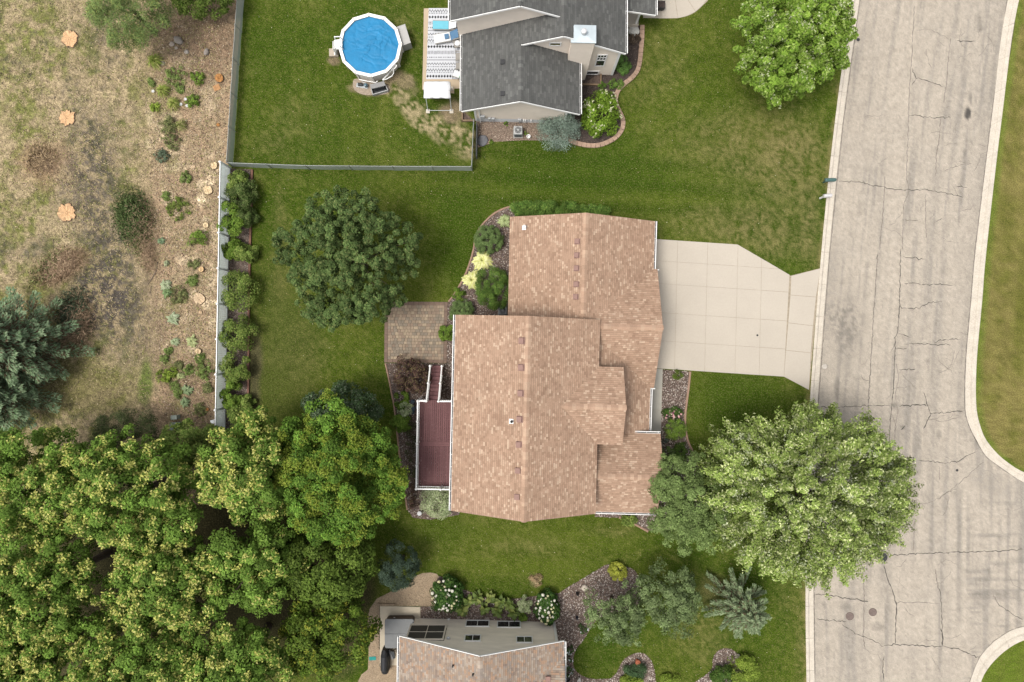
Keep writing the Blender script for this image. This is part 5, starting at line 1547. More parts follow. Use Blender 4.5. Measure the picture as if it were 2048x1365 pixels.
q2 = [W(*r1(625, 1120), .3), W(*r1(815, 1075), .3), W(*r1(858, 1165), .3), W(*r1(650, 1225), .3)]
mb = MB()
for a, b in zip(q2, q2[1:] + q2[:1]): mb.bar(Vector((a.x, a.y, .17)), Vector((b.x, b.y, .17)), .06, .3)
mb.build('tray', mat('filter_grey', (.40, .40, .39), .6, .08), flt)
c_ = sum((p for p in q2), Vector()) / 4
MB().prism([(c_.x + (p.x - c_.x) * .9, c_.y + (p.y - c_.y) * .9) for p in q2], .012, .05).build('interior', mat('pump_black'), flt)
MB().box((c_.x, c_.y + .1, .32), (.8, .25, .46), .22).build('tank', mat('filter_dark', (.06, .06, .065), .5, .1), flt, .02)
mb = MB(); mb.tube([W(*r1(*p), zz) for p, zz in (((785, 1025), .5), ((850, 960), .75), ((905, 895), .95), ((960, 860), 1.0), ((980, 825), 1.05), ((965, 815), 1.1), ((920, 860), 1.1), ((905, 890), 1.05))], .04, 8)
mb.tube([W(*r1(*p), zz) for p, zz in (((790, 1030), .5), ((850, 1010), .5), ((915, 970), .6), ((938, 930), .75), ((930, 885), .95))], .035, 8)
top(mb.build('return_pipe', M_WHITE, loc=W(*r1(850, 1000))), 'looping white return pipe on the south-east side of the pool', 'pipe')

# ================================================================== NORTH PATIO
pat = poly_sheet('concrete_patio', [r2(*p) for p in ((110, 108), (590, 100), (590, 1100), (486, 1104), (486, 1165), (90, 1115), (100, 700))], mat('tan_concrete', (.52, .415, .29), .9, .1, 1.0, .2, 20), .012)
# printed outdoor rug
A0, A1, A2, A3 = (W(*r2(*p), .02) for p in ((170, 104), (598, 104), (575, 985), (138, 985)))
nu, nv = 92, 190
u = (np.arange(nu) + .5) / nu; v = (np.arange(nv) + .5) / nv
Ug, Vg = np.meshgrid(u, v)
Um = Ug * 2.6; Vm = Vg * 5.4       # metres on the rug
pat_v = np.ones_like(Um) * .62
rowh = .45
ri = np.floor(Vm / rowh).astype(int); rf = Vm / rowh - ri
kind = ri % 5
tri = np.abs(np.mod(Um / .2, 1) - .5) * 2
dot = (np.abs(np.mod(Um / .13, 1) - .5) < .22)
pat_v = np.where((kind == 0) & (np.abs(rf - .25 - .4 * tri) < .10), .10, pat_v)
pat_v = np.where((kind == 0) & (np.abs(rf - .85) < .07) & dot, .14, pat_v)
pat_v = np.where((kind == 1) & (np.abs(rf - .5) + .55 * np.abs(np.mod(Um / .21, 1) - .5) < .26), .035, pat_v)
pat_v = np.where((kind == 2) & (np.mod(Um / .09 + np.floor(rf * 6) * .5, 1) < .45) & (rf > .2) & (rf < .8), .16, pat_v)
pat_v = np.where((kind == 3) & (np.abs(rf - .3) < .12) & dot, .12, pat_v)
pat_v = np.where((kind == 3) & (np.abs(rf - .75) < .08), .33, pat_v)
pat_v = np.where((kind == 4) & (np.abs(rf - .55 + .3 * tri) < .09), .14, pat_v)
pat_v = np.where((kind == 4) & (np.abs(rf - .9) < .08) & ~dot, .2, pat_v)
colr = np.stack([pat_v * .98, pat_v, pat_v * 1.05], -1)
Aa = [np.array(tuple(p)) for p in (A0, A1, A2, A3)]
def rp(u, v): return (Aa[0] * (1 - u)[..., None] + Aa[1] * u[..., None]) * (1 - v)[..., None] + (Aa[3] * (1 - u)[..., None] + Aa[2] * u[..., None]) * v[..., None]
corners = [rp(np.clip(Ug + dx / nu, 0, 1), np.clip(Vg + dy / nv, 0, 1)) for dx, dy in ((-.5, .5), (.5, .5), (.5, -.5), (-.5, -.5))]
V = np.stack(corners, 2).reshape(-1, 3); V[:, 2] = .018
rug = npmesh('outdoor_rug', V, np.arange(len(V)).reshape(-1, 4), mat('rug_weave', attr=True, rough=.95, var=.08, scale=9), colors=np.repeat(colr.reshape(-1, 3), 4, 0), loc=(float(A0.x), float(A0.y), .0))
top(rug, 'long black and white patterned rug on the patio west of the northern house', 'rug')
M_FRAME = mat('patio_frame', (.33, .31, .28), .6, .1); M_BLUE = mat('sky_blue_fabric', (.165, .50, .62), .85, .08, 4); M_WFAB = mat('white_fabric', (.76, .77, .78), .9, .05, 4); M_NAVY = mat('slate_cushion', (.10, .20, .33), .9, .1, 4); M_GFAB = mat('grey_fabric', (.33, .31, .28), .9, .12, 5); M_GREEN = mat('green_fabric', (.03, .28, .09), .8, .1, 4)
def lounger(cx, cy, rz, label, seatm, backm, L=1.5, w=.6, pillow=None):
    c = W(*r2(cx, cy), .35); r = thing('lounge_chair', label, 'lounge chair', (c.x, c.y, .018), 'lounge chairs on the rug')
    ca, sa = math.cos(rz), math.sin(rz); T = lambda x, y, zz: Vector((c.x + x * ca - y * sa, c.y + x * sa + y * ca, zz))
    def slabq(x0, x1, z0, z1, th, name, m, ww=w):
        MB().hexa([T(x0, -ww / 2, z0), T(x1, -ww / 2, z1), T(x1, ww / 2, z1), T(x0, ww / 2, z0)], [T(x0, -ww / 2, z0 + th), T(x1, -ww / 2, z1 + th), T(x1, ww / 2, z1 + th), T(x0, ww / 2, z0 + th)]).build(name, m, r, .02)
    slabq(-L / 2, L * .18, .30, .30, .07, 'seat', seatm); slabq(L * .185, L * .52, .31, .62, .07, 'backrest', backm)
    if pillow: slabq(-.1, .22, .375, .375, .09, 'cushion', pillow, .36)
    mb = MB()
    for y in (-w / 2 - .03, w / 2 + .03): mb.bar(T(-L / 2, y, .31), T(L * .4, y, .31), .04, .04)
    mb.build('frame', M_FRAME, r)
    for x, y in ((-L * .42, -w / 2), (-L * .42, w / 2), (L * .32, -w / 2), (L * .32, w / 2)): MB().bar(T(x, y, .018), T(x, y, .31), .035, .035).build('leg', M_FRAME, r)
lounger(365, 313, -.02, 'lounge chair with plain sky-blue pad on the patterned rug', M_BLUE, M_WFAB, 1.7, .6)
lounger(385, 462, .18, 'white lounge chair with slate-blue cushion on the patterned rug', M_WFAB, M_NAVY, 1.75, .62, M_NAVY)
def patio_chair(cx, cy, rz, label, seatm, backm, extra=None):
    c = W(*r2(cx, cy), .42); r = thing('patio_chair', label, 'chair', (c.x, c.y, .018), 'patio chairs along the eave')
    ca, sa = math.cos(rz), math.sin(rz); T = lambda x, y, zz: Vector((c.x + x * ca - y * sa, c.y + x * sa + y * ca, zz))
    q = lambda x0, x1, y0, y1, z0, z1: ([T(x0, y0, z0), T(x1, y0, z0), T(x1, y1, z0), T(x0, y1, z0)], [T(x0, y0, z1), T(x1, y0, z1), T(x1, y1, z1), T(x0, y1, z1)])
    MB().hexa(*q(-.26, .24, -.26, .26, .38, .44)).build('seat', seatm, r, .02)
    MB().hexa([T(.22, -.26, .44), T(.27, -.26, .44), T(.27, .26, .44), T(.22, .26, .44)], [T(.32, -.26, .92), T(.37, -.26, .92), T(.37, .26, .92), T(.32, .26, .92)]).build('backrest', backm, r, .02)
    for y in (-.30, .30):
        MB().bar(T(-.24, y, .62), T(.27, y, .62), .05, .03).build('armrest', M_FRAME, r)
        for x in (-.24, .26): MB().bar(T(x, y, .018), T(x, y, .62), .03, .03).build('leg', M_FRAME, r)
    if extra:
        MB().lathe(T(0.02, 0, .44), [(.14, 0), (.21, .06), (.19, .14), (.05, .18)], 12).build('cushion', extra, r)
patio_chair(525, 548, .25, 'grey patio chair holding a white cushion under the eave', M_GFAB, M_GFAB, M_WFAB)
patio_chair(548, 705, 0, 'plain grey patio chair, second below the white lounge chair', M_GFAB, M_GFAB)
patio_chair(552, 825, 0, 'plain grey patio chair just above the chair with the green back', M_GFAB, M_FRAME)
patio_chair(520, 925, -.35, 'patio chair with green back and pale seat near the rug end', M_WFAB, M_GREEN)
# canopy swing
c = W(*r2(275, 1115), 1.75)
sw = thing('canopy_swing', 'garden swing with a quilted white canopy at the patio end', 'swing', (c.x, c.y, 0))
nx, ny = 40, 16
uu, vv = np.meshgrid(np.linspace(-1, 1, nx), np.linspace(-1, 1, ny), indexing='ij')
scal = .055 * np.abs(np.sin((uu + 1) * 1.5 * math.pi)) * sstep(.2, 1, -vv)
Xc = c.x + uu * .95 * (1 + .02 * np.sin(vv * 5)); Yc = c.y + vv * .58 - scal
Zc = 1.95 - .12 * np.abs(vv) ** 2.5 - .10 * np.abs(uu) ** 6 + .035 * np.abs(np.sin((uu + 1) * 1.5 * math.pi)) - .07
idx = np.arange(nx * ny).reshape(nx, ny)
F = np.stack([idx[:-1, :-1], idx[1:, :-1], idx[1:, 1:], idx[:-1, 1:]], -1).reshape(-1, 4)
cv = npmesh('canopy', np.stack([Xc, Yc, Zc], -1).reshape(-1, 3), F, M_WFAB, sw, smooth=True)
so = cv.modifiers.new('solid', 'SOLIDIFY'); so.thickness = .05
MB().box((c.x, c.y + .05, .50), (1.5, .5, .10)).build('seat', M_GFAB, sw, .03)
MB().box((c.x, c.y + .34, .80), (1.5, .10, .5)).build('backrest', M_GFAB, sw, .03)
for s in (-1, 1):
    x = c.x + s * .86
    MB().tube([(x, c.y - .95, .05), (x, c.y - .1, 1.86), (x, c.y + .7, .05)], .028, 8).build('side_frame', M_GALV, sw)
    for y in (-.95, .7): MB().box((x, c.y + y, .035), (.28, .30, .07)).build('foot_pad', mat('foot_pad', (.62, .56, .46), .8, .1), sw, .01)
    MB().tube([(x, c.y + .0, 1.8), (x * .94 + c.x * .06, c.y + .05, .52)], .012, 6).build('hanger', M_GALV, sw)
MB().tube([(c.x - .86, c.y - .93, .14), (c.x + .86, c.y - .93, .14)], .022, 8).build('floor_bar', M_GALV, sw)
# white bucket beside the air conditioner, splash rock by the gate
p = W(*r4(1078, 752)); mb = MB(); mb.lathe((p.x, p.y, .012), [(.10, 0), (.135, .28), (.145, .28), (.145, .30), (.12, .30), (.10, .06), (.01, .05)], 20); top(mb.build('bucket', M_WHITE, loc=(p.x, p.y, 0)), 'open white bucket on the ground near the light grey air conditioner', 'bucket')

# ================================================================== SOUTH NEIGHBOUR'S TERRACE
r5 = crop(720, 1150, 6.35)
pad = poly_sheet('terrace_pad', [r5(254, 394), r5(769, 404), r5(769, 960), r5(505, 960), r5(505, 1146), r5(254, 1146)], mat('pad_joint', (.25, .2, .14), .95, .2), .018)
mb = MB(); P = [W(*r5(*p)) for p in ((254, 394), (769, 404), (769, 1146), (254, 1146))]; mb.prism([(p.x, p.y) for p in P], 0, .07); mb.build('concrete_slab', mat('terrace_concrete', (.54, .47, .36), .9, .13, .9, .2, 20), pad, .01)
M_WALLB = mat('terrace_block', (.33, .25, .17), .92, .2, 3, .4, 14)
tb = thing('block_wall', 'row of small tan wall blocks along the west edge of the hot tub pad', 'wall', W(*r5(236, 365)))
for k in range(17):
    p = W(*r5(236, 372 + k * 35)); MB().box((p.x, p.y, .065), (.13, .185, .13)).build('wall_block', M_WALLB, tb, .012)
for k in range(6):
    p = W(*r5(262 + k * 33, 375)); MB().box((p.x + .02, p.y, .065), (.175, .13, .125)).build('wall_block', M_WALLB, tb, .012)
# hot tub
q = [W(*r5(*p), .93) for p in ((318, 565), (684, 572), (684, 940), (306, 932))]
hc = sum(q, Vector()) / 4
tub = thing('hot_tub', 'square brown hot tub under a grey folding cover', 'hot tub', (hc.x, hc.y, .07))
def rrect(sx, sy, r, n=5):
    out = []
    for cx, cy, a0 in ((sx - r, sy - r, 0), (-sx + r, sy - r, 90), (-sx + r, -sy + r, 180), (sx - r, -sy + r, 270)):
        for k in range(n + 1):
            a = math.radians(a0 + 90 * k / n); out.append((hc.x + cx + r * math.cos(a), hc.y + cy + r * math.sin(a)))
    return out
mb = MB(); mb.hexa([(*p, .07) for p in rrect(1.0, 1.0, .2)], [(*p, .80) for p in rrect(1.04, 1.04, .22)]); mb.build('shell', mat('tub_brown', (.085, .055, .040), .5, .15, 2), tub)
mcov = mat('tub_cover', (.200, .206, .208), .8, .08, 2.5, .15, 20)
for s in (-1, 1):
    P = [p for p in rrect(1.05, 1.05, .16) if (p[1] - hc.y) * s > 0]
    P = [(p[0], p[1]) for p in P]
    P += [(hc.x - s * 1.05, hc.y + s * .006), (hc.x + s * 1.05, hc.y + s * .006)]
    MB().hexa([(*p, .81) for p in P], [(*p, .885 + .045 * (1 - abs(p[1] - hc.y) / 1.05)) for p in P]).build('cover_half', mcov, tub, .015)
MB().box((hc.x - .4, hc.y + 1.06, .62), (.10, .03, .05)).build('latch', M_WHITE, tub)
# grill under black cover
c = W(*r5(303, 1115), 1.05)
gr = thing('covered_grill', 'barbecue grill wrapped in a black cover beside the hot tub pad', 'grill', (c.x, c.y, .07))
sec = [(.0, -.95, .24), (.0, -.62, .30), (0, .35, .30), (0, .62, .25), (0, .80, .17)]
mb = MB(); ringn = 12; base = 0
hts = [.85, 1.12, 1.15, 1.0, .92]
for (ox, oy, rx), hh in zip(sec, hts):
    for k in range(ringn):
        a = math.pi * k / (ringn - 1); mb.v.append((c.x + rx * math.cos(a), c.y + oy, .08 + (hh - .08) * (math.sin(a) ** .35 if math.sin(a) > 0 else 0)))
for i in range(len(sec) - 1):
    for k in range(ringn - 1):
        a = i * ringn + k; mb.f.append((a, a + ringn, a + ringn + 1, a + 1))
mb.f.append(tuple(range(ringn))); e = (len(sec) - 1) * ringn; mb.f.append(tuple(e + k for k in range(ringn - 1, -1, -1)))
o = mb.build('cover', mat('black_cover', (.022, .023, .026), .6, .2, 3, .5, 8), gr)
MB().tube([(c.x - .30, c.y - .5, .75), (c.x - .36, c.y - .35, .74), (c.x - .30, c.y - .2, .75)], .018, 6).build('strap', mat('black_cover'), o)
for x, y in ((-.2, -.6), (.2, -.6), (-.2, .4), (.2, .4)): MB().cyl((c.x + x, c.y + y, .0), .04, .1, 10).build('caster', mat('pump_black'), gr)
# folding chair next to it
c = W(*r5(405, 1010), .5)
fc = thing('folding_chair', 'folded black and grey chair between the covered grill and the roof edge', 'chair', (c.x, c.y, .07))
MB().hexa([(c.x - .28, c.y + .25, .40), (c.x - .02, c.y - .42, .40), (c.x + .14, c.y - .34, .40), (c.x - .08, c.y + .30, .40)], [(c.x - .28, c.y + .25, .46), (c.x - .02, c.y - .42, .46), (c.x + .14, c.y - .34, .46), (c.x - .08, c.y + .30, .46)]).build('seat', mat('chair_grey', (.22, .22, .22), .8, .15), fc, .01)
MB().hexa([(c.x - .1, c.y + .35, .45), (c.x + .18, c.y + .30, .45), (c.x + .26, c.y - .15, .45), (c.x + .14, c.y - .2, .45)], [(c.x - .1, c.y + .40, .9), (c.x + .22, c.y + .36, .9), (c.x + .32, c.y - .15, .8), (c.x + .16, c.y - .2, .8)]).build('backrest', mat('pump_black'), fc, .02)
for x, y in ((-.22, .25), (.2, .3), (-.02, -.38), (.14, -.32)): MB().bar((c.x + x, c.y + y, .07), (c.x + x * .8, c.y + y * .9, .45), .03, .03).build('leg', mat('pump_black'), fc)
p = W(*r5(160, 1063), .02); mb = MB(); mb.box((p.x, p.y, .02), (.50, .27, .03), .06); top(mb.build('kneeling_mat', mat('teal_foam', (.02, .27, .24), .8, .15, 5), bevel=.02, loc=(p.x, p.y, 0)), 'flat teal mat lying on the tan gravel path', 'mat')
# white wall return and post beside the screened opening
p = W(*r5(745, 630), .6); mb = MB(); mb.box((p.x, p.y - .15, .45), (.12, .75, .9)); top(mb.build('low_wall', M_SID_GREY, loc=(p.x, p.y, 0)), 'low pale wall end between hot tub and pebble bed', 'wall')
p = W(*c6(1700, 620), .2)
def statue(p, h, w, label, m, name='garden_ornament'):
    o = MB().lathe((p.x, p.y, .016), [(w, 0), (w * 1.05, h * .1), (w * .5, h * .3), (w * .7, h * .55), (w * .35, h * .75), (w * .45, h * .9), (.01, h)], 12).build(name, m, loc=(p.x, p.y, 0.0), smooth=True)
    return top(o, label, 'ornament')
statue(W(*c6(1693, 620)), .5, .13, 'small black garden ornament in the pebbles left of the grey-green tree', mat('black_iron', (.02, .02, .022), .5, .1))
statue(W(*r6(5, 5)), .01, .01, 'x', M_WHITE) if False else None
# pale boulder and rock
def boulder(px, py, r, label, col=(.42, .38, .33), flat=.6, seed=1, z=0.0, group=None, asp=1.0, rot=0.0):
    rg = np.random.default_rng(seed)
    n1, n2 = 9, 14
    V = []; p = W(px, py, r * flat * .5)
    for i in range(n1):
        ph = math.pi * (i / (n1 - 1)) - math.pi / 2
        for k in range(n2):
            th = 2 * math.pi * k / n2
            d = Vector((math.cos(ph) * math.cos(th), math.cos(ph) * math.sin(th), math.sin(ph)))
            w = 1 + .28 * (float(fbm(d.x * 2 + seed * 7, d.y * 2 + d.z * 1.7, 1.0, seed, 3)) - .5) * 2
            x, y = d.x * r * w, d.y * r * w * asp
            V.append((p.x + x * math.cos(rot) - y * math.sin(rot), p.y + x * math.sin(rot) + y * math.cos(rot), max(z - .03, z + r * flat * .6 + d.z * r * flat * w)))
    F = [(i * n2 + k, i * n2 + (k + 1) % n2, (i + 1) * n2 + (k + 1) % n2, (i + 1) * n2 + k) for i in range(n1 - 1) for k in range(n2)]
    m = mat('rock_%d%d%d' % tuple(int(c * 50) for c in col), col, .9, .25, 4, .6, 9)
    o = npmesh('boulder', V, F, m, loc=(p.x, p.y, z), smooth=True)
    return top(o, label, 'rock', group)
boulder(*c7(72, 582), .24, 'pale boulder at the left edge of the grey-green tree', (.55, .48, .40), seed=3)
boulder(*c7(1212, 1092), .19, 'pale boulder at the right rim of the small bed under the spruce', (.50, .44, .36), seed=4)
boulder(*c2(1060, 243), .36, 'largest grey boulder in the brown mulch under the feathery pine', (.33, .29, .25), .55, 5, asp=.75, rot=-.4)
boulder(*c2(1020, 264), .19, 'pale rock touching the lower left of the largest boulder', (.43, .36, .30), .5, 6)
boulder(*c2(1047, 286), .13, 'smallest rock just below the largest boulder', (.40, .34, .28), .5, 7)
boulder(*c2(1108, 310), .17, 'pointed grey rock lower right of the boulder group', (.36, .32, .28), .5, 8)
boulder(*c2(1226, 312), .26, 'upright grey rock beside a rotten stump in the mulch', (.30, .26, .23), .7, 9, asp=.7, rot=1.2)
boulder(*c2(965, 378), .17, 'rounded tan rock at the top grass clump', (.42, .36, .29), .5, 10)
boulder(*r4(350, 800), .42, 'flat dark stone slab in the pebbles near the gate', (.16, .16, .17), .25, 11, z=.012)
boulder(1268, 62, .42, 'pale concrete lump by the front stoop of the northern house', (.55, .54, .50), .22, 12, z=.012)
boulder(1332, 1358, .17, 'pale pointed rock in the pebbles at the bottom edge', (.50, .46, .42), .9, 14, z=.012) if False else None

# ================================================================== STREET ITEMS
def mailbox(base, b0, b1, label, col, dome):
    B0 = W(*base); z0 = 1.08
    p, q = W(*b0, z0 + .15), W(*b1, z0 + .15)
    r = thing('mailbox', label, 'mailbox', (B0.x, B0.y, 0))
    m = mat('mailbox_%d' % int(col[2] * 100), col, .4, .12, 6, spec=.5)
    d = (q - p).normalized(); s = Vector((-d.y, d.x, 0)); L = (q - p).length
    top_ = Vector((p.x, p.y, z0)) + d * L * .35
    MB().bar((B0.x, B0.y, 0), (B0.x, B0.y, z0 - .12), .11, .11).build('post', m if dome else M_WHITE, r, .01)
    MB().bar((B0.x, B0.y, z0 - .17), (q.x - d.x * .1, q.y - d.y * .1, z0 - .05), .10, .10).build('arm', m if dome else M_WHITE, r)
    mb = MB(); n = 12; w = .13
    for t, k_ in ((0, .82), (.06, 1.0), (.8, 1.0), (.93, .9), (1, .55)):
        c = p + d * L * t; c.z = z0
        for k in range(n):
            a = math.pi * k / (n - 1); v = c + s * math.cos(a) * w * k_ + Zv * ((.10 if 0 < k < n - 1 else 0) + math.sin(a) * w * 1.1 * k_); mb.v.append(tuple(v))
    for i in range(4):
        for k in range(n - 1):
            a = i * n + k; mb.f.append((a, a + 1, a + n + 1, a + n))
        mb.f.append((i * n, i * n + n, i * n + 2 * n - 1, i * n + n - 1))
    mb.f.append(tuple(range(n))); mb.f.append(tuple(4 * n + k for k in range(n - 1, -1, -1)))
    o = mb.build('box', m, r, smooth=False)
    c = p + d * .05; MB().bar(c + Zv * .02 - s * .1, c + Zv * .02 + s * .1, .05, .02).build('flag', M_GALV, o)
rM = crop(1600, 320, 13.65)
mailbox(rM(640, 620), rM(690, 548), rM(1000, 540), 'dark green domed mailbox at the kerb', (.06, .13, .12), True)
mailbox(rM(540, 1055), rM(650, 985), rM(885, 965), 'white mailbox at the kerb below the green one', (.62, .60, .60), False)
M_IRON = mat('rust_iron', (.20, .155, .135), .8, .25, 8, .4, 20)
for k, (c, lab) in enumerate((((445, 977), 'left of the two round reddish manhole covers in the street'), ((580, 953), 'right of the two round reddish manhole covers in the street'))):
    p = W(*rC(*c), -.12); r = thing('manhole_cover', lab, 'manhole cover', (p.x, p.y, -.12), 'manhole covers')
    MB().lathe((p.x, p.y, -.119), [(.30, 0), (.30, .006), (.255, .006), (.255, 0)], 28).build('ring', mat('ring_iron', (.15, .105, .09), .8, .25, 8), r)
    mb = MB(); mb.cyl((p.x, p.y, -.119), .25, .008, 28); o = mb.build('cover', M_IRON, r)
    g = MB()
    for a in range(-2, 3): g.box((p.x + a * .085, p.y, -.109), (.03, .36 - abs(a) * .05, .006))
    g.build('tread', mat('ring_iron'), o)
for c, rr_, lab in ((rB(858, 1204), .085, 'small black valve cover near the side-street corner'), (rA(318, 218), .11, 'oval iron cap in the asphalt beside the northern maple'), (rC(640, 632), .30, 'dark grey round cover at the lower edge of the big street tree')):
    p = W(*c, -.12); mb = MB(); mb.lathe((p.x, p.y, -.119), [(rr_ * 1.12, 0), (rr_ * 1.1, .005), (rr_, .006), (rr_ * .95, .009), (.01, .010)], 22)
    top(mb.build('valve_cover', mat('dark_iron'), loc=(p.x, p.y, -.12)), lab, 'valve cover')
p = W(1650.5, 733.5, -.1); boulder(1650.5, 733.5, .20, 'pale crumbled concrete lump in the gutter by the driveway', (.52, .47, .41), .18, 15, z=-.112)

# utility boxes in the field
M_UTIL = mat('utility_green', (.30, .34, .29), .6, .1, 4)
for (c, sx, sy, h, lab, m, nm) in ((c3(948, 1190), .42, .28, .62, 'pale green utility pedestal in the mulch left of the white fence end', M_UTIL, 'utility_box'), (c3(955, 1238), .75, .55, .35, 'low wide green utility cabinet half under the leaves', M_UTIL, 'utility_box'),
                               (c3(1158, 1213), .26, .22, .6, 'small white utility pedestal against the white fence end', M_VINYL, 'utility_box')):
    p = W(*c, h); r = thing(nm, lab, 'utility box', (p.x, p.y, 0))
    MB().box((p.x, p.y, h * .46), (sx, sy, h * .92), .04).build('cabinet', m, r, .02); MB().box((p.x, p.y, h * .95), (sx * 1.06, sy * 1.08, h * .08), .04).build('lid', m, r, .02)
p = W(839, 1027, .3); r = thing('garden_lamp', 'small white lamp standing on the lawn under the maple edge', 'lamp', (p.x, p.y, 0))
MB().cyl((p.x, p.y, 0), .03, .3, 8).build('stake', M_GALV, r); MB().lathe((p.x, p.y, .28), [(.12, 0), (.17, .04), (.16, .10), (.04, .16)], 14).build('globe', mat('frosted_white', (.72, .72, .72), .4, .05), r)

# ================================================================== STUMPS
def stump_mat():
    if 'cut_wood' in MATS: return MATS['cut_wood']
    m, nt, b = _principled('cut_wood'); N, L = nt.nodes, nt.links
    tc = N.new('ShaderNodeTexCoord'); n = N.new('ShaderNodeTexNoise'); n.inputs['Scale'].default_value = 5; n.inputs['Detail'].default_value = 5
    L.new(tc.outputs['Object'], n.inputs['Vector'])
    wv = N.new('ShaderNodeTexWave'); wv.wave_type = 'RINGS'; wv.rings_direction = 'SPHERICAL'; wv.inputs['Scale'].default_value = 4; wv.inputs['Distortion'].default_value = 4; wv.inputs['Detail'].default_value = 3
    L.new(tc.outputs['Object'], wv.inputs['Vector'])
    mx = N.new('ShaderNodeMix'); mx.data_type = 'FLOAT'; mx.inputs[0].default_value = .4
    L.new(n.outputs['Fac'], mx.inputs[2]); L.new(wv.outputs['Fac'], mx.inputs[3])
    at = N.new('ShaderNodeAttribute'); at.attribute_name = 'Col'
    mr = N.new('ShaderNodeMapRange'); mr.inputs['From Min'].default_value = .2; mr.inputs['From Max'].default_value = .8; mr.inputs['To Min'].default_value = .52 * KG; mr.inputs['To Max'].default_value = 1.30 * KG
    L.new(mx.outputs[0], mr.inputs['Value'])
    vm = N.new('ShaderNodeVectorMath'); vm.operation = 'SCALE'; L.new(at.outputs['Color'], vm.inputs[0]); L.new(mr.outputs[0], vm.inputs['Scale'])
    L.new(vm.outputs[0], b.inputs['Base Color']); b.inputs['Roughness'].default_value = .85
    MATS['cut_wood'] = m
    return m
def stump(px, py, r, h, label, col, lob=.16, nl=7, seed=1, group='tree stumps in the cleared field', asp=1.0):
    p = W(px, py, h); rg = np.random.default_rng(seed)
    n = 56; th = np.linspace(0, 2 * math.pi, n, endpoint=False)
    prof = 1 + lob * 1.7 * (fbm(np.cos(th) * nl * .42 + 9 * seed, np.sin(th) * nl * .42 + 4, 1.0, seed, 3) - .5) * 2 + lob * .16 * rg.standard_normal(n).clip(-1.4, 1.4)
    root = thing('tree_stump', label, 'tree stump', (p.x, p.y, 0), group)
    V = [(p.x, p.y, h)]; C = [np.array(col) * .85]
    ringf = (.18, .36, .54, .72, .87, 1.0)
    ray = rg.uniform(.62, 1.22, n); ray = (ray + np.roll(ray, 1)) / 2
    for f in ringf:
        for k in range(n):
            rr = r * f * (1 + (prof[k] - 1) * f ** 1.5)
            cr = .02 * rg.standard_normal() * (f < 1) - (.035 if ray[k] < .80 and f > .4 else 0)
            V.append((p.x + rr * math.cos(th[k]), p.y + rr * asp * math.sin(th[k]), h + cr * min(1, h * 6)))
            cc = np.array(col) * (1 + (ray[k] - 1) * f) * rg.uniform(.82, 1.14)
            C.append(cc * (np.array([.80, .72, .62]) if rg.random() < .10 else 1.0))
    me_f = [(0, 1 + k, 1 + (k + 1) % n) for k in range(n)]
    for i in range(len(ringf) - 1):
        for k in range(n):
            a = 1 + i * n + k; b = 1 + i * n + (k + 1) % n; me_f += [(a, a + n, b + n), (a, b + n, b)]
    npmesh('cut_face', V, me_f, stump_mat(), root, colors=np.array(C))
    mb = MB()
    for f, zz in ((1.0, h - .012), (1.05, h * .5), (1.16, -.02)):
        for k in range(n): mb.v.append((p.x + r * f * prof[k] * math.cos(th[k]), p.y + r * f * asp * prof[k] * math.sin(th[k]), zz))
    for i in range(2):
        for k in range(n): a = i * n + k; b = i * n + (k + 1) % n; mb.f.append((a, a + n, b + n, b))
    mb.build('bark', mat('stump_bark', (.20, .14, .09), .95, .3, 6, .5, 14), root)
ORG = (.72, .45, .235); YEL = (.86, .66, .40); DOR = (.50, .235, .07)
for k, (px, py, r, h, lab, col, lob, nl) in enumerate((
    (139, 78, .58, .12, 'topmost of the three big orange stumps in the field', ORG, .18, 7), (134, 235, .57, .12, 'middle of the three big orange stumps in the field', ORG, .24, 9), (133, 426, .63, .12, 'lowest and widest of the three big orange stumps', ORG, .18, 8),
    (438, 156, .30, .20, 'round dark orange stump beside the grey mesh fence', DOR, .05, 3), (427.5, 331, .24, .16, 'small pale stump at the north tip of the white fence', YEL, .14, 4), (415, 380, .32, .16, 'pale lobed stump in bright sawdust below the fence tip', YEL, .16, 5),
    (411, 450.5, .20, .14, 'small round pale stump above the leafy shrub by the white fence', YEL, .08, 4), (402, 539, .19, .24, 'small orange-cream stump halfway down the white fence', (.80, .56, .30), .06, 3), (398, 597, .40, .12, 'wide pale stump with a cracked edge beside the white fence', (.66, .49, .31), .16, 5),
    (396, 703, .20, .22, 'upper of the two cream stumps next to the pale hosta', YEL, .06, 3), (397, 715.5, .16, .22, 'lower of the two cream stumps next to the pale hosta', YEL, .06, 3), (414, 819.5, .12, .15, 'tiny orange stump near the south end of the white fence', DOR, .08, 3),
    (436, 250, .13, .10, 'small orange stub by the mesh fence above the white fence', DOR, .2, 4), (400, 625, .14, .10, 'thin pale stub below the cracked stump', (.62, .45, .28), .2, 4))):
    stump(px, py, r, h, lab, col, lob, nl, 40 + k)
p = W(434, 176); mb = MB(); mb.box((p.x, p.y, .03), (.5, .42, .06), .4); o = mb.build('bark_slab', mat('orange_chips', (.44, .24, .11), .95, .35, 9, .7, 12), bevel=.02, loc=(p.x, p.y, 0)); top(o, 'flat orange wood slab below the dark orange stump', 'wood slab')

# ================================================================== VEGETATION
def leaf_mat(name, transl=.24, rough=.55):
    return mat(name, attr=True, rough=rough, var=0.0, transl=transl, spec=.06)
M_LEAF = leaf_mat('leaf'); M_NEEDLE = leaf_mat('needle', .12, .7)
M_BARK = mat('bark', (.13, .10, .075), .95, .35, 5, .8, 12)
M_TWIG = mat('twig', (.20, .14, .095), .95, .3, 6)

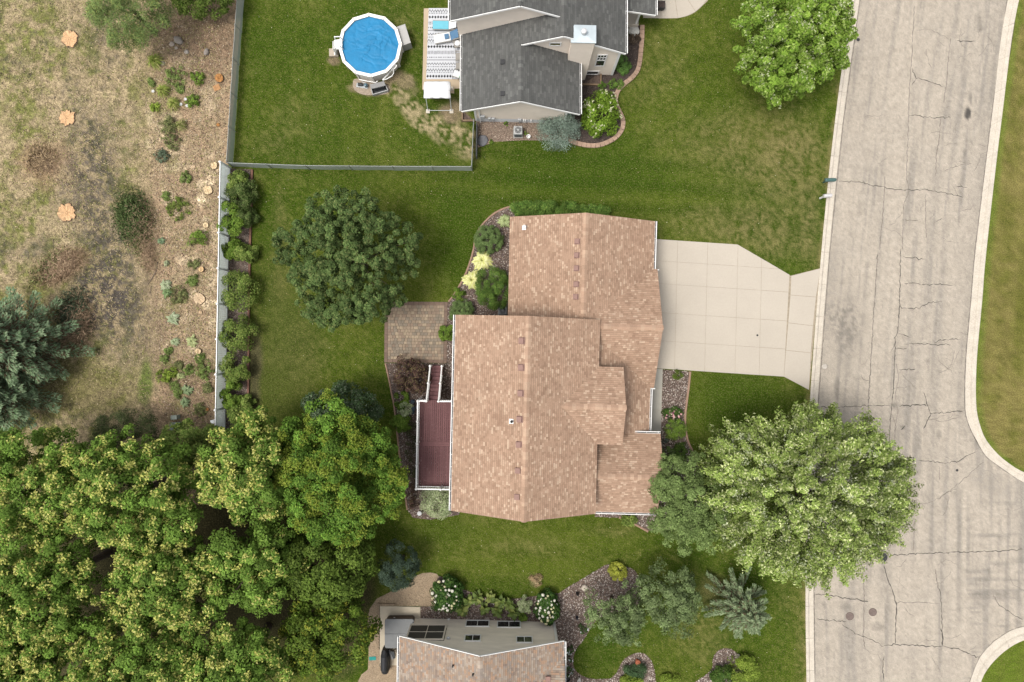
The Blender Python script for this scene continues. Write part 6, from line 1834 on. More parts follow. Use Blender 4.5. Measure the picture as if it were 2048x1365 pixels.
def unit(v): return v / (np.linalg.norm(v, axis=-1, keepdims=True) + 1e-9)
def leaves(name, P, Nn, L, Wd, C, m, parent, rg, D=None, fold=.18):
    """one folded diamond leaf per row"""
    n = len(P)
    Nn = unit(Nn)
    if D is None: D = rg.standard_normal((n, 3))
    D = unit(D - Nn * (D * Nn).sum(1, keepdims=True))
    S = np.cross(Nn, D)
    L = np.broadcast_to(L, n)[:, None]; Wd = np.broadcast_to(Wd, n)[:, None]
    a = P - D * L * .5; b = P + D * L * .5
    c = P + S * Wd * .5 + Nn * fold * Wd - D * L * .06; d = P - S * Wd * .5 + Nn * fold * Wd - D * L * .06
    V = np.stack([a, c, b, d], 1).reshape(-1, 3)
    return npmesh(name, V, np.arange(4 * n).reshape(n, 4), m, parent, colors=np.repeat(C, 4, 0))

def pick(pal, n, rg, jit=.18):
    w = np.array([p[1] for p in pal]); c = np.array([p[0] for p in pal])
    return c[rg.choice(len(pal), n, p=w / w.sum())] * rg.uniform(1 - jit, 1 + jit, (n, 1))

def clump_points(rg, cen, out, rc, npl, elong=1.0, up=.45):
    """points on the outer shell of each clump; cen (k,3), out (k,3) growth direction"""
    k = len(cen)
    u = unit(rg.standard_normal((k, npl, 3)) + out[:, None] * .55 + np.array([0, 0, up]))
    r = rg.uniform(.35, 1.0, (k, npl, 1)) ** .55
    off = u * r * rc[:, None, None]
    if elong != 1.0:
        al = (off * out[:, None]).sum(2, keepdims=True)
        off = off + out[:, None] * al * (elong - 1)
    P = cen[:, None] + off
    return P.reshape(-1, 3), u.reshape(-1, 3)

def crown_clumps(rg, c, rx, ry, rz, k, low=-.35, lump=.22, fill=.25, seed=0, hole=0.0, lobes=None):
    if lobes:      # heavy limbs first: big lobes at different depths, clumps sit on the lobes
        nl, l0, l1 = lobes
        zf = 1 - (np.arange(nl) + .5) / nl * (1 - low - .1); az = np.arange(nl) * 2.39996 + rg.uniform(0, 6.28); rr_ = np.sqrt(np.maximum(0, 1 - zf ** 2))
        ld = unit(np.stack([rr_ * np.cos(az), rr_ * np.sin(az), zf], 1) + rg.standard_normal((nl, 3)) * .10)
        rm = (rx + ry) / 2; lr = rg.uniform(l0, l1, nl) * rm
        e = np.array([rx, ry, rz]) - lr[:, None] * np.array([.85, .85, .55])
        lc = np.array(c) + ld * e * (rg.uniform(.74, 1.06, nl))[:, None]
        w8 = lr ** 2; i = rg.choice(nl, k, p=w8 / w8.sum())
        d = unit(rg.standard_normal((k, 3)) + ld[i] * .45 + np.array([0, 0, .45]))
        cen = lc[i] + d * lr[i][:, None] * rg.uniform(.60, 1.0, (k, 1)) * np.array([1, 1, .85])
        core = rg.random(k) < .14      # inner twigs behind the lobes
        cen[core] = np.array(c) + d[core] * np.array([rx, ry, rz]) * rg.uniform(.3, .62, (core.sum(), 1))
        return cen, d
    d = unit(rg.standard_normal((k * 4, 3)))
    d = d[d[:, 2] > low][:k]
    w = 1 + lump * 2 * (fbm(d[:, 0] * 2.2 + 5 + seed, d[:, 1] * 2.2 + d[:, 2] * 1.3 + 3, 1.0, seed + 3, 3) - .5)
    f = np.where(rg.random(len(d)) < fill, rg.uniform(.35, .75, len(d)), rg.uniform(.80, .97, len(d)))
    cen = np.array(c) + d * np.array([rx, ry, rz]) * (w * f)[:, None]
    if hole > 0:
        keep = fbm(cen[:, 0], cen[:, 1] + cen[:, 2] * .4, 2.2, seed + 9, 3) > hole
        cen, d = cen[keep], d[keep]
    out = unit(d * np.array([1 / rx, 1 / ry, 1 / rz]))
    return cen, out

def trunk_and_limbs(root, base, c, rz, r0, cen, rg, nl=9):
    top_ = Vector((c[0], c[1], c[2] + rz * .3)); b = Vector(base)
    pts = [b, b.lerp(top_, .25) + Vector((rg.uniform(-.12, .12), rg.uniform(-.12, .12), 0)), b.lerp(top_, .6) + Vector((rg.uniform(-.2, .2), rg.uniform(-.2, .2), 0)), top_]
    MB().tube(pts, [r0 * 1.25, r0, r0 * .65, r0 * .25], 10).build('trunk', M_BARK, root, smooth=True)
    for i in rg.choice(len(cen), min(nl, len(cen)), replace=False):
        e = Vector(cen[i]); t = rg.uniform(.35, .8); s = b.lerp(top_, t)
        mid = s.lerp(e, .5) + Vector((0, 0, .12 * (e - s).length))
        MB().tube([s, mid, e], [r0 * .42 * (1.1 - t), r0 * .28 * (1.1 - t), .02], 6).build('limb', M_BARK, root, smooth=True)

def tree(name, label, px, py, zc, rpx, rpy, rz, pal, k, npl, leaf, rc, seed, cat='tree', group=None, low=-.35, lump=.22, elong=1.0, fill=.25, hole=0.0, accent=None, tr=.22, m=None, up=.45, nlimb=9, tint=.22, base=None, nrm_up=.5, align=0.0, lobes=None):
    rg = np.random.default_rng(seed)
    c = W(px, py, zc); s = (FLY - zc) / FOC; rx, ry = rpx * s, rpy * s
    b = (c.x, c.y, 0.0) if base is None else tuple(W(*base))
    root = thing(name, label, cat, b, group)
    cen, out = crown_clumps(rg, tuple(c), rx * .93, ry * .93, rz, k, low, lump, fill, seed, hole, lobes)
    rcs = rg.uniform(rc[0], rc[1], len(cen))
    P, U = clump_points(rg, cen, out, rcs, npl, elong, up)
    n = len(P)
    N = U * .6 + np.repeat(out, npl, 0) * .35 + np.array([0, 0, nrm_up]) + .45 * rg.standard_normal((n, 3))
    L = rg.uniform(leaf[0], leaf[1], n); Wd = L * leaf[2]
    C = pick(pal, n, rg)
    ct = 1 + tint * rg.standard_normal((len(cen), 1)).clip(-1.6, 1.6)
    C = C * np.repeat(ct, npl, 0)
    D = np.repeat(out, npl, 0) * align + rg.standard_normal((n, 3))
    ok = P[:, 2] > .05
    P, N, L, Wd, C, D = P[ok], N[ok], L[ok], Wd[ok], C[ok], D[ok]
    leaves('crown', P, N, L, Wd, C.clip(.004, .9), m or M_LEAF, root, rg, D)
    if accent:     # seed heads / pale new growth carried by the outer tips
        apal, frac, na, asz, spread = accent
        sel = (out[:, 2] > -.05) & (rg.random(len(cen)) < frac)
        ce, oo, rr = cen[sel], out[sel], rcs[sel]
        tips = unit(rg.standard_normal((len(ce), na, 3)) * .75 + oo[:, None] * .8 + np.array([0, 0, .9]))
        TP = (ce[:, None] + tips * rr[:, None, None] * 1.0 * (1 if elong == 1 else 1.0)).reshape(-1, 3)
        q = 8
        PP = (TP[:, None] + rg.standard_normal((len(TP), q, 3)) * spread).reshape(-1, 3)
        NN_ = rg.standard_normal((len(PP), 3)) * .6 + np.array([0, 0, .8])
        Cc = pick(apal, len(PP), rg, .15) * np.repeat(rg.uniform(.8, 1.15, (len(TP), 1)), q, 0)
        La = rg.uniform(asz * .7, asz * 1.2, len(PP))
        leaves('seed_clusters', PP, NN_, La, La * .55, Cc, m or M_LEAF, root, rg)['kind'] = 'stuff'
    trunk_and_limbs(root, b, tuple(c), rz, tr, cen, rg, nlimb)
    return root

# palettes (leaf reflectance)
G_STREET = [((0.172, 0.235, 0.056), 0.42), ((0.243, 0.305, 0.083), 0.28), ((0.436, 0.463, 0.229), 0.18), ((0.121, 0.173, 0.037), 0.12)]
G_OAK = [((0.075, 0.118, 0.036), 0.45), ((0.103, 0.149, 0.046), 0.33), ((0.146, 0.171, 0.061), 0.14), ((0.052, 0.089, 0.027), 0.08)]
G_MAPLE = [((0.136, 0.228, 0.03), 0.45), ((0.186, 0.278, 0.043), 0.3), ((0.264, 0.339, 0.096), 0.12), ((0.094, 0.164, 0.02), 0.13)]
G_MAPLE2 = [((0.09, 0.173, 0.024), 0.45), ((0.118, 0.206, 0.031), 0.3), ((0.15, 0.23, 0.037), 0.13), ((0.064, 0.129, 0.021), 0.12)]
G_ASH = [((0.119, 0.202, 0.034), 0.45), ((0.156, 0.244, 0.043), 0.33), ((0.091, 0.162, 0.024), 0.22)]
A_SEED = [((0.442, 0.442, 0.116), 0.5), ((0.348, 0.371, 0.094), 0.3), ((0.526, 0.503, 0.176), 0.2)]
G_DARK = [((0.134, 0.191, 0.061), 0.45), ((0.183, 0.244, 0.084), 0.35), ((0.102, 0.152, 0.042), 0.2)]
G_OLIVE = [((0.128, 0.174, 0.068), 0.45), ((0.167, 0.213, 0.094), 0.35), ((0.092, 0.132, 0.047), 0.2)]
G_BLUE = [((0.126, 0.165, 0.129), 0.45), ((0.168, 0.207, 0.168), 0.35), ((0.092, 0.129, 0.092), 0.2)]
G_SPR = [((0.16, 0.228, 0.128), 0.4), ((0.222, 0.29, 0.168), 0.35), ((0.11, 0.173, 0.084), 0.25)]
G_SPRG = [((0.161, 0.207, 0.112), 0.4), ((0.207, 0.255, 0.143), 0.35), ((0.1, 0.144, 0.063), 0.25)]
G_PINE = [((0.113, 0.169, 0.052), 0.45), ((0.158, 0.215, 0.07), 0.35), ((0.194, 0.221, 0.065), 0.2)]
G_LIME = [((0.176, 0.247, 0.036), 0.45), ((0.234, 0.293, 0.052), 0.35), ((0.124, 0.189, 0.023), 0.2)]
G_SHRUB = [((0.142, 0.208, 0.044), 0.45), ((0.217, 0.264, 0.067), 0.35), ((0.091, 0.144, 0.028), 0.2)]
G_BRIGHT = [((0.116, 0.194, 0.03), 0.45), ((0.164, 0.232, 0.041), 0.35), ((0.078, 0.135, 0.017), 0.2)]
G_YEW = [((0.061, 0.116, 0.022), 0.45), ((0.089, 0.154, 0.029), 0.35), ((0.134, 0.188, 0.04), 0.2)]
G_BOX = [((0.119, 0.177, 0.059), 0.45), ((0.154, 0.217, 0.077), 0.35), ((0.092, 0.14, 0.046), 0.2)]
G_PURP = [((0.066, 0.041, 0.035), 0.45), ((0.105, 0.061, 0.046), 0.35), ((0.133, 0.108, 0.051), 0.2)]
G_VAR = [((0.352, 0.407, 0.22), 0.45), ((0.22, 0.297, 0.121), 0.3), ((0.484, 0.506, 0.33), 0.25)]

# ---- large trees
tree('street_tree', 'huge silvery-leaved tree overhanging the street corner', 1612, 982, 5.2, 192, 160, 4.3, G_STREET, 640, 175, (.13, .25, .42), (.24, .48), 501, low=-.25, lump=.28, elong=3.6, fill=.16, tr=.32, nlimb=14, tint=.30, align=1.6,
     accent=([((.52, .56, .36), .6), ((.38, .43, .24), .4)], .65, 5, .16, .11))
tree('oak_tree', 'round dark green tree on the back lawn beside the paver patio', 700, 521, 4.3, 152, 158, 3.6, G_OAK, 760, 95, (.12, .21, .50), (.18, .36), 502, lobes=(44, .20, .31), lump=.18, fill=.20, tr=.26, nlimb=10, tint=.20)
tree('maple_tree', 'bright green maple by the kerb at the top right', 1577, 90, 4.4, 122, 120, 3.4, G_MAPLE, 380, 125, (.14, .25, .58), (.20, .44), 503, lobes=(28, .25, .40), lump=.30, elong=1.5, align=.6, fill=.22, tr=.22, nlimb=10, tint=.18,
     accent=([((.30, .38, .12), .6), ((.44, .48, .28), .4)], .55, 4, .17, .10))
tree('maple_tree', 'big yellow-green billowing maple left of the deck', 688, 943, 5.2, 146, 158, 4.3, G_MAPLE2, 420, 160, (.12, .20, .58), (.30, .62), 504, lobes=(32, .24, .37), lump=.16, fill=.20, tr=.30, nlimb=10, tint=.26,
     accent=([((.150, .205, .026), .6), ((.205, .240, .040), .4)], .40, 22, .16, .10))
tree('shade_tree', 'small-leaved dark green tree between the house corner and the street tree', 1372, 1006, 3.6, 96, 112, 3.0, G_DARK, 260, 130, (.10, .17, .5), (.26, .50), 505, lobes=(24, .28, .42), lump=.14, fill=.25, tr=.18, tint=.16)
tree('young_tree', 'dark leafy tree peeking out above the yellow-green maple', 682, 818, 3.6, 76, 46, 2.6, [((.05, .085, .035), .5), ((.072, .11, .05), .3), ((.13, .16, .10), .2)], 70, 150, (.13, .22, .45), (.4, .7), 506, tr=.14, nlimb=6)
# ash grove
for k, (px, py, zc, rx, ry, rz, n, lab) in enumerate((
    (70, 955, 6.0, 120, 112, 3.4, 150, 'ash tree with yellow seed clusters at the left edge, topmost of the grove'),
    (270, 985, 6.4, 140, 115, 3.6, 190, 'ash tree with yellow seed clusters below the cleared field'),
    (505, 935, 6.0, 92, 100, 3.4, 130, 'ash tree heavy with yellow seeds touching the billowing maple'),
    (95, 1170, 6.6, 140, 120, 3.6, 180, 'yellow-seeded ash tree at the left edge, middle of the grove'),
    (345, 1165, 6.2, 118, 100, 3.3, 150, 'ash tree in the centre of the yellow-seeded grove'),
    (520, 1120, 5.4, 84, 86, 3.0, 100, 'shaded ash tree with few seeds right of the grove centre'),
    (60, 1335, 6.6, 130, 105, 3.4, 150, 'yellow-seeded ash tree in the bottom left corner'),
    (275, 1335, 6.6, 130, 100, 3.4, 150, 'yellow-seeded ash tree at the bottom edge, second from the left'),
    (470, 1330, 6.0, 110, 88, 3.2, 120, 'ash tree at the bottom edge left of the gravel path'))):
    tree('ash_tree', lab, px, py, zc, rx * 1.16, ry * 1.16, rz, G_ASH, int(n * 1.9), 130, (.14, .24, .50), (.26, .60), 520 + k, group='ash trees of the grove', lump=.24, fill=.28, tr=.24, nlimb=8, tint=.22, hole=.27, elong=1.25, lobes=(20, .32, .50),
         accent=(A_SEED, .62 if k not in (5,) else .25, 7, .19, .10))
tree('grove_tree', 'leafy green tree between the billowing maple and the gravel path', 652, 1125, 4.2, 98, 80, 3.0, [((.082, .128, .020), .5), ((.115, .165, .030), .3), ((.055, .09, .014), .2)], 110, 170, (.15, .24, .6), (.42, .75), 540, tr=.16, nlimb=7)
tree('grove_tree', 'bright green tree with yellow leaf tips beside the tan gravel path', 656, 1262, 4.0, 88, 78, 2.8, [((.085, .138, .018), .5), ((.125, .175, .028), .3), ((.06, .10, .014), .2)], 100, 170, (.15, .24, .6), (.42, .75), 541, tr=.16, nlimb=7,
     accent=([((.24, .25, .035), .6), ((.19, .21, .03), .4)], .5, 5, .16, .1))
tree('understory_shrub', 'broad-leaved bush at the south end of the white fence', 385, 885, 2.2, 66, 44, 1.6, G_SHRUB, 70, 150, (.14, .22, .55), (.35, .6), 542, cat='shrub', tr=.07, nlimb=6)
tree('understory_shrub', 'wispy olive bush where the field meets the ash grove', 255, 862, 1.8, 72, 42, 1.2, [((.060, .085, .030), .5), ((.085, .105, .042), .3), ((.10, .10, .055), .2)], 60, 150, (.10, .18, .25), (.3, .55), 543, cat='shrub', tr=.05, nlimb=14)
tree('blue_juniper', 'dark blue-green upright juniper where lawn meets the tan gravel path', 797, 1132, 2.2, 40, 50, 2.0, [((.046, .070, .046), .5), ((.064, .092, .064), .3), ((.035, .055, .034), .2)], 70, 150, (.10, .17, .28), (.22, .42), 544, tr=.10, nlimb=4)
for k, (px, py, zc, rx, ry, rz, n, lab) in enumerate(((1234, 1222, 2.6, 62, 70, 1.8, 80, 'grey-green airy tree nearest the southern house'), (1338, 1196, 2.9, 58, 70, 2.1, 90, 'grey-green airy tree beside the silvery spruce'))):
    tree('olive_tree', lab, px, py, zc, rx, ry, rz, G_OLIVE, int(n * 1.7), 70, (.12, .21, .42), (.22, .42), 550 + k, group='grey-green airy trees', tr=.10, lump=.38, hole=.40, fill=.35, nlimb=12, tint=.22, elong=1.5)
tree('feathery_pine', 'feathery green pine at the top left of the field', 262, 22, 3.2, 70, 72, 2.6, G_PINE, 120, 160, (.14, .24, .18), (.35, .60), 560, m=M_NEEDLE, elong=1.6, tr=.16, lump=.3, nlimb=6)
tree('lilac_shrub', 'yellow-green bush at the top edge beside the grey mesh fence', 405, 2, 1.8, 62, 30, 1.6, [((.085, .130, .024), .5), ((.125, .165, .038), .3), ((.06, .10, .016), .2)], 60, 130, (.12, .2, .5), (.3, .5), 561, cat='shrub', tr=.06, nlimb=6)

# ---- spruces: whorls of boughs carrying flat sprays of needles
def spruce(name, label, base, R, Ht, pal, seed, nb=64, nsp=210, lean=(0, 0), droop=.10, width=.30, z0=.35, group=None, leaf=(.15, .26), dead=0.0):
    rg = np.random.default_rng(seed)
    b = W(*base); root = thing(name, label, 'spruce tree', (b.x, b.y, 0), group)
    MB().tube([b, b + Vector((lean[0] * .5, lean[1] * .5, Ht * .5)), b + Vector((lean[0], lean[1], Ht * .97))], [.16, .09, .015], 9).build('trunk', M_BARK, root, smooth=True)
    PP = []; NN_ = []; DD = []; CC = []; br = MB()
    for i in range(nb):
        f = (i + .5) / nb; f = f ** .85
        zb = z0 + (Ht - z0 - .15) * f; th = i * 2.39996 + rg.uniform(-.25, .25)
        ln = R * (1 - f) ** .85 * rg.uniform(.80, 1.08) + .22
        hd = np.array([math.cos(th), math.sin(th), 0]); sd = np.array([-math.sin(th), math.cos(th), 0])
        p0 = np.array([b.x + lean[0] * zb / Ht, b.y + lean[1] * zb / Ht, zb])
        rise = .10 + .50 * f
        n = int(nsp * (.35 + .65 * ln / R))
        t = rg.uniform(.10, 1.0, n) ** .8
        w = width * (.25 + .75 * np.sin(np.clip(t * 1.02, 0, 1) * math.pi * .86)) * min(1, ln / 1.2) ** .5
        lat = rg.uniform(-1, 1, n)
        zz = rise * ln * t - droop * ln * t ** 2 + .10 * (1 - lat ** 2) * w / width + rg.uniform(-.05, .05, n) - .05 * np.abs(lat)
        P = p0 + hd * (ln * t)[:, None] + sd * (lat * w)[:, None]; P[:, 2] += zz
        D = hd * .85 + sd * (lat * .75)[:, None] + rg.standard_normal((n, 3)) * .22; D[:, 2] += .12
        N = np.array([0, 0, 1.0]) + sd * (lat * .5)[:, None] + rg.standard_normal((n, 3)) * .35
        c = pick(pal, n, rg, .16) * rg.uniform(.88, 1.15)
        if dead > 0:     # bare brown wood and old needles on the inner bough
            k = rg.random(n) < dead * (1 - t); c[k] = np.array([.115, .080, .050]) * rg.uniform(.6, 1.2, (k.sum(), 1))
        PP.append(P); NN_.append(N); DD.append(D); CC.append(c)
        br.tube([p0, p0 + hd * ln * .5 + np.array([0, 0, rise * ln * .5 - droop * ln * .25]), p0 + hd * ln * .92 + np.array([0, 0, rise * ln * .92 - droop * ln * .85])], [.03, .02, .006], 5, False)
    P = np.concatenate(PP); rgL = rg.uniform(leaf[0], leaf[1], len(P))
    leaves('crown', P, np.concatenate(NN_), rgL, rgL * .30, np.concatenate(CC).clip(.004, .9), M_NEEDLE, root, rg, np.concatenate(DD), fold=.25)
    br.build('boughs', M_TWIG, root)['kind'] = 'stuff'
    return root
spruce('spruce_tree', 'silvery spruce with spreading boughs on the southern front lawn', (1462, 1190), 2.75, 5.2, G_SPRG, 601, 72, 230, dead=.5, width=.20)
spruce('spruce_tree', 'large blue-grey spruce at the left edge beside the dark soil', (76, 690), 4.2, 7.5, G_SPR, 602, 130, 320, z0=.6, width=.50, leaf=(.18, .32), dead=1.0)
spruce('spruce_tree', 'lower blue-grey spruce at the left edge above the ash grove', (40, 782), 3.6, 7.0, G_SPR, 603, 130, 260, z0=.5, width=.46, leaf=(.18, .32), dead=.8)

# ---- shrubs
def shrub(name, label, px, py, rpx, h, pal, seed, k=14, npl=120, leaf=(.07, .12, .55), rpy=None, group=None, cat='shrub', lump=.18, m=None, rc=None, hole=0, stems=4, accent=None, tint=.16, nrm_up=.5, elong=1.0):
    rpy = rpy or rpx
    rr = rpx * .0355
    rc = rc or (rr * .30, rr * .48)
    return tree(name, label, px, py, h * .45, rpx, rpy, h * .55, pal, k, npl, leaf, rc, seed, cat, group, low=-.55, lump=lump, fill=.3, hole=hole, accent=accent, tr=.03, m=m, nlimb=stems, tint=tint, nrm_up=nrm_up, elong=elong)
FG = 'shrubs along the white fence'
for k, (px, py, r, ry, h, lab, pal) in enumerate((
    (478, 368, 22, 26, 1.4, 'topmost loose green shrub at the corner of white fence and mesh fence', G_SHRUB),
    (484, 392, 30, 26, 1.7, 'open-branched olive-green shrub, second from the top along the white fence', [((.085, .125, .035), .5), ((.13, .16, .055), .3), ((.05, .085, .02), .2)]),
    (464, 440, 26, 34, 1.8, 'dense dark green shrub, third from the top along the white fence', G_BRIGHT),
    (494, 436, 20, 18, 1.3, 'olive shrub lobe leaning over the timber edge, right of the dense dark shrub', [((.085, .125, .035), .5), ((.13, .16, .055), .3), ((.05, .085, .02), .2)]),
    (463, 497, 20, 20, 1.5, 'small bright green shrub against the fence above the bare mulch gap', G_BRIGHT),
    (493, 506, 22, 19, 1.3, 'green shrub at the timber edge above the bare mulch gap', G_SHRUB),
    (478, 584, 37, 37, 1.8, 'wide rounded yellow-green shrub below the bare mulch gap', G_SHRUB),
    (474, 667, 34, 33, 1.8, 'round yellow-green shrub, second below the bare mulch gap', G_SHRUB),
    (473, 736, 26, 36, 1.7, 'tall oval yellow-green shrub, third below the bare mulch gap', G_SHRUB),
    (463, 789, 20, 28, 1.6, 'upright bright green shrub near the south end of the timbers', G_BRIGHT),
    (495, 806, 16, 15, 1.0, 'small green shrub at the very end of the red timbers', G_SHRUB),
    (486, 836, 30, 24, 1.2, 'low green shrub under the first branches of the seeded ash', G_SHRUB))):
    shrub('lilac_shrub', lab, px, py, r, h, pal, 700 + k, 26, 170, (.08, .15, .6), ry, FG, lump=.26)

# garage bed
shrub('clipped_yew', 'round clipped grey-green yew at the top of the garage bed', 977, 479, 31, 1.3, G_BOX, 720, 150, 130, (.05, .09, .4), 31, rc=(.14, .22), lump=.05, tint=.08)
shrub('yew_shrub', 'big dark green yew pressed against the garage wall', 986, 575, 38, 2.0, G_YEW, 721, 90, 170, (.07, .13, .3), 46, rc=(.22, .36), lump=.12, tint=.22, m=M_NEEDLE)
shrub('clipped_yew', 'low clipped evergreen beside the paver patio corner', 924, 626, 26, 1.0, G_BOX, 722, 110, 130, (.05, .09, .4), 28, rc=(.14, .22), lump=.06, tint=.10)
shrub('fern_clump', 'small feathery fern above the low clipped evergreen', 917, 590, 13, .5, G_BRIGHT, 723, 14, 70, (.12, .22, .2), 14, cat='fern')
shrub('peony_bush', 'bright green leafy bush between the patio and the west wall', 895, 667, 15, .8, G_BRIGHT, 724, 18, 110, (.09, .16, .5), 18)
root = thing('hedge', 'long dark evergreen hedge along the north wall of the garage', 'hedge', W(1115, 418))
rg = np.random.default_rng(730); cen = []
for t in np.linspace(0, 1, 150):
    x = 1026 + t * 186; wdt = 17 * math.sin(math.pi * min(1, max(.12, t * 1.0 + .10)) * .9) ** .5
    p = W(x, 416 + 8 * t * t + rg.uniform(-wdt, wdt) * .8 + 4, .7 + rg.uniform(-.1, .45)); cen.append(tuple(p))
cen = np.array(cen); out = unit(rg.standard_normal(cen.shape) * .4 + np.array([0, .3, 1]))
P, U = clump_points(rg, cen, out, rg.uniform(.25, .40, len(cen)), 170, 1.2)
Nn = U + .4 * rg.standard_normal(U.shape) + np.array([0, 0, .4]); L = rg.uniform(.08, .15, len(P))
leaves('crown', P, Nn, L, L * .3, pick(G_YEW, len(P), rg) * np.repeat(1 + .25 * rg.standard_normal((len(cen), 1)).clip(-1.3, 1.6), 170, 0), M_NEEDLE, root, rg)
for t in np.linspace(.06, .94, 9):
    p = W(1026 + t * 186, 418); MB().tube([p, p + Vector((0, 0, .7))], [.05, .02], 6).build('stem', M_BARK, root)

# deck bed
shrub('smoke_bush', 'dark purple bush beside the deck stairs', 822, 754, 34, 1.7, G_PURP, 740, 90, 70, (.09, .15, .55), 40, lump=.45, hole=.33, stems=16, rc=(.18, .36), tint=.35)
shrub('perennial', 'fresh green leafy clump at the top left of the deck', 803, 800, 15, .6, G_BRIGHT, 741, 14, 90, (.10, .18, .5), 18, cat='plant')
shrub('perennial', 'pale cream-dotted plant touching the deck railing', 812, 822, 16, .7, G_VAR, 742, 14, 90, (.06, .11, .5), 18, cat='plant')
shrub('blue_fescue', 'blue-grey tuft at the north-west corner of the deck', 829, 815, 10, .6, [((.06, .09, .11), .6), ((.09, .12, .14), .4)], 743, 10, 90, (.10, .16, .2), 16, cat='plant')
shrub('perennial', 'mid green leafy clump left of the deck below the cream-dotted plant', 803, 847, 20, .7, G_BRIGHT, 744, 20, 90, (.11, .19, .5), 15, cat='plant')
shrub('variegated_dogwood', 'round cream and green variegated bush at the south end of the deck', 873, 1003, 31, 1.5, G_VAR, 745, 50, 140, (.06, .11, .5), 31, lump=.14, stems=8)
shrub('perennial', 'mid green plant tucked between variegated bush and house wall', 899, 1000, 14, .7, G_SHRUB, 746, 12, 80, (.08, .14, .5), 26, cat='plant')
shrub('understory_shrub', 'dim olive shrub in the shade left of the deck', 826, 900, 16, .9, [((.05, .06, .025), .6), ((.08, .075, .04), .4)], 747, 22, 80, (.07, .12, .4), 60, hole=.3)
shrub('understory_shrub', 'dark brownish shrub at the south-west foot of the deck', 824, 985, 14, .8, G_PURP, 748, 20, 70, (.07, .12, .4), 36, hole=.2)

# front bed
shrub('globe_cedar', 'small green tuft at the driveway end of the front rock bed', 1354.5, 749.5, 11, .6, [((.075, .115, .018), .6), ((.105, .14, .024), .4)], 750, 16, 90, (.05, .09, .3), 9, m=M_NEEDLE)
shrub('globe_cedar', 'vivid green globe shrub in the front rock bed', 1351, 858, 23, 1.1, G_BRIGHT, 751, 44, 130, (.06, .10, .3), 22, rc=(.16, .28), lump=.1, m=M_NEEDLE)
shrub('stonecrop', 'tiny blue-green tuft below the vivid globe shrub', 1330, 882, 6, .3, G_BLUE, 752, 6, 50, (.06, .1, .4), 6, cat='plant')
shrub('juniper_shrub', 'dark green shrub at the corner of the south-east wing', 1334, 912, 15, .9, G_DARK, 753, 20, 100, (.07, .12, .4), 16)
shrub('shade_plant', 'dark low plant in the shade under the street tree edge', 1364, 903, 18, .5, G_YEW, 754, 20, 80, (.09, .15, .4), 16, cat='plant')
shrub('perennial', 'leafy clump under the south gutter of the south-east wing', 1258, 1040, 16, .5, G_SHRUB, 755, 16, 80, (.09, .15, .5), 9, cat='plant')
# northern neighbour
shrub('blue_spruce_dwarf', 'pale blue-green dwarf spruce against the northern gable wall', 1118, 259, 37, 1.7, [((.17, .22, .175), .5), ((.22, .275, .225), .3), ((.11, .155, .115), .2)], 760, 50, 150, (.09, .16, .28), 31, lump=.3, m=M_NEEDLE, elong=1.5)
shrub('panicle_hydrangea', 'tall yellow-green bush with cream buds inside the block border', 1204, 231, 33, 2.0, [((.125, .205, .022), .45), ((.165, .245, .032), .3), ((.085, .15, .014), .25)], 761, 46, 120, (.11, .18, .6), 42, lump=.22, stems=8,
      accent=([((.62, .60, .42), .6), ((.52, .54, .32), .4)], .9, 4, .10, .04))
shrub('ground_cover', 'soft green groundcover patch near the beige chimney', 1245, 130, 16, .35, [((.13, .235, .06), .6), ((.10, .19, .04), .4)], 762, 24, 120, (.06, .10, .6), 20, cat='plant', rc=(.15, .3))
shrub('perennial', 'sparse green plants along the block border below the groundcover', 1232, 170, 14, .3, [((.10, .185, .03), .6), ((.14, .21, .05), .4)], 763, 14, 60, (.06, .1, .6), 12, cat='plant', hole=.2)
shrub('perennial', 'thin green plant above the tall yellow-green bush', 1206, 175, 9, .4, [((.10, .185, .03), .6), ((.14, .21, .05), .4)], 764, 10, 60, (.06, .1, .6), 13, cat='plant')
shrub('weed', 'single green weed in the pebbles by the foundation', 1012, 248, 4, .25, G_BRIGHT, 765, 6, 40, (.07, .11, .5), 4, cat='plant')
shrub('weed', 'green weed beside the flat dark stone slab', 982, 284, 5, .2, G_BRIGHT, 766, 6, 40, (.07, .11, .5), 5, cat='plant')
shrub('weed', 'green weed between air conditioner and bucket', 1052, 267, 4, .2, G_SHRUB, 767, 6, 40, (.07, .11, .5), 4, cat='plant')
shrub('twig_pile', 'tangle of dry brown twigs beside the pale concrete lump', 1268, 78, 12, .25, [((.10, .075, .055), .7), ((.16, .12, .09), .3)], 768, 12, 70, (.16, .3, .08), 10, cat='twigs')
# southern neighbour, right side beds
shrub('gold_spirea', 'lime-yellow bush at the top of the pebble bed', 1235, 1143, 17, .8, [((.29, .31, .045), .5), ((.37, .38, .075), .3), ((.20, .235, .03), .2)], 770, 24, 120, (.08, .14, .5), 17)
shrub('gold_spirea', 'yellow-green bush under the boulder in the bottom right bed', 1487, 1338, 28, 1.1, G_LIME, 771, 36, 130, (.08, .14, .5), 26)
shrub('dark_perennial', 'dark green bush left of the yellow-green bush at the bottom edge', 1447, 1352, 22, .9, [((.05, .10, .018), .6), ((.09, .14, .03), .4)], 772, 30, 120, (.08, .14, .5), 18)
shrub('low_juniper', 'dark juniper tuft in the pebble bed with the red lantern', 1270, 1342, 22, .6, [((.04, .075, .03), .6), ((.06, .10, .045), .4)], 773, 30, 100, (.09, .16, .22), 16, m=M_NEEDLE)
shrub('gold_spirea', 'lime bush at the bottom edge below the red lantern', 1262, 1362, 22, .7, G_LIME, 774, 24, 110, (.08, .14, .5), 9)
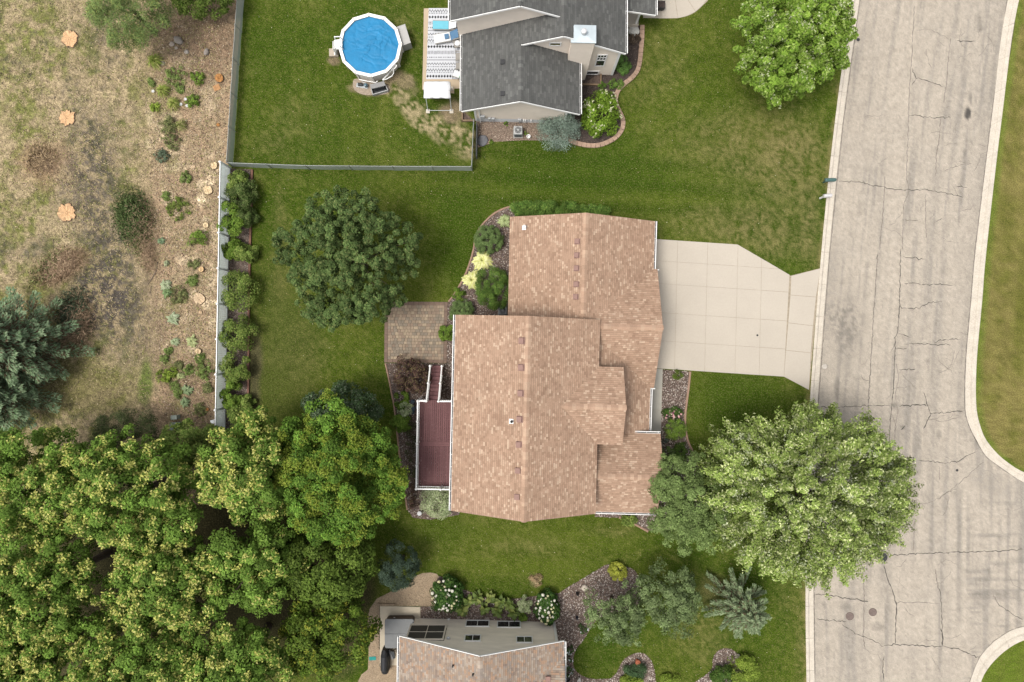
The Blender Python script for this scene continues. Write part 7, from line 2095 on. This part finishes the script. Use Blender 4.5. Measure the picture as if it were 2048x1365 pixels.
shrub('gold_spirea', 'small lime bush right of the lantern bed at the bottom edge', 1340, 1360, 18, .6, G_LIME, 775, 18, 110, (.08, .14, .5), 10)
shrub('variegated_euonymus', 'speckled cream shrub beside the right hydrangea', 1050, 1208, 14, .9, G_VAR, 776, 26, 120, (.05, .09, .5), 16)
shrub('perennial', 'bright green clump against the wall beside the right hydrangea', 1047, 1234, 10, .5, G_BRIGHT, 777, 12, 80, (.08, .13, .5), 7, cat='plant')
shrub('dead_plant', 'dried brown plant standing alone on the south lawn', 1072, 1160, 13, .35, [((.33, .23, .13), .6), ((.42, .32, .19), .4)], 778, 18, 40, (.06, .12, .4), 13, cat='plant', hole=.15)
for k, (c, lab) in enumerate((((1733, 885), 'white-flowered plant beside the round lawn edge'), ((1628, 1035), 'small white-flowered plant right of the roof corner'), ((1625, 1100), 'white-flowered plant close to the mottled roof edge'), ((1628, 1205), 'lowest white-flowered plant along the mottled roof edge'))):
    px, py = c6(*c)
    shrub('white_flower_plant', lab, px, py, 9, .45, [((.05, .085, .028), .6), ((.07, .11, .04), .4)], 780 + k, 10, 60, (.06, .10, .5), 10, group='white-flowered plants', cat='plant', accent=([((.72, .75, .76), 1)], .8, 1, .09, .03))

# ---- flowers, hostas, weeds
def uv_ball(r, n1=6, n2=8):
    V = [(0, 0, r)]
    for i in range(1, n1):
        ph = math.pi * i / n1
        for k in range(n2):
            th = 2 * math.pi * k / n2; w = 1 + .10 * math.sin(3 * th + i * 2)
            V.append((r * w * math.sin(ph) * math.cos(th), r * w * math.sin(ph) * math.sin(th), r * .8 * math.cos(ph)))
    V.append((0, 0, -r * .8)); F = [(0, 1 + k, 1 + (k + 1) % n2) for k in range(n2)]
    for i in range(n1 - 2):
        for k in range(n2):
            a = 1 + i * n2 + k; b = 1 + i * n2 + (k + 1) % n2; F += [(a, a + n2, b + n2), (a, b + n2, b)]
    e = len(V) - 1; F += [(e, e - n2 + (k + 1) % n2, e - n2 + k) for k in range(n2)]
    return V, F
M_BLOOM = [mat('bloom_white', (.74, .72, .60), .9, .15, 30, .6, 40), mat('bloom_cream', (.62, .58, .34), .9, .15, 30, .6, 40)]
bv, bf = uv_ball(1.0)
bloom_me = []
for m in M_BLOOM:
    me = bpy.data.meshes.new('flower_head'); me.from_pydata(bv, [], bf); me.update(); me.materials.append(m)
    for p in me.polygons: p.use_smooth = True
    bloom_me.append(me)
def hydrangea(label, px, py, r, ry, h, n, seed):
    s = shrub('hydrangea', label, px, py, r, h, [((.030, .070, .016), .5), ((.048, .095, .022), .3), ((.075, .13, .03), .2)], seed, 44, 130, (.11, .18, .65), ry, lump=.22, stems=8, group='white hydrangeas by the southern house')
    rg = random.Random(seed); done = []
    c = W(px, py, h * .45); k = (FLY - h * .45) / FOC
    tries = 0
    while len(done) < n and tries < 4000:
        tries += 1
        a = rg.uniform(0, 6.28); q = math.sqrt(rg.random()) * .95
        x, y = c.x + math.cos(a) * q * r * k, c.y + math.sin(a) * q * ry * k
        rad = rg.uniform(.075, .135)
        if any((x - d[0]) ** 2 + (y - d[1]) ** 2 < (rad + d[2]) ** 2 * .9 for d in done): continue
        zz = h * .45 + h * .58 * math.sqrt(max(0.03, 1 - q * q)) + rg.uniform(-.02, .1)
        o = bpy.data.objects.new('flower_head', bloom_me[0 if rg.random() < .55 else 1]); o.parent = s
        o.location = Vector((x, y, zz)) - s.location; o.scale = (rad, rad, rad * .85); o.rotation_euler = (0, 0, rg.uniform(0, 6)); COL.objects.link(o); done.append((x, y, rad))
hydrangea('left white hydrangea next to the tan gravel path', 893, 1187, 30, 35, 1.5, 44, 801)
hydrangea('right white hydrangea at the corner of the southern house', 1093, 1215, 23, 32, 1.4, 38, 802)

def rosette(name, label, px, py, rpx, n, pal, seed, h=.35, wd=.32, edge=None, group=None, cat='hosta', seg=4, thin=False):
    """arching basal leaves"""
    rg = np.random.default_rng(seed); c = W(px, py, h * .5); R = rpx * .0362
    root = thing(name, label, cat, (c.x, c.y, 0), group)
    V = []; F = []; C = []
    for i in range(n):
        th = i * 2.39996 + rg.uniform(-.2, .2); ln = R * rg.uniform(.55, 1.08) * (.5 + .5 * ((i + 1) / n) ** .5); hh = h * rg.uniform(.7, 1.2) * (1.15 - .5 * (i / n))
        hd = np.array([math.cos(th), math.sin(th), 0]); sd = np.array([-hd[1], hd[0], 0]); w = ln * wd * rg.uniform(.8, 1.2)
        col = pick(pal, 1, rg, .15)[0]
        base = len(V)
        for k in range(seg + 1):
            t = k / seg
            wk = w * (math.sin(math.pi * min(1, t * .93 + .05)) ** .8 if not thin else (1 - t) ** .6) + .003
            p = np.array([c.x, c.y, .03]) + hd * ln * t + np.array([0, 0, hh * math.sin(math.pi * min(1, t * .95 + .02)) ** .8 * (1 - .3 * t) + .0])
            for s in (-1, 0, 1):
                V.append(p + sd * s * wk * .5 + np.array([0, 0, .18 * wk * abs(s)])); C.append(col if (s == 0 or edge is None) else np.array(edge) * rg.uniform(.85, 1.1))
        for k in range(seg):
            for s in (0, 1):
                a = base + k * 3 + s; F.append((a, a + 3, a + 4, a + 1))
    npmesh('leaves', V, F, M_LEAF, root, colors=np.array(C))
    return root
YH = [((.50, .52, .14), .5), ((.60, .60, .22), .3), ((.38, .42, .09), .2)]
rosette('hosta', 'upper yellow hosta in the garage bed', 964.5, 521, 24, 90, YH, 811, .5, .42, (.74, .72, .40), 'yellow hostas in the garage bed')
rosette('hosta', 'lower yellow hosta in the garage bed', 944, 560, 23, 90, YH, 812, .5, .42, (.74, .72, .40), 'yellow hostas in the garage bed')
rosette('hosta', 'pale striped hosta at the north-west garage corner', 1010, 442, 17, 70, [((.20, .27, .09), 1)], 813, .5, .26, (.48, .52, .28))
WH = [((.18, .25, .11), .6), ((.24, .31, .15), .4)]
for k, (px, py, r, lab, ed) in enumerate((
    (331, 570, 13, 'white-edged hosta beside the dug soil, upper one of the cleared strip', (.46, .48, .34)), (334, 585, 13, 'broad green hosta just below the white-edged hosta', (.14, .21, .09)), (345, 638, 15, 'striped white-green hosta in the middle of the cleared strip', (.45, .48, .34)), (349, 684, 10, 'small pale-edged hosta left of the cream stumps', (.42, .46, .3)),
    (384, 683, 13, 'yellow-green hosta right above the two cream stumps', (.50, .50, .24)), (375, 781, 12, 'grey-green hosta near the south end of the cleared strip', (.22, .28, .16)), (370, 805, 11, 'lowest grey-green hosta of the cleared strip', (.22, .28, .16)), (361, 752, 9, 'small yellow-edged hosta above the grey-green hostas', (.45, .46, .2)),
    (333, 527, 7, 'tiny pale hosta above the white-edged hosta', (.5, .5, .35)), (322, 482, 9, 'blue-green leafy rosette beside the brown brush', (.17, .24, .16)))):
    rosette('hosta', lab, px, py, r * 1.15, 34, WH, 820 + k, .3, .34, ed, 'hostas in the cleared strip')
DL = [((.20, .26, .05), .5), ((.27, .31, .075), .3), ((.42, .40, .15), .2)]
for k, (px, py, r, lab) in enumerate(((309, 123, 19, 'topmost arching daylily clump in the field'), (325, 181, 16, 'daylily clump below the leafy green weeds'), (347, 207, 16, 'daylily clump left of the white blossoms'), (362, 250, 14, 'half-withered daylily clump with straw leaves'))):
    rosette('daylily', lab, px, py, r * 1.2, 150, DL if k < 3 else [((.34, .32, .14), .6), ((.17, .21, .05), .4)], 840 + k, .55, .075, None, 'daylily clumps', 'daylily', 5, True)
WEED = [((.130, .190, .045), .5), ((.165, .225, .062), .3), ((.220, .245, .10), .2)]
DULL = [((.150, .170, .062), .5), ((.200, .200, .085), .3), ((.105, .130, .05), .2)]
for k, (px, py, r, h, pal, lab) in enumerate((
    (395, 156, 13, .5, G_BRIGHT, 'fresh dark green bush in the wood chips below the rocks'), (386, 202, 13, .4, G_BRIGHT, 'low green plant with white blossoms at its left'), (352, 150, 20, .45, WEED, 'loose leafy weeds right of the top daylily'),
    (338, 250, 17, .5, DULL, 'dull bronze-green bush below the daylilies'), (345, 283, 16, .5, DULL, 'olive bush at the middle of the mulch strip'), (326, 313, 12, .35, [((.09, .12, .075), 1)], 'blue-green low plant left of the mulch strip'),
    (372, 354, 10, .35, WEED, 'small round weed left of the white fence tip'), (357, 420, 22, .3, [((.10, .15, .025), .6), ((.14, .175, .04), .4)], 'wide patch of fresh grass in the mulch below the sawdust'), (396, 478, 17, .8, G_BRIGHT, 'leafy dark green shrub left of the white fence posts'),
    (388, 527, 10, .3, DULL, 'thin dull weed beside the small orange-cream stump'), (385, 562, 11, .35, WEED, 'weed clump above the cracked stump'), (357, 590, 18, .4, DULL, 'dull green groundcover right of the broad hosta'),
    (410, 742, 17, .6, WEED, 'leafy green bush against the white fence below the cream stumps'), (328, 752, 13, .5, G_LIME, 'bright lime weed clump, left one of the lower strip'), (343, 745, 10, .45, G_LIME, 'bright lime weed clump, right one of the lower strip'),
    (402, 718, 9, .3, WEED, 'green weed just under the cream stumps'), (337, 702, 7, .25, WEED, 'tiny weed left of the pale-edged hosta'), (330, 718, 7, .25, WEED, 'tiny weed below and left of the pale-edged hosta'),
    (358, 731, 8, .25, DULL, 'tiny dull weed between the lime clumps and the stumps'), (378, 740, 9, .3, WEED, 'small weed left of the leafy fence bush'), (349, 772, 8, .25, WEED, 'small weed under the lime clumps'),
    (416, 776, 10, .3, DULL, 'dull weed near the lower fence posts'), (400, 818, 12, .4, DULL, 'dull weed beside the tiny orange stump'), (333, 392, 7, .2, WEED, 'little weed left of the left sawdust pile'), (356, 787, 8, .25, WEED, 'small weed left of the grey-green hosta'),
    (304, 165, 7, .2, WEED, 'sparse weed left of the second daylily'), (360, 178, 8, .25, WEED, 'sparse weed under the fresh dark bush'), (310, 215, 8, .2, G_LIME, 'pale lime weed at the left border of the strip'))):
    shrub('weed', lab, px, py, r * 1.15, h * .8, pal, 860 + k, 10 + int(r * 1.6), 26, (.08, .16, .40), r * 1.1, 'weeds in the cleared strip', 'plant', hole=.30, stems=2, lump=.5, rc=(.10, .20), tint=.28)
for k, (px, py) in enumerate(((371, 199), (362, 209), (374, 212), (306, 183))):
    p = W(px, py, .2); mb = MB(); mb.tube([(p.x, p.y, 0), (p.x, p.y, .2)], .008, 5); o = thing('white_flower', ('upper white blossom right of the daylilies', 'left white blossom right of the daylilies', 'lower white blossom right of the daylilies', 'white blossom at the left border of the strip')[k], 'flower', (p.x, p.y, 0), 'white blossoms in the field')
    mb.build('stalk', mat('stalk_green', (.08, .13, .03), .9, .1), o)
    b = MB()
    for j in range(6):
        a = j * math.pi / 3; b.add([(p.x, p.y, .2), (p.x + .09 * math.cos(a - .4), p.y + .09 * math.sin(a - .4), .23), (p.x + .13 * math.cos(a), p.y + .13 * math.sin(a), .22), (p.x + .09 * math.cos(a + .4), p.y + .09 * math.sin(a + .4), .23)], [(0, 1, 2, 3)])
    b.build('petals', M_WFAB, o)
# brushy shrubs of the field: living side and dead twigs
def brush(name, label, px, py, rpx, rpy, h, greens, frac, seed, rot=0.0, cat='shrub', n=3200, leaf=(.14, .34), dirv=None):
    rg = np.random.default_rng(seed); c = W(px, py, h * .4); s = .0362; root = thing(name, label, cat, (c.x, c.y, 0))
    u = unit(rg.standard_normal((n, 3)) + np.array([0, 0, .6])); u[:, 2] = np.abs(u[:, 2])
    r = rg.uniform(.2, 1, (n, 1)) ** .5
    loc = u * r * np.array([rpx * s, rpy * s, h]) * (1 + .25 * rg.standard_normal((n, 1)).clip(-1, 1))
    ca, sa = math.cos(rot), math.sin(rot)
    P = np.stack([c.x + loc[:, 0] * ca - loc[:, 1] * sa, c.y + loc[:, 0] * sa + loc[:, 1] * ca, .04 + loc[:, 2]], 1)
    D = u * .8 + rg.standard_normal((n, 3)) * .5
    if dirv is not None: D = D * .5 + np.array(dirv)
    N = u + rg.standard_normal((n, 3)) * .7
    side = (loc[:, 0] / (rpx * s) * -.5 + loc[:, 1] / (rpy * s) * .5) + rg.standard_normal(n) * .35
    green = side > np.quantile(side, 1 - frac)
    C = np.where(green[:, None], pick(greens, n, rg), pick([((.36, .25, .165), .5), ((.46, .34, .22), .3), ((.24, .17, .11), .2)], n, rg))
    L = rg.uniform(leaf[0], leaf[1], n); Wd = np.where(green, L * .22, L * .07)
    leaves('twigs_and_leaves', P, N, L, Wd, C, M_NEEDLE, root, rg, D)['kind'] = 'stuff'
    for k in range(14):
        d = u[k] * np.array([rpx * s, rpy * s, h]); e = Vector((c.x + d[0] * ca - d[1] * sa, c.y + d[0] * sa + d[1] * ca, .05 + d[2] * .9)); b = Vector((c.x + rg.uniform(-.2, .2), c.y + rg.uniform(-.2, .2), 0))
        MB().tube([b, b.lerp(e, .5) + Vector((0, 0, .15)), e], [.022, .014, .004], 5).build('stem', M_TWIG, root)
    return root
brush('juniper_brush', 'half-dead green and brown brush in the middle of the field', 268, 440, 40, 60, 1.1, [((.055, .085, .028), .6), ((.085, .115, .04), .4)], .68, 901, .25, n=8500)
brush('brush_pile', 'brown dead branches fanning out below the half-dead brush', 292, 505, 22, 46, .6, DULL, .12, 902, .25, 'brush', 2800)
brush('brush_pile', 'heap of dry reddish-brown brush above the left spruce', 118, 535, 62, 32, .6, DULL, .10, 903, .5, 'brush', 4500, (.2, .5))
brush('brush_pile', 'flat ring of straw-coloured brush between the lower two big stumps', 88, 322, 36, 34, .18, [((.30, .22, .13), 1)], .5, 904, 0, 'brush', 1500, (.15, .4))
brush('brush_edge', 'rust-brown undergrowth at the right foot of the left spruces', 150, 640, 40, 62, .9, [((.06, .08, .045), .6), ((.08, .10, .06), .4)], .35, 905, 0, 'brush', 4200, (.2, .45))
# dry grass, litter and dark clods strewn over the cleared field (uncountable)
rg = np.random.default_rng(77); n = 60000
X = rg.uniform(-20, 440, n); Y = rg.uniform(-20, 860, n)
dens = .25 + .75 * sstep(.40, .62, fbm(X, Y, 26, 881, 3))
k = (rg.random(n) < dens) & (X < field_edge(Y) - 8); X, Y = X[k], Y[k]; n = len(X)
wx, wy = Wn(X, Y)
soil = sstep(.5, .62, fbm(X, Y, 60, 221, 3))
P = np.stack([wx, wy, rg.uniform(.02, .06, n)], 1); N = rg.standard_normal((n, 3)) * .5 + np.array([0, 0, 1.0])
base = pick([((.33, .26, .15), .40), ((.24, .235, .085), .30), ((.43, .35, .22), .15), ((.10, .08, .06), .15)], n, rg)
L = rg.uniform(.08, .24, n)
leaves('dry_grass', P, N, L, L * rg.uniform(.08, .30, n), base, M_NEEDLE, bpy.data.objects['rough_field'], rg)['kind'] = 'stuff'
# pale clover heads, petals and fallen leaves dotted over the lawns (uncountable)
rg = np.random.default_rng(91); n = 1700
X = rg.uniform(470, 1640, n); Y = rg.uniform(0, 1365, n)
k = (X < west_back(Y) - 6) & ~((X > 760) & (X < 1330) & (Y > 420) & (Y < 1045)) & ~((X < 760) & (Y > 830)) & ~((X > 1300) & (Y > 470) & (Y < 790)); X, Y = X[k], Y[k]; n = len(X)
wx, wy = Wn(X, Y); L = rg.uniform(.03, .085, n)
leaves('lawn_litter', np.stack([wx, wy, np.full(n, .035)], 1), rg.standard_normal((n, 3)) * .4 + np.array([0, 0, 1.]), L, L * .7, pick([((.46, .43, .31), .4), ((.33, .28, .15), .6)], n, rg), M_NEEDLE, bpy.data.objects['lawn'], rg)['kind'] = 'stuff'
# single branches lying in the field
def stick(pts, label, r=.02):
    P = [W(*p, .05) for p in pts]; rr = [r] + [r * .8] * (len(P) - 2) + [r * .3]
    top(MB().tube(P, rr, 6).build('fallen_branch', mat('grey_twig', (.17, .135, .11), .95, .2), loc=(P[0].x, P[0].y, 0)), label, 'branch')
stick([c3(860, 340), c3(855, 385), c3(830, 430), c3(808, 462)], 'curved grey branch lying below the brown brush', .03)
stick([c3(826, 470), c3(822, 500), c3(825, 525)], 'short straight twig under the curved grey branch', .018)
stick([c3(290, 215), c3(292, 250), c3(290, 290)], 'thin pale stick left of the lowest big stump', .016)
stick([c3(250, 445), c3(300, 405), c3(360, 390), c3(430, 330)], 'long thin stick over the dry brush heap', .02)

# big-leaved row in the southern bed: each leaf its own piece
M_BIG = [mat('big_leaf_%d' % k, c, .6, .15, 8, .3, 20, transl=.2) for k, c in enumerate(((.105, .150, .030), (.135, .175, .042), (.080, .118, .024), (.17, .20, .05)))]
def leaf_shape(m):
    V = []; F = []; seg = 6
    for k in range(seg + 1):
        t = k / seg; w = .26 * math.sin(math.pi * min(1, .06 + t * .94)) ** .75 + .004; zz = .22 * math.sin(math.pi * t * .9) - .10 * t * t
        V += [(t, -w, zz + .06), (t, -w * .5, zz + .01), (t, 0, zz - .02), (t, w * .5, zz + .01), (t, w, zz + .06)]
    for k in range(seg):
        for s in range(4): a = k * 5 + s; F.append((a, a + 5, a + 6, a + 1))
    me = bpy.data.meshes.new('leaf'); me.from_pydata(V, [], F); me.update(); me.materials.append(m)
    for p in me.polygons: p.use_smooth = True
    return me
LSH = [leaf_shape(m) for m in M_BIG]
rg = random.Random(44)
names = ('leftmost', 'second from the left', 'third from the left', 'fourth from the left', 'fifth from the left', 'sixth from the left', 'seventh from the left', 'eighth from the left', 'rightmost')
for k, (px, py) in enumerate(((925, 1218), (937, 1202), (955, 1196), (969, 1216), (981, 1196), (994, 1222), (1003, 1205), (1019, 1208), (1027, 1226))):
    p = W(px, py, .3); r = thing('large_leaved_plant', 'big-leaved olive-green plant, %s in the row before the southern wall' % names[k], 'plant', (p.x, p.y, 0), 'big-leaved plants in a row')
    MB().tube([(p.x, p.y, 0), (p.x, p.y, .35)], [.04, .02], 6).build('stem', mat('stalk_green'), r)
    for j in range(15):
        o = bpy.data.objects.new('leaf', rg.choice(LSH)); o.parent = r; sc = rg.uniform(.36, .62)
        o.location = (0, 0, rg.uniform(.12, .55)); o.scale = (sc, sc, sc); o.rotation_euler = (rg.uniform(-.25, .25), rg.uniform(-.5, .15), j * 2.4 + rg.uniform(-.3, .3)); COL.objects.link(o)
# pink roses above the globe shrub
rs = shrub('rose_bush', 'rose bush with pink blooms above the vivid globe shrub', 1346, 829, 20, .6, [((.055, .105, .022), .6), ((.08, .14, .03), .4)], 950, 20, 80, (.07, .12, .55), 13, stems=6)
me = bpy.data.meshes.new('rose'); me.from_pydata(bv, [], bf); me.update(); me.materials.append(mat('rose_pink', (.62, .34, .34), .8, .25, 25))
me2 = bpy.data.meshes.new('rose'); me2.from_pydata(bv, [], bf); me2.update(); me2.materials.append(mat('rose_magenta', (.42, .09, .22), .8, .25, 25))
me3 = bpy.data.meshes.new('rose'); me3.from_pydata(bv, [], bf); me3.update(); me3.materials.append(mat('rose_cream', (.72, .55, .45), .8, .2, 25))
rg = random.Random(9)
for k in range(22):
    a = rg.uniform(0, 6.28); q = math.sqrt(rg.random()); o = bpy.data.objects.new('rose', rg.choice([me, me, me2, me3])); o.parent = rs
    p = W(1346 + 20 * q * math.cos(a), 829 + 13 * q * math.sin(a), .6); o.location = Vector((p.x, p.y, .42 + .25 * (1 - q))) - rs.location; s = rg.uniform(.05, .09); o.scale = (s, s, s); COL.objects.link(o)
# red lantern in the small bed
p = W(*c7(468, 1135), .3); r = thing('garden_lantern', 'rust-red clay lantern in the small pebble bed', 'lantern', (p.x, p.y, .012))
mr_ = mat('rust_clay', (.36, .11, .055), .8, .2, 8)
MB().lathe((p.x, p.y, .012), [(.13, 0), (.14, .04), (.10, .08), (.16, .30), (.15, .34)], 14).build('bowl', mr_, r)
MB().lathe((p.x, p.y, .35), [(.20, 0), (.18, .05), (.05, .14), (.02, .18)], 14).build('lid', mr_, r)
statue(W(*c6(1690, 800)), .4, .12, 'dark blue-black garden ornament low in the pebble bed', mat('blue_iron', (.03, .035, .05), .5, .1))
p = W(*c6(1620, 1258), .3); mb = MB(); mb.lathe((p.x, p.y, .016), [(.13, 0), (.19, .38), (.20, .38), (.20, .40), (.17, .40), (.15, .3), (.01, .28)], 18); top(mb.build('plant_pot', mat('pot_black', (.018, .018, .02), .5, .1), loc=(p.x, p.y, 0)), 'black pot standing at the mottled roof edge', 'pot')
p = W(*c6(1708, 1268), .2); mb = MB(); mb.add([(p.x - .16, p.y - .22, .016), (p.x + .16, p.y - .22, .016), (p.x + .10, p.y + .1, .016), (p.x - .10, p.y + .1, .016), (p.x, p.y + .22, .34)], [(0, 1, 4), (1, 2, 4), (2, 3, 4), (3, 0, 4), (3, 2, 1, 0)]); top(mb.build('garden_pyramid', mat('pale_stone', (.58, .55, .50), .8, .1), loc=(p.x, p.y, 0)), 'pale pointed stone pyramid in the pebbles at the bottom edge', 'ornament')
# dark cube planter at the top front walk
p = W(1322, 12, .35); r = thing('planter', 'dark square planter on the neighbour\'s front walk', 'planter', (p.x, p.y, .02)); 
MB().hexa([(p.x - .22, p.y - .22, .02), (p.x + .22, p.y - .22, .02), (p.x + .22, p.y + .22, .02), (p.x - .22, p.y + .22, .02)], [(p.x - .27, p.y - .27, .55), (p.x + .27, p.y - .27, .55), (p.x + .27, p.y + .27, .55), (p.x - .27, p.y + .27, .55)]).build('box', mat('planter_dark', (.05, .048, .047), .6, .1), r, .01)
MB().box((p.x, p.y, .555), (.46, .46, .02)).build('soil', M_DARKM, r)

# ---- check of names and labels
_seen = {}
for o in bpy.data.objects:
    if o.parent is None and o.get('label'):
        _seen.setdefault(o['label'], []).append(o.name)
for l, n in _seen.items():
    if len(n) > 1: print('DUPLICATE LABEL', l, n)
print('OBJECTS', len(bpy.data.objects), 'TRIS', sum(len(m.loops) - 2 * len(m.polygons) for m in bpy.data.meshes))
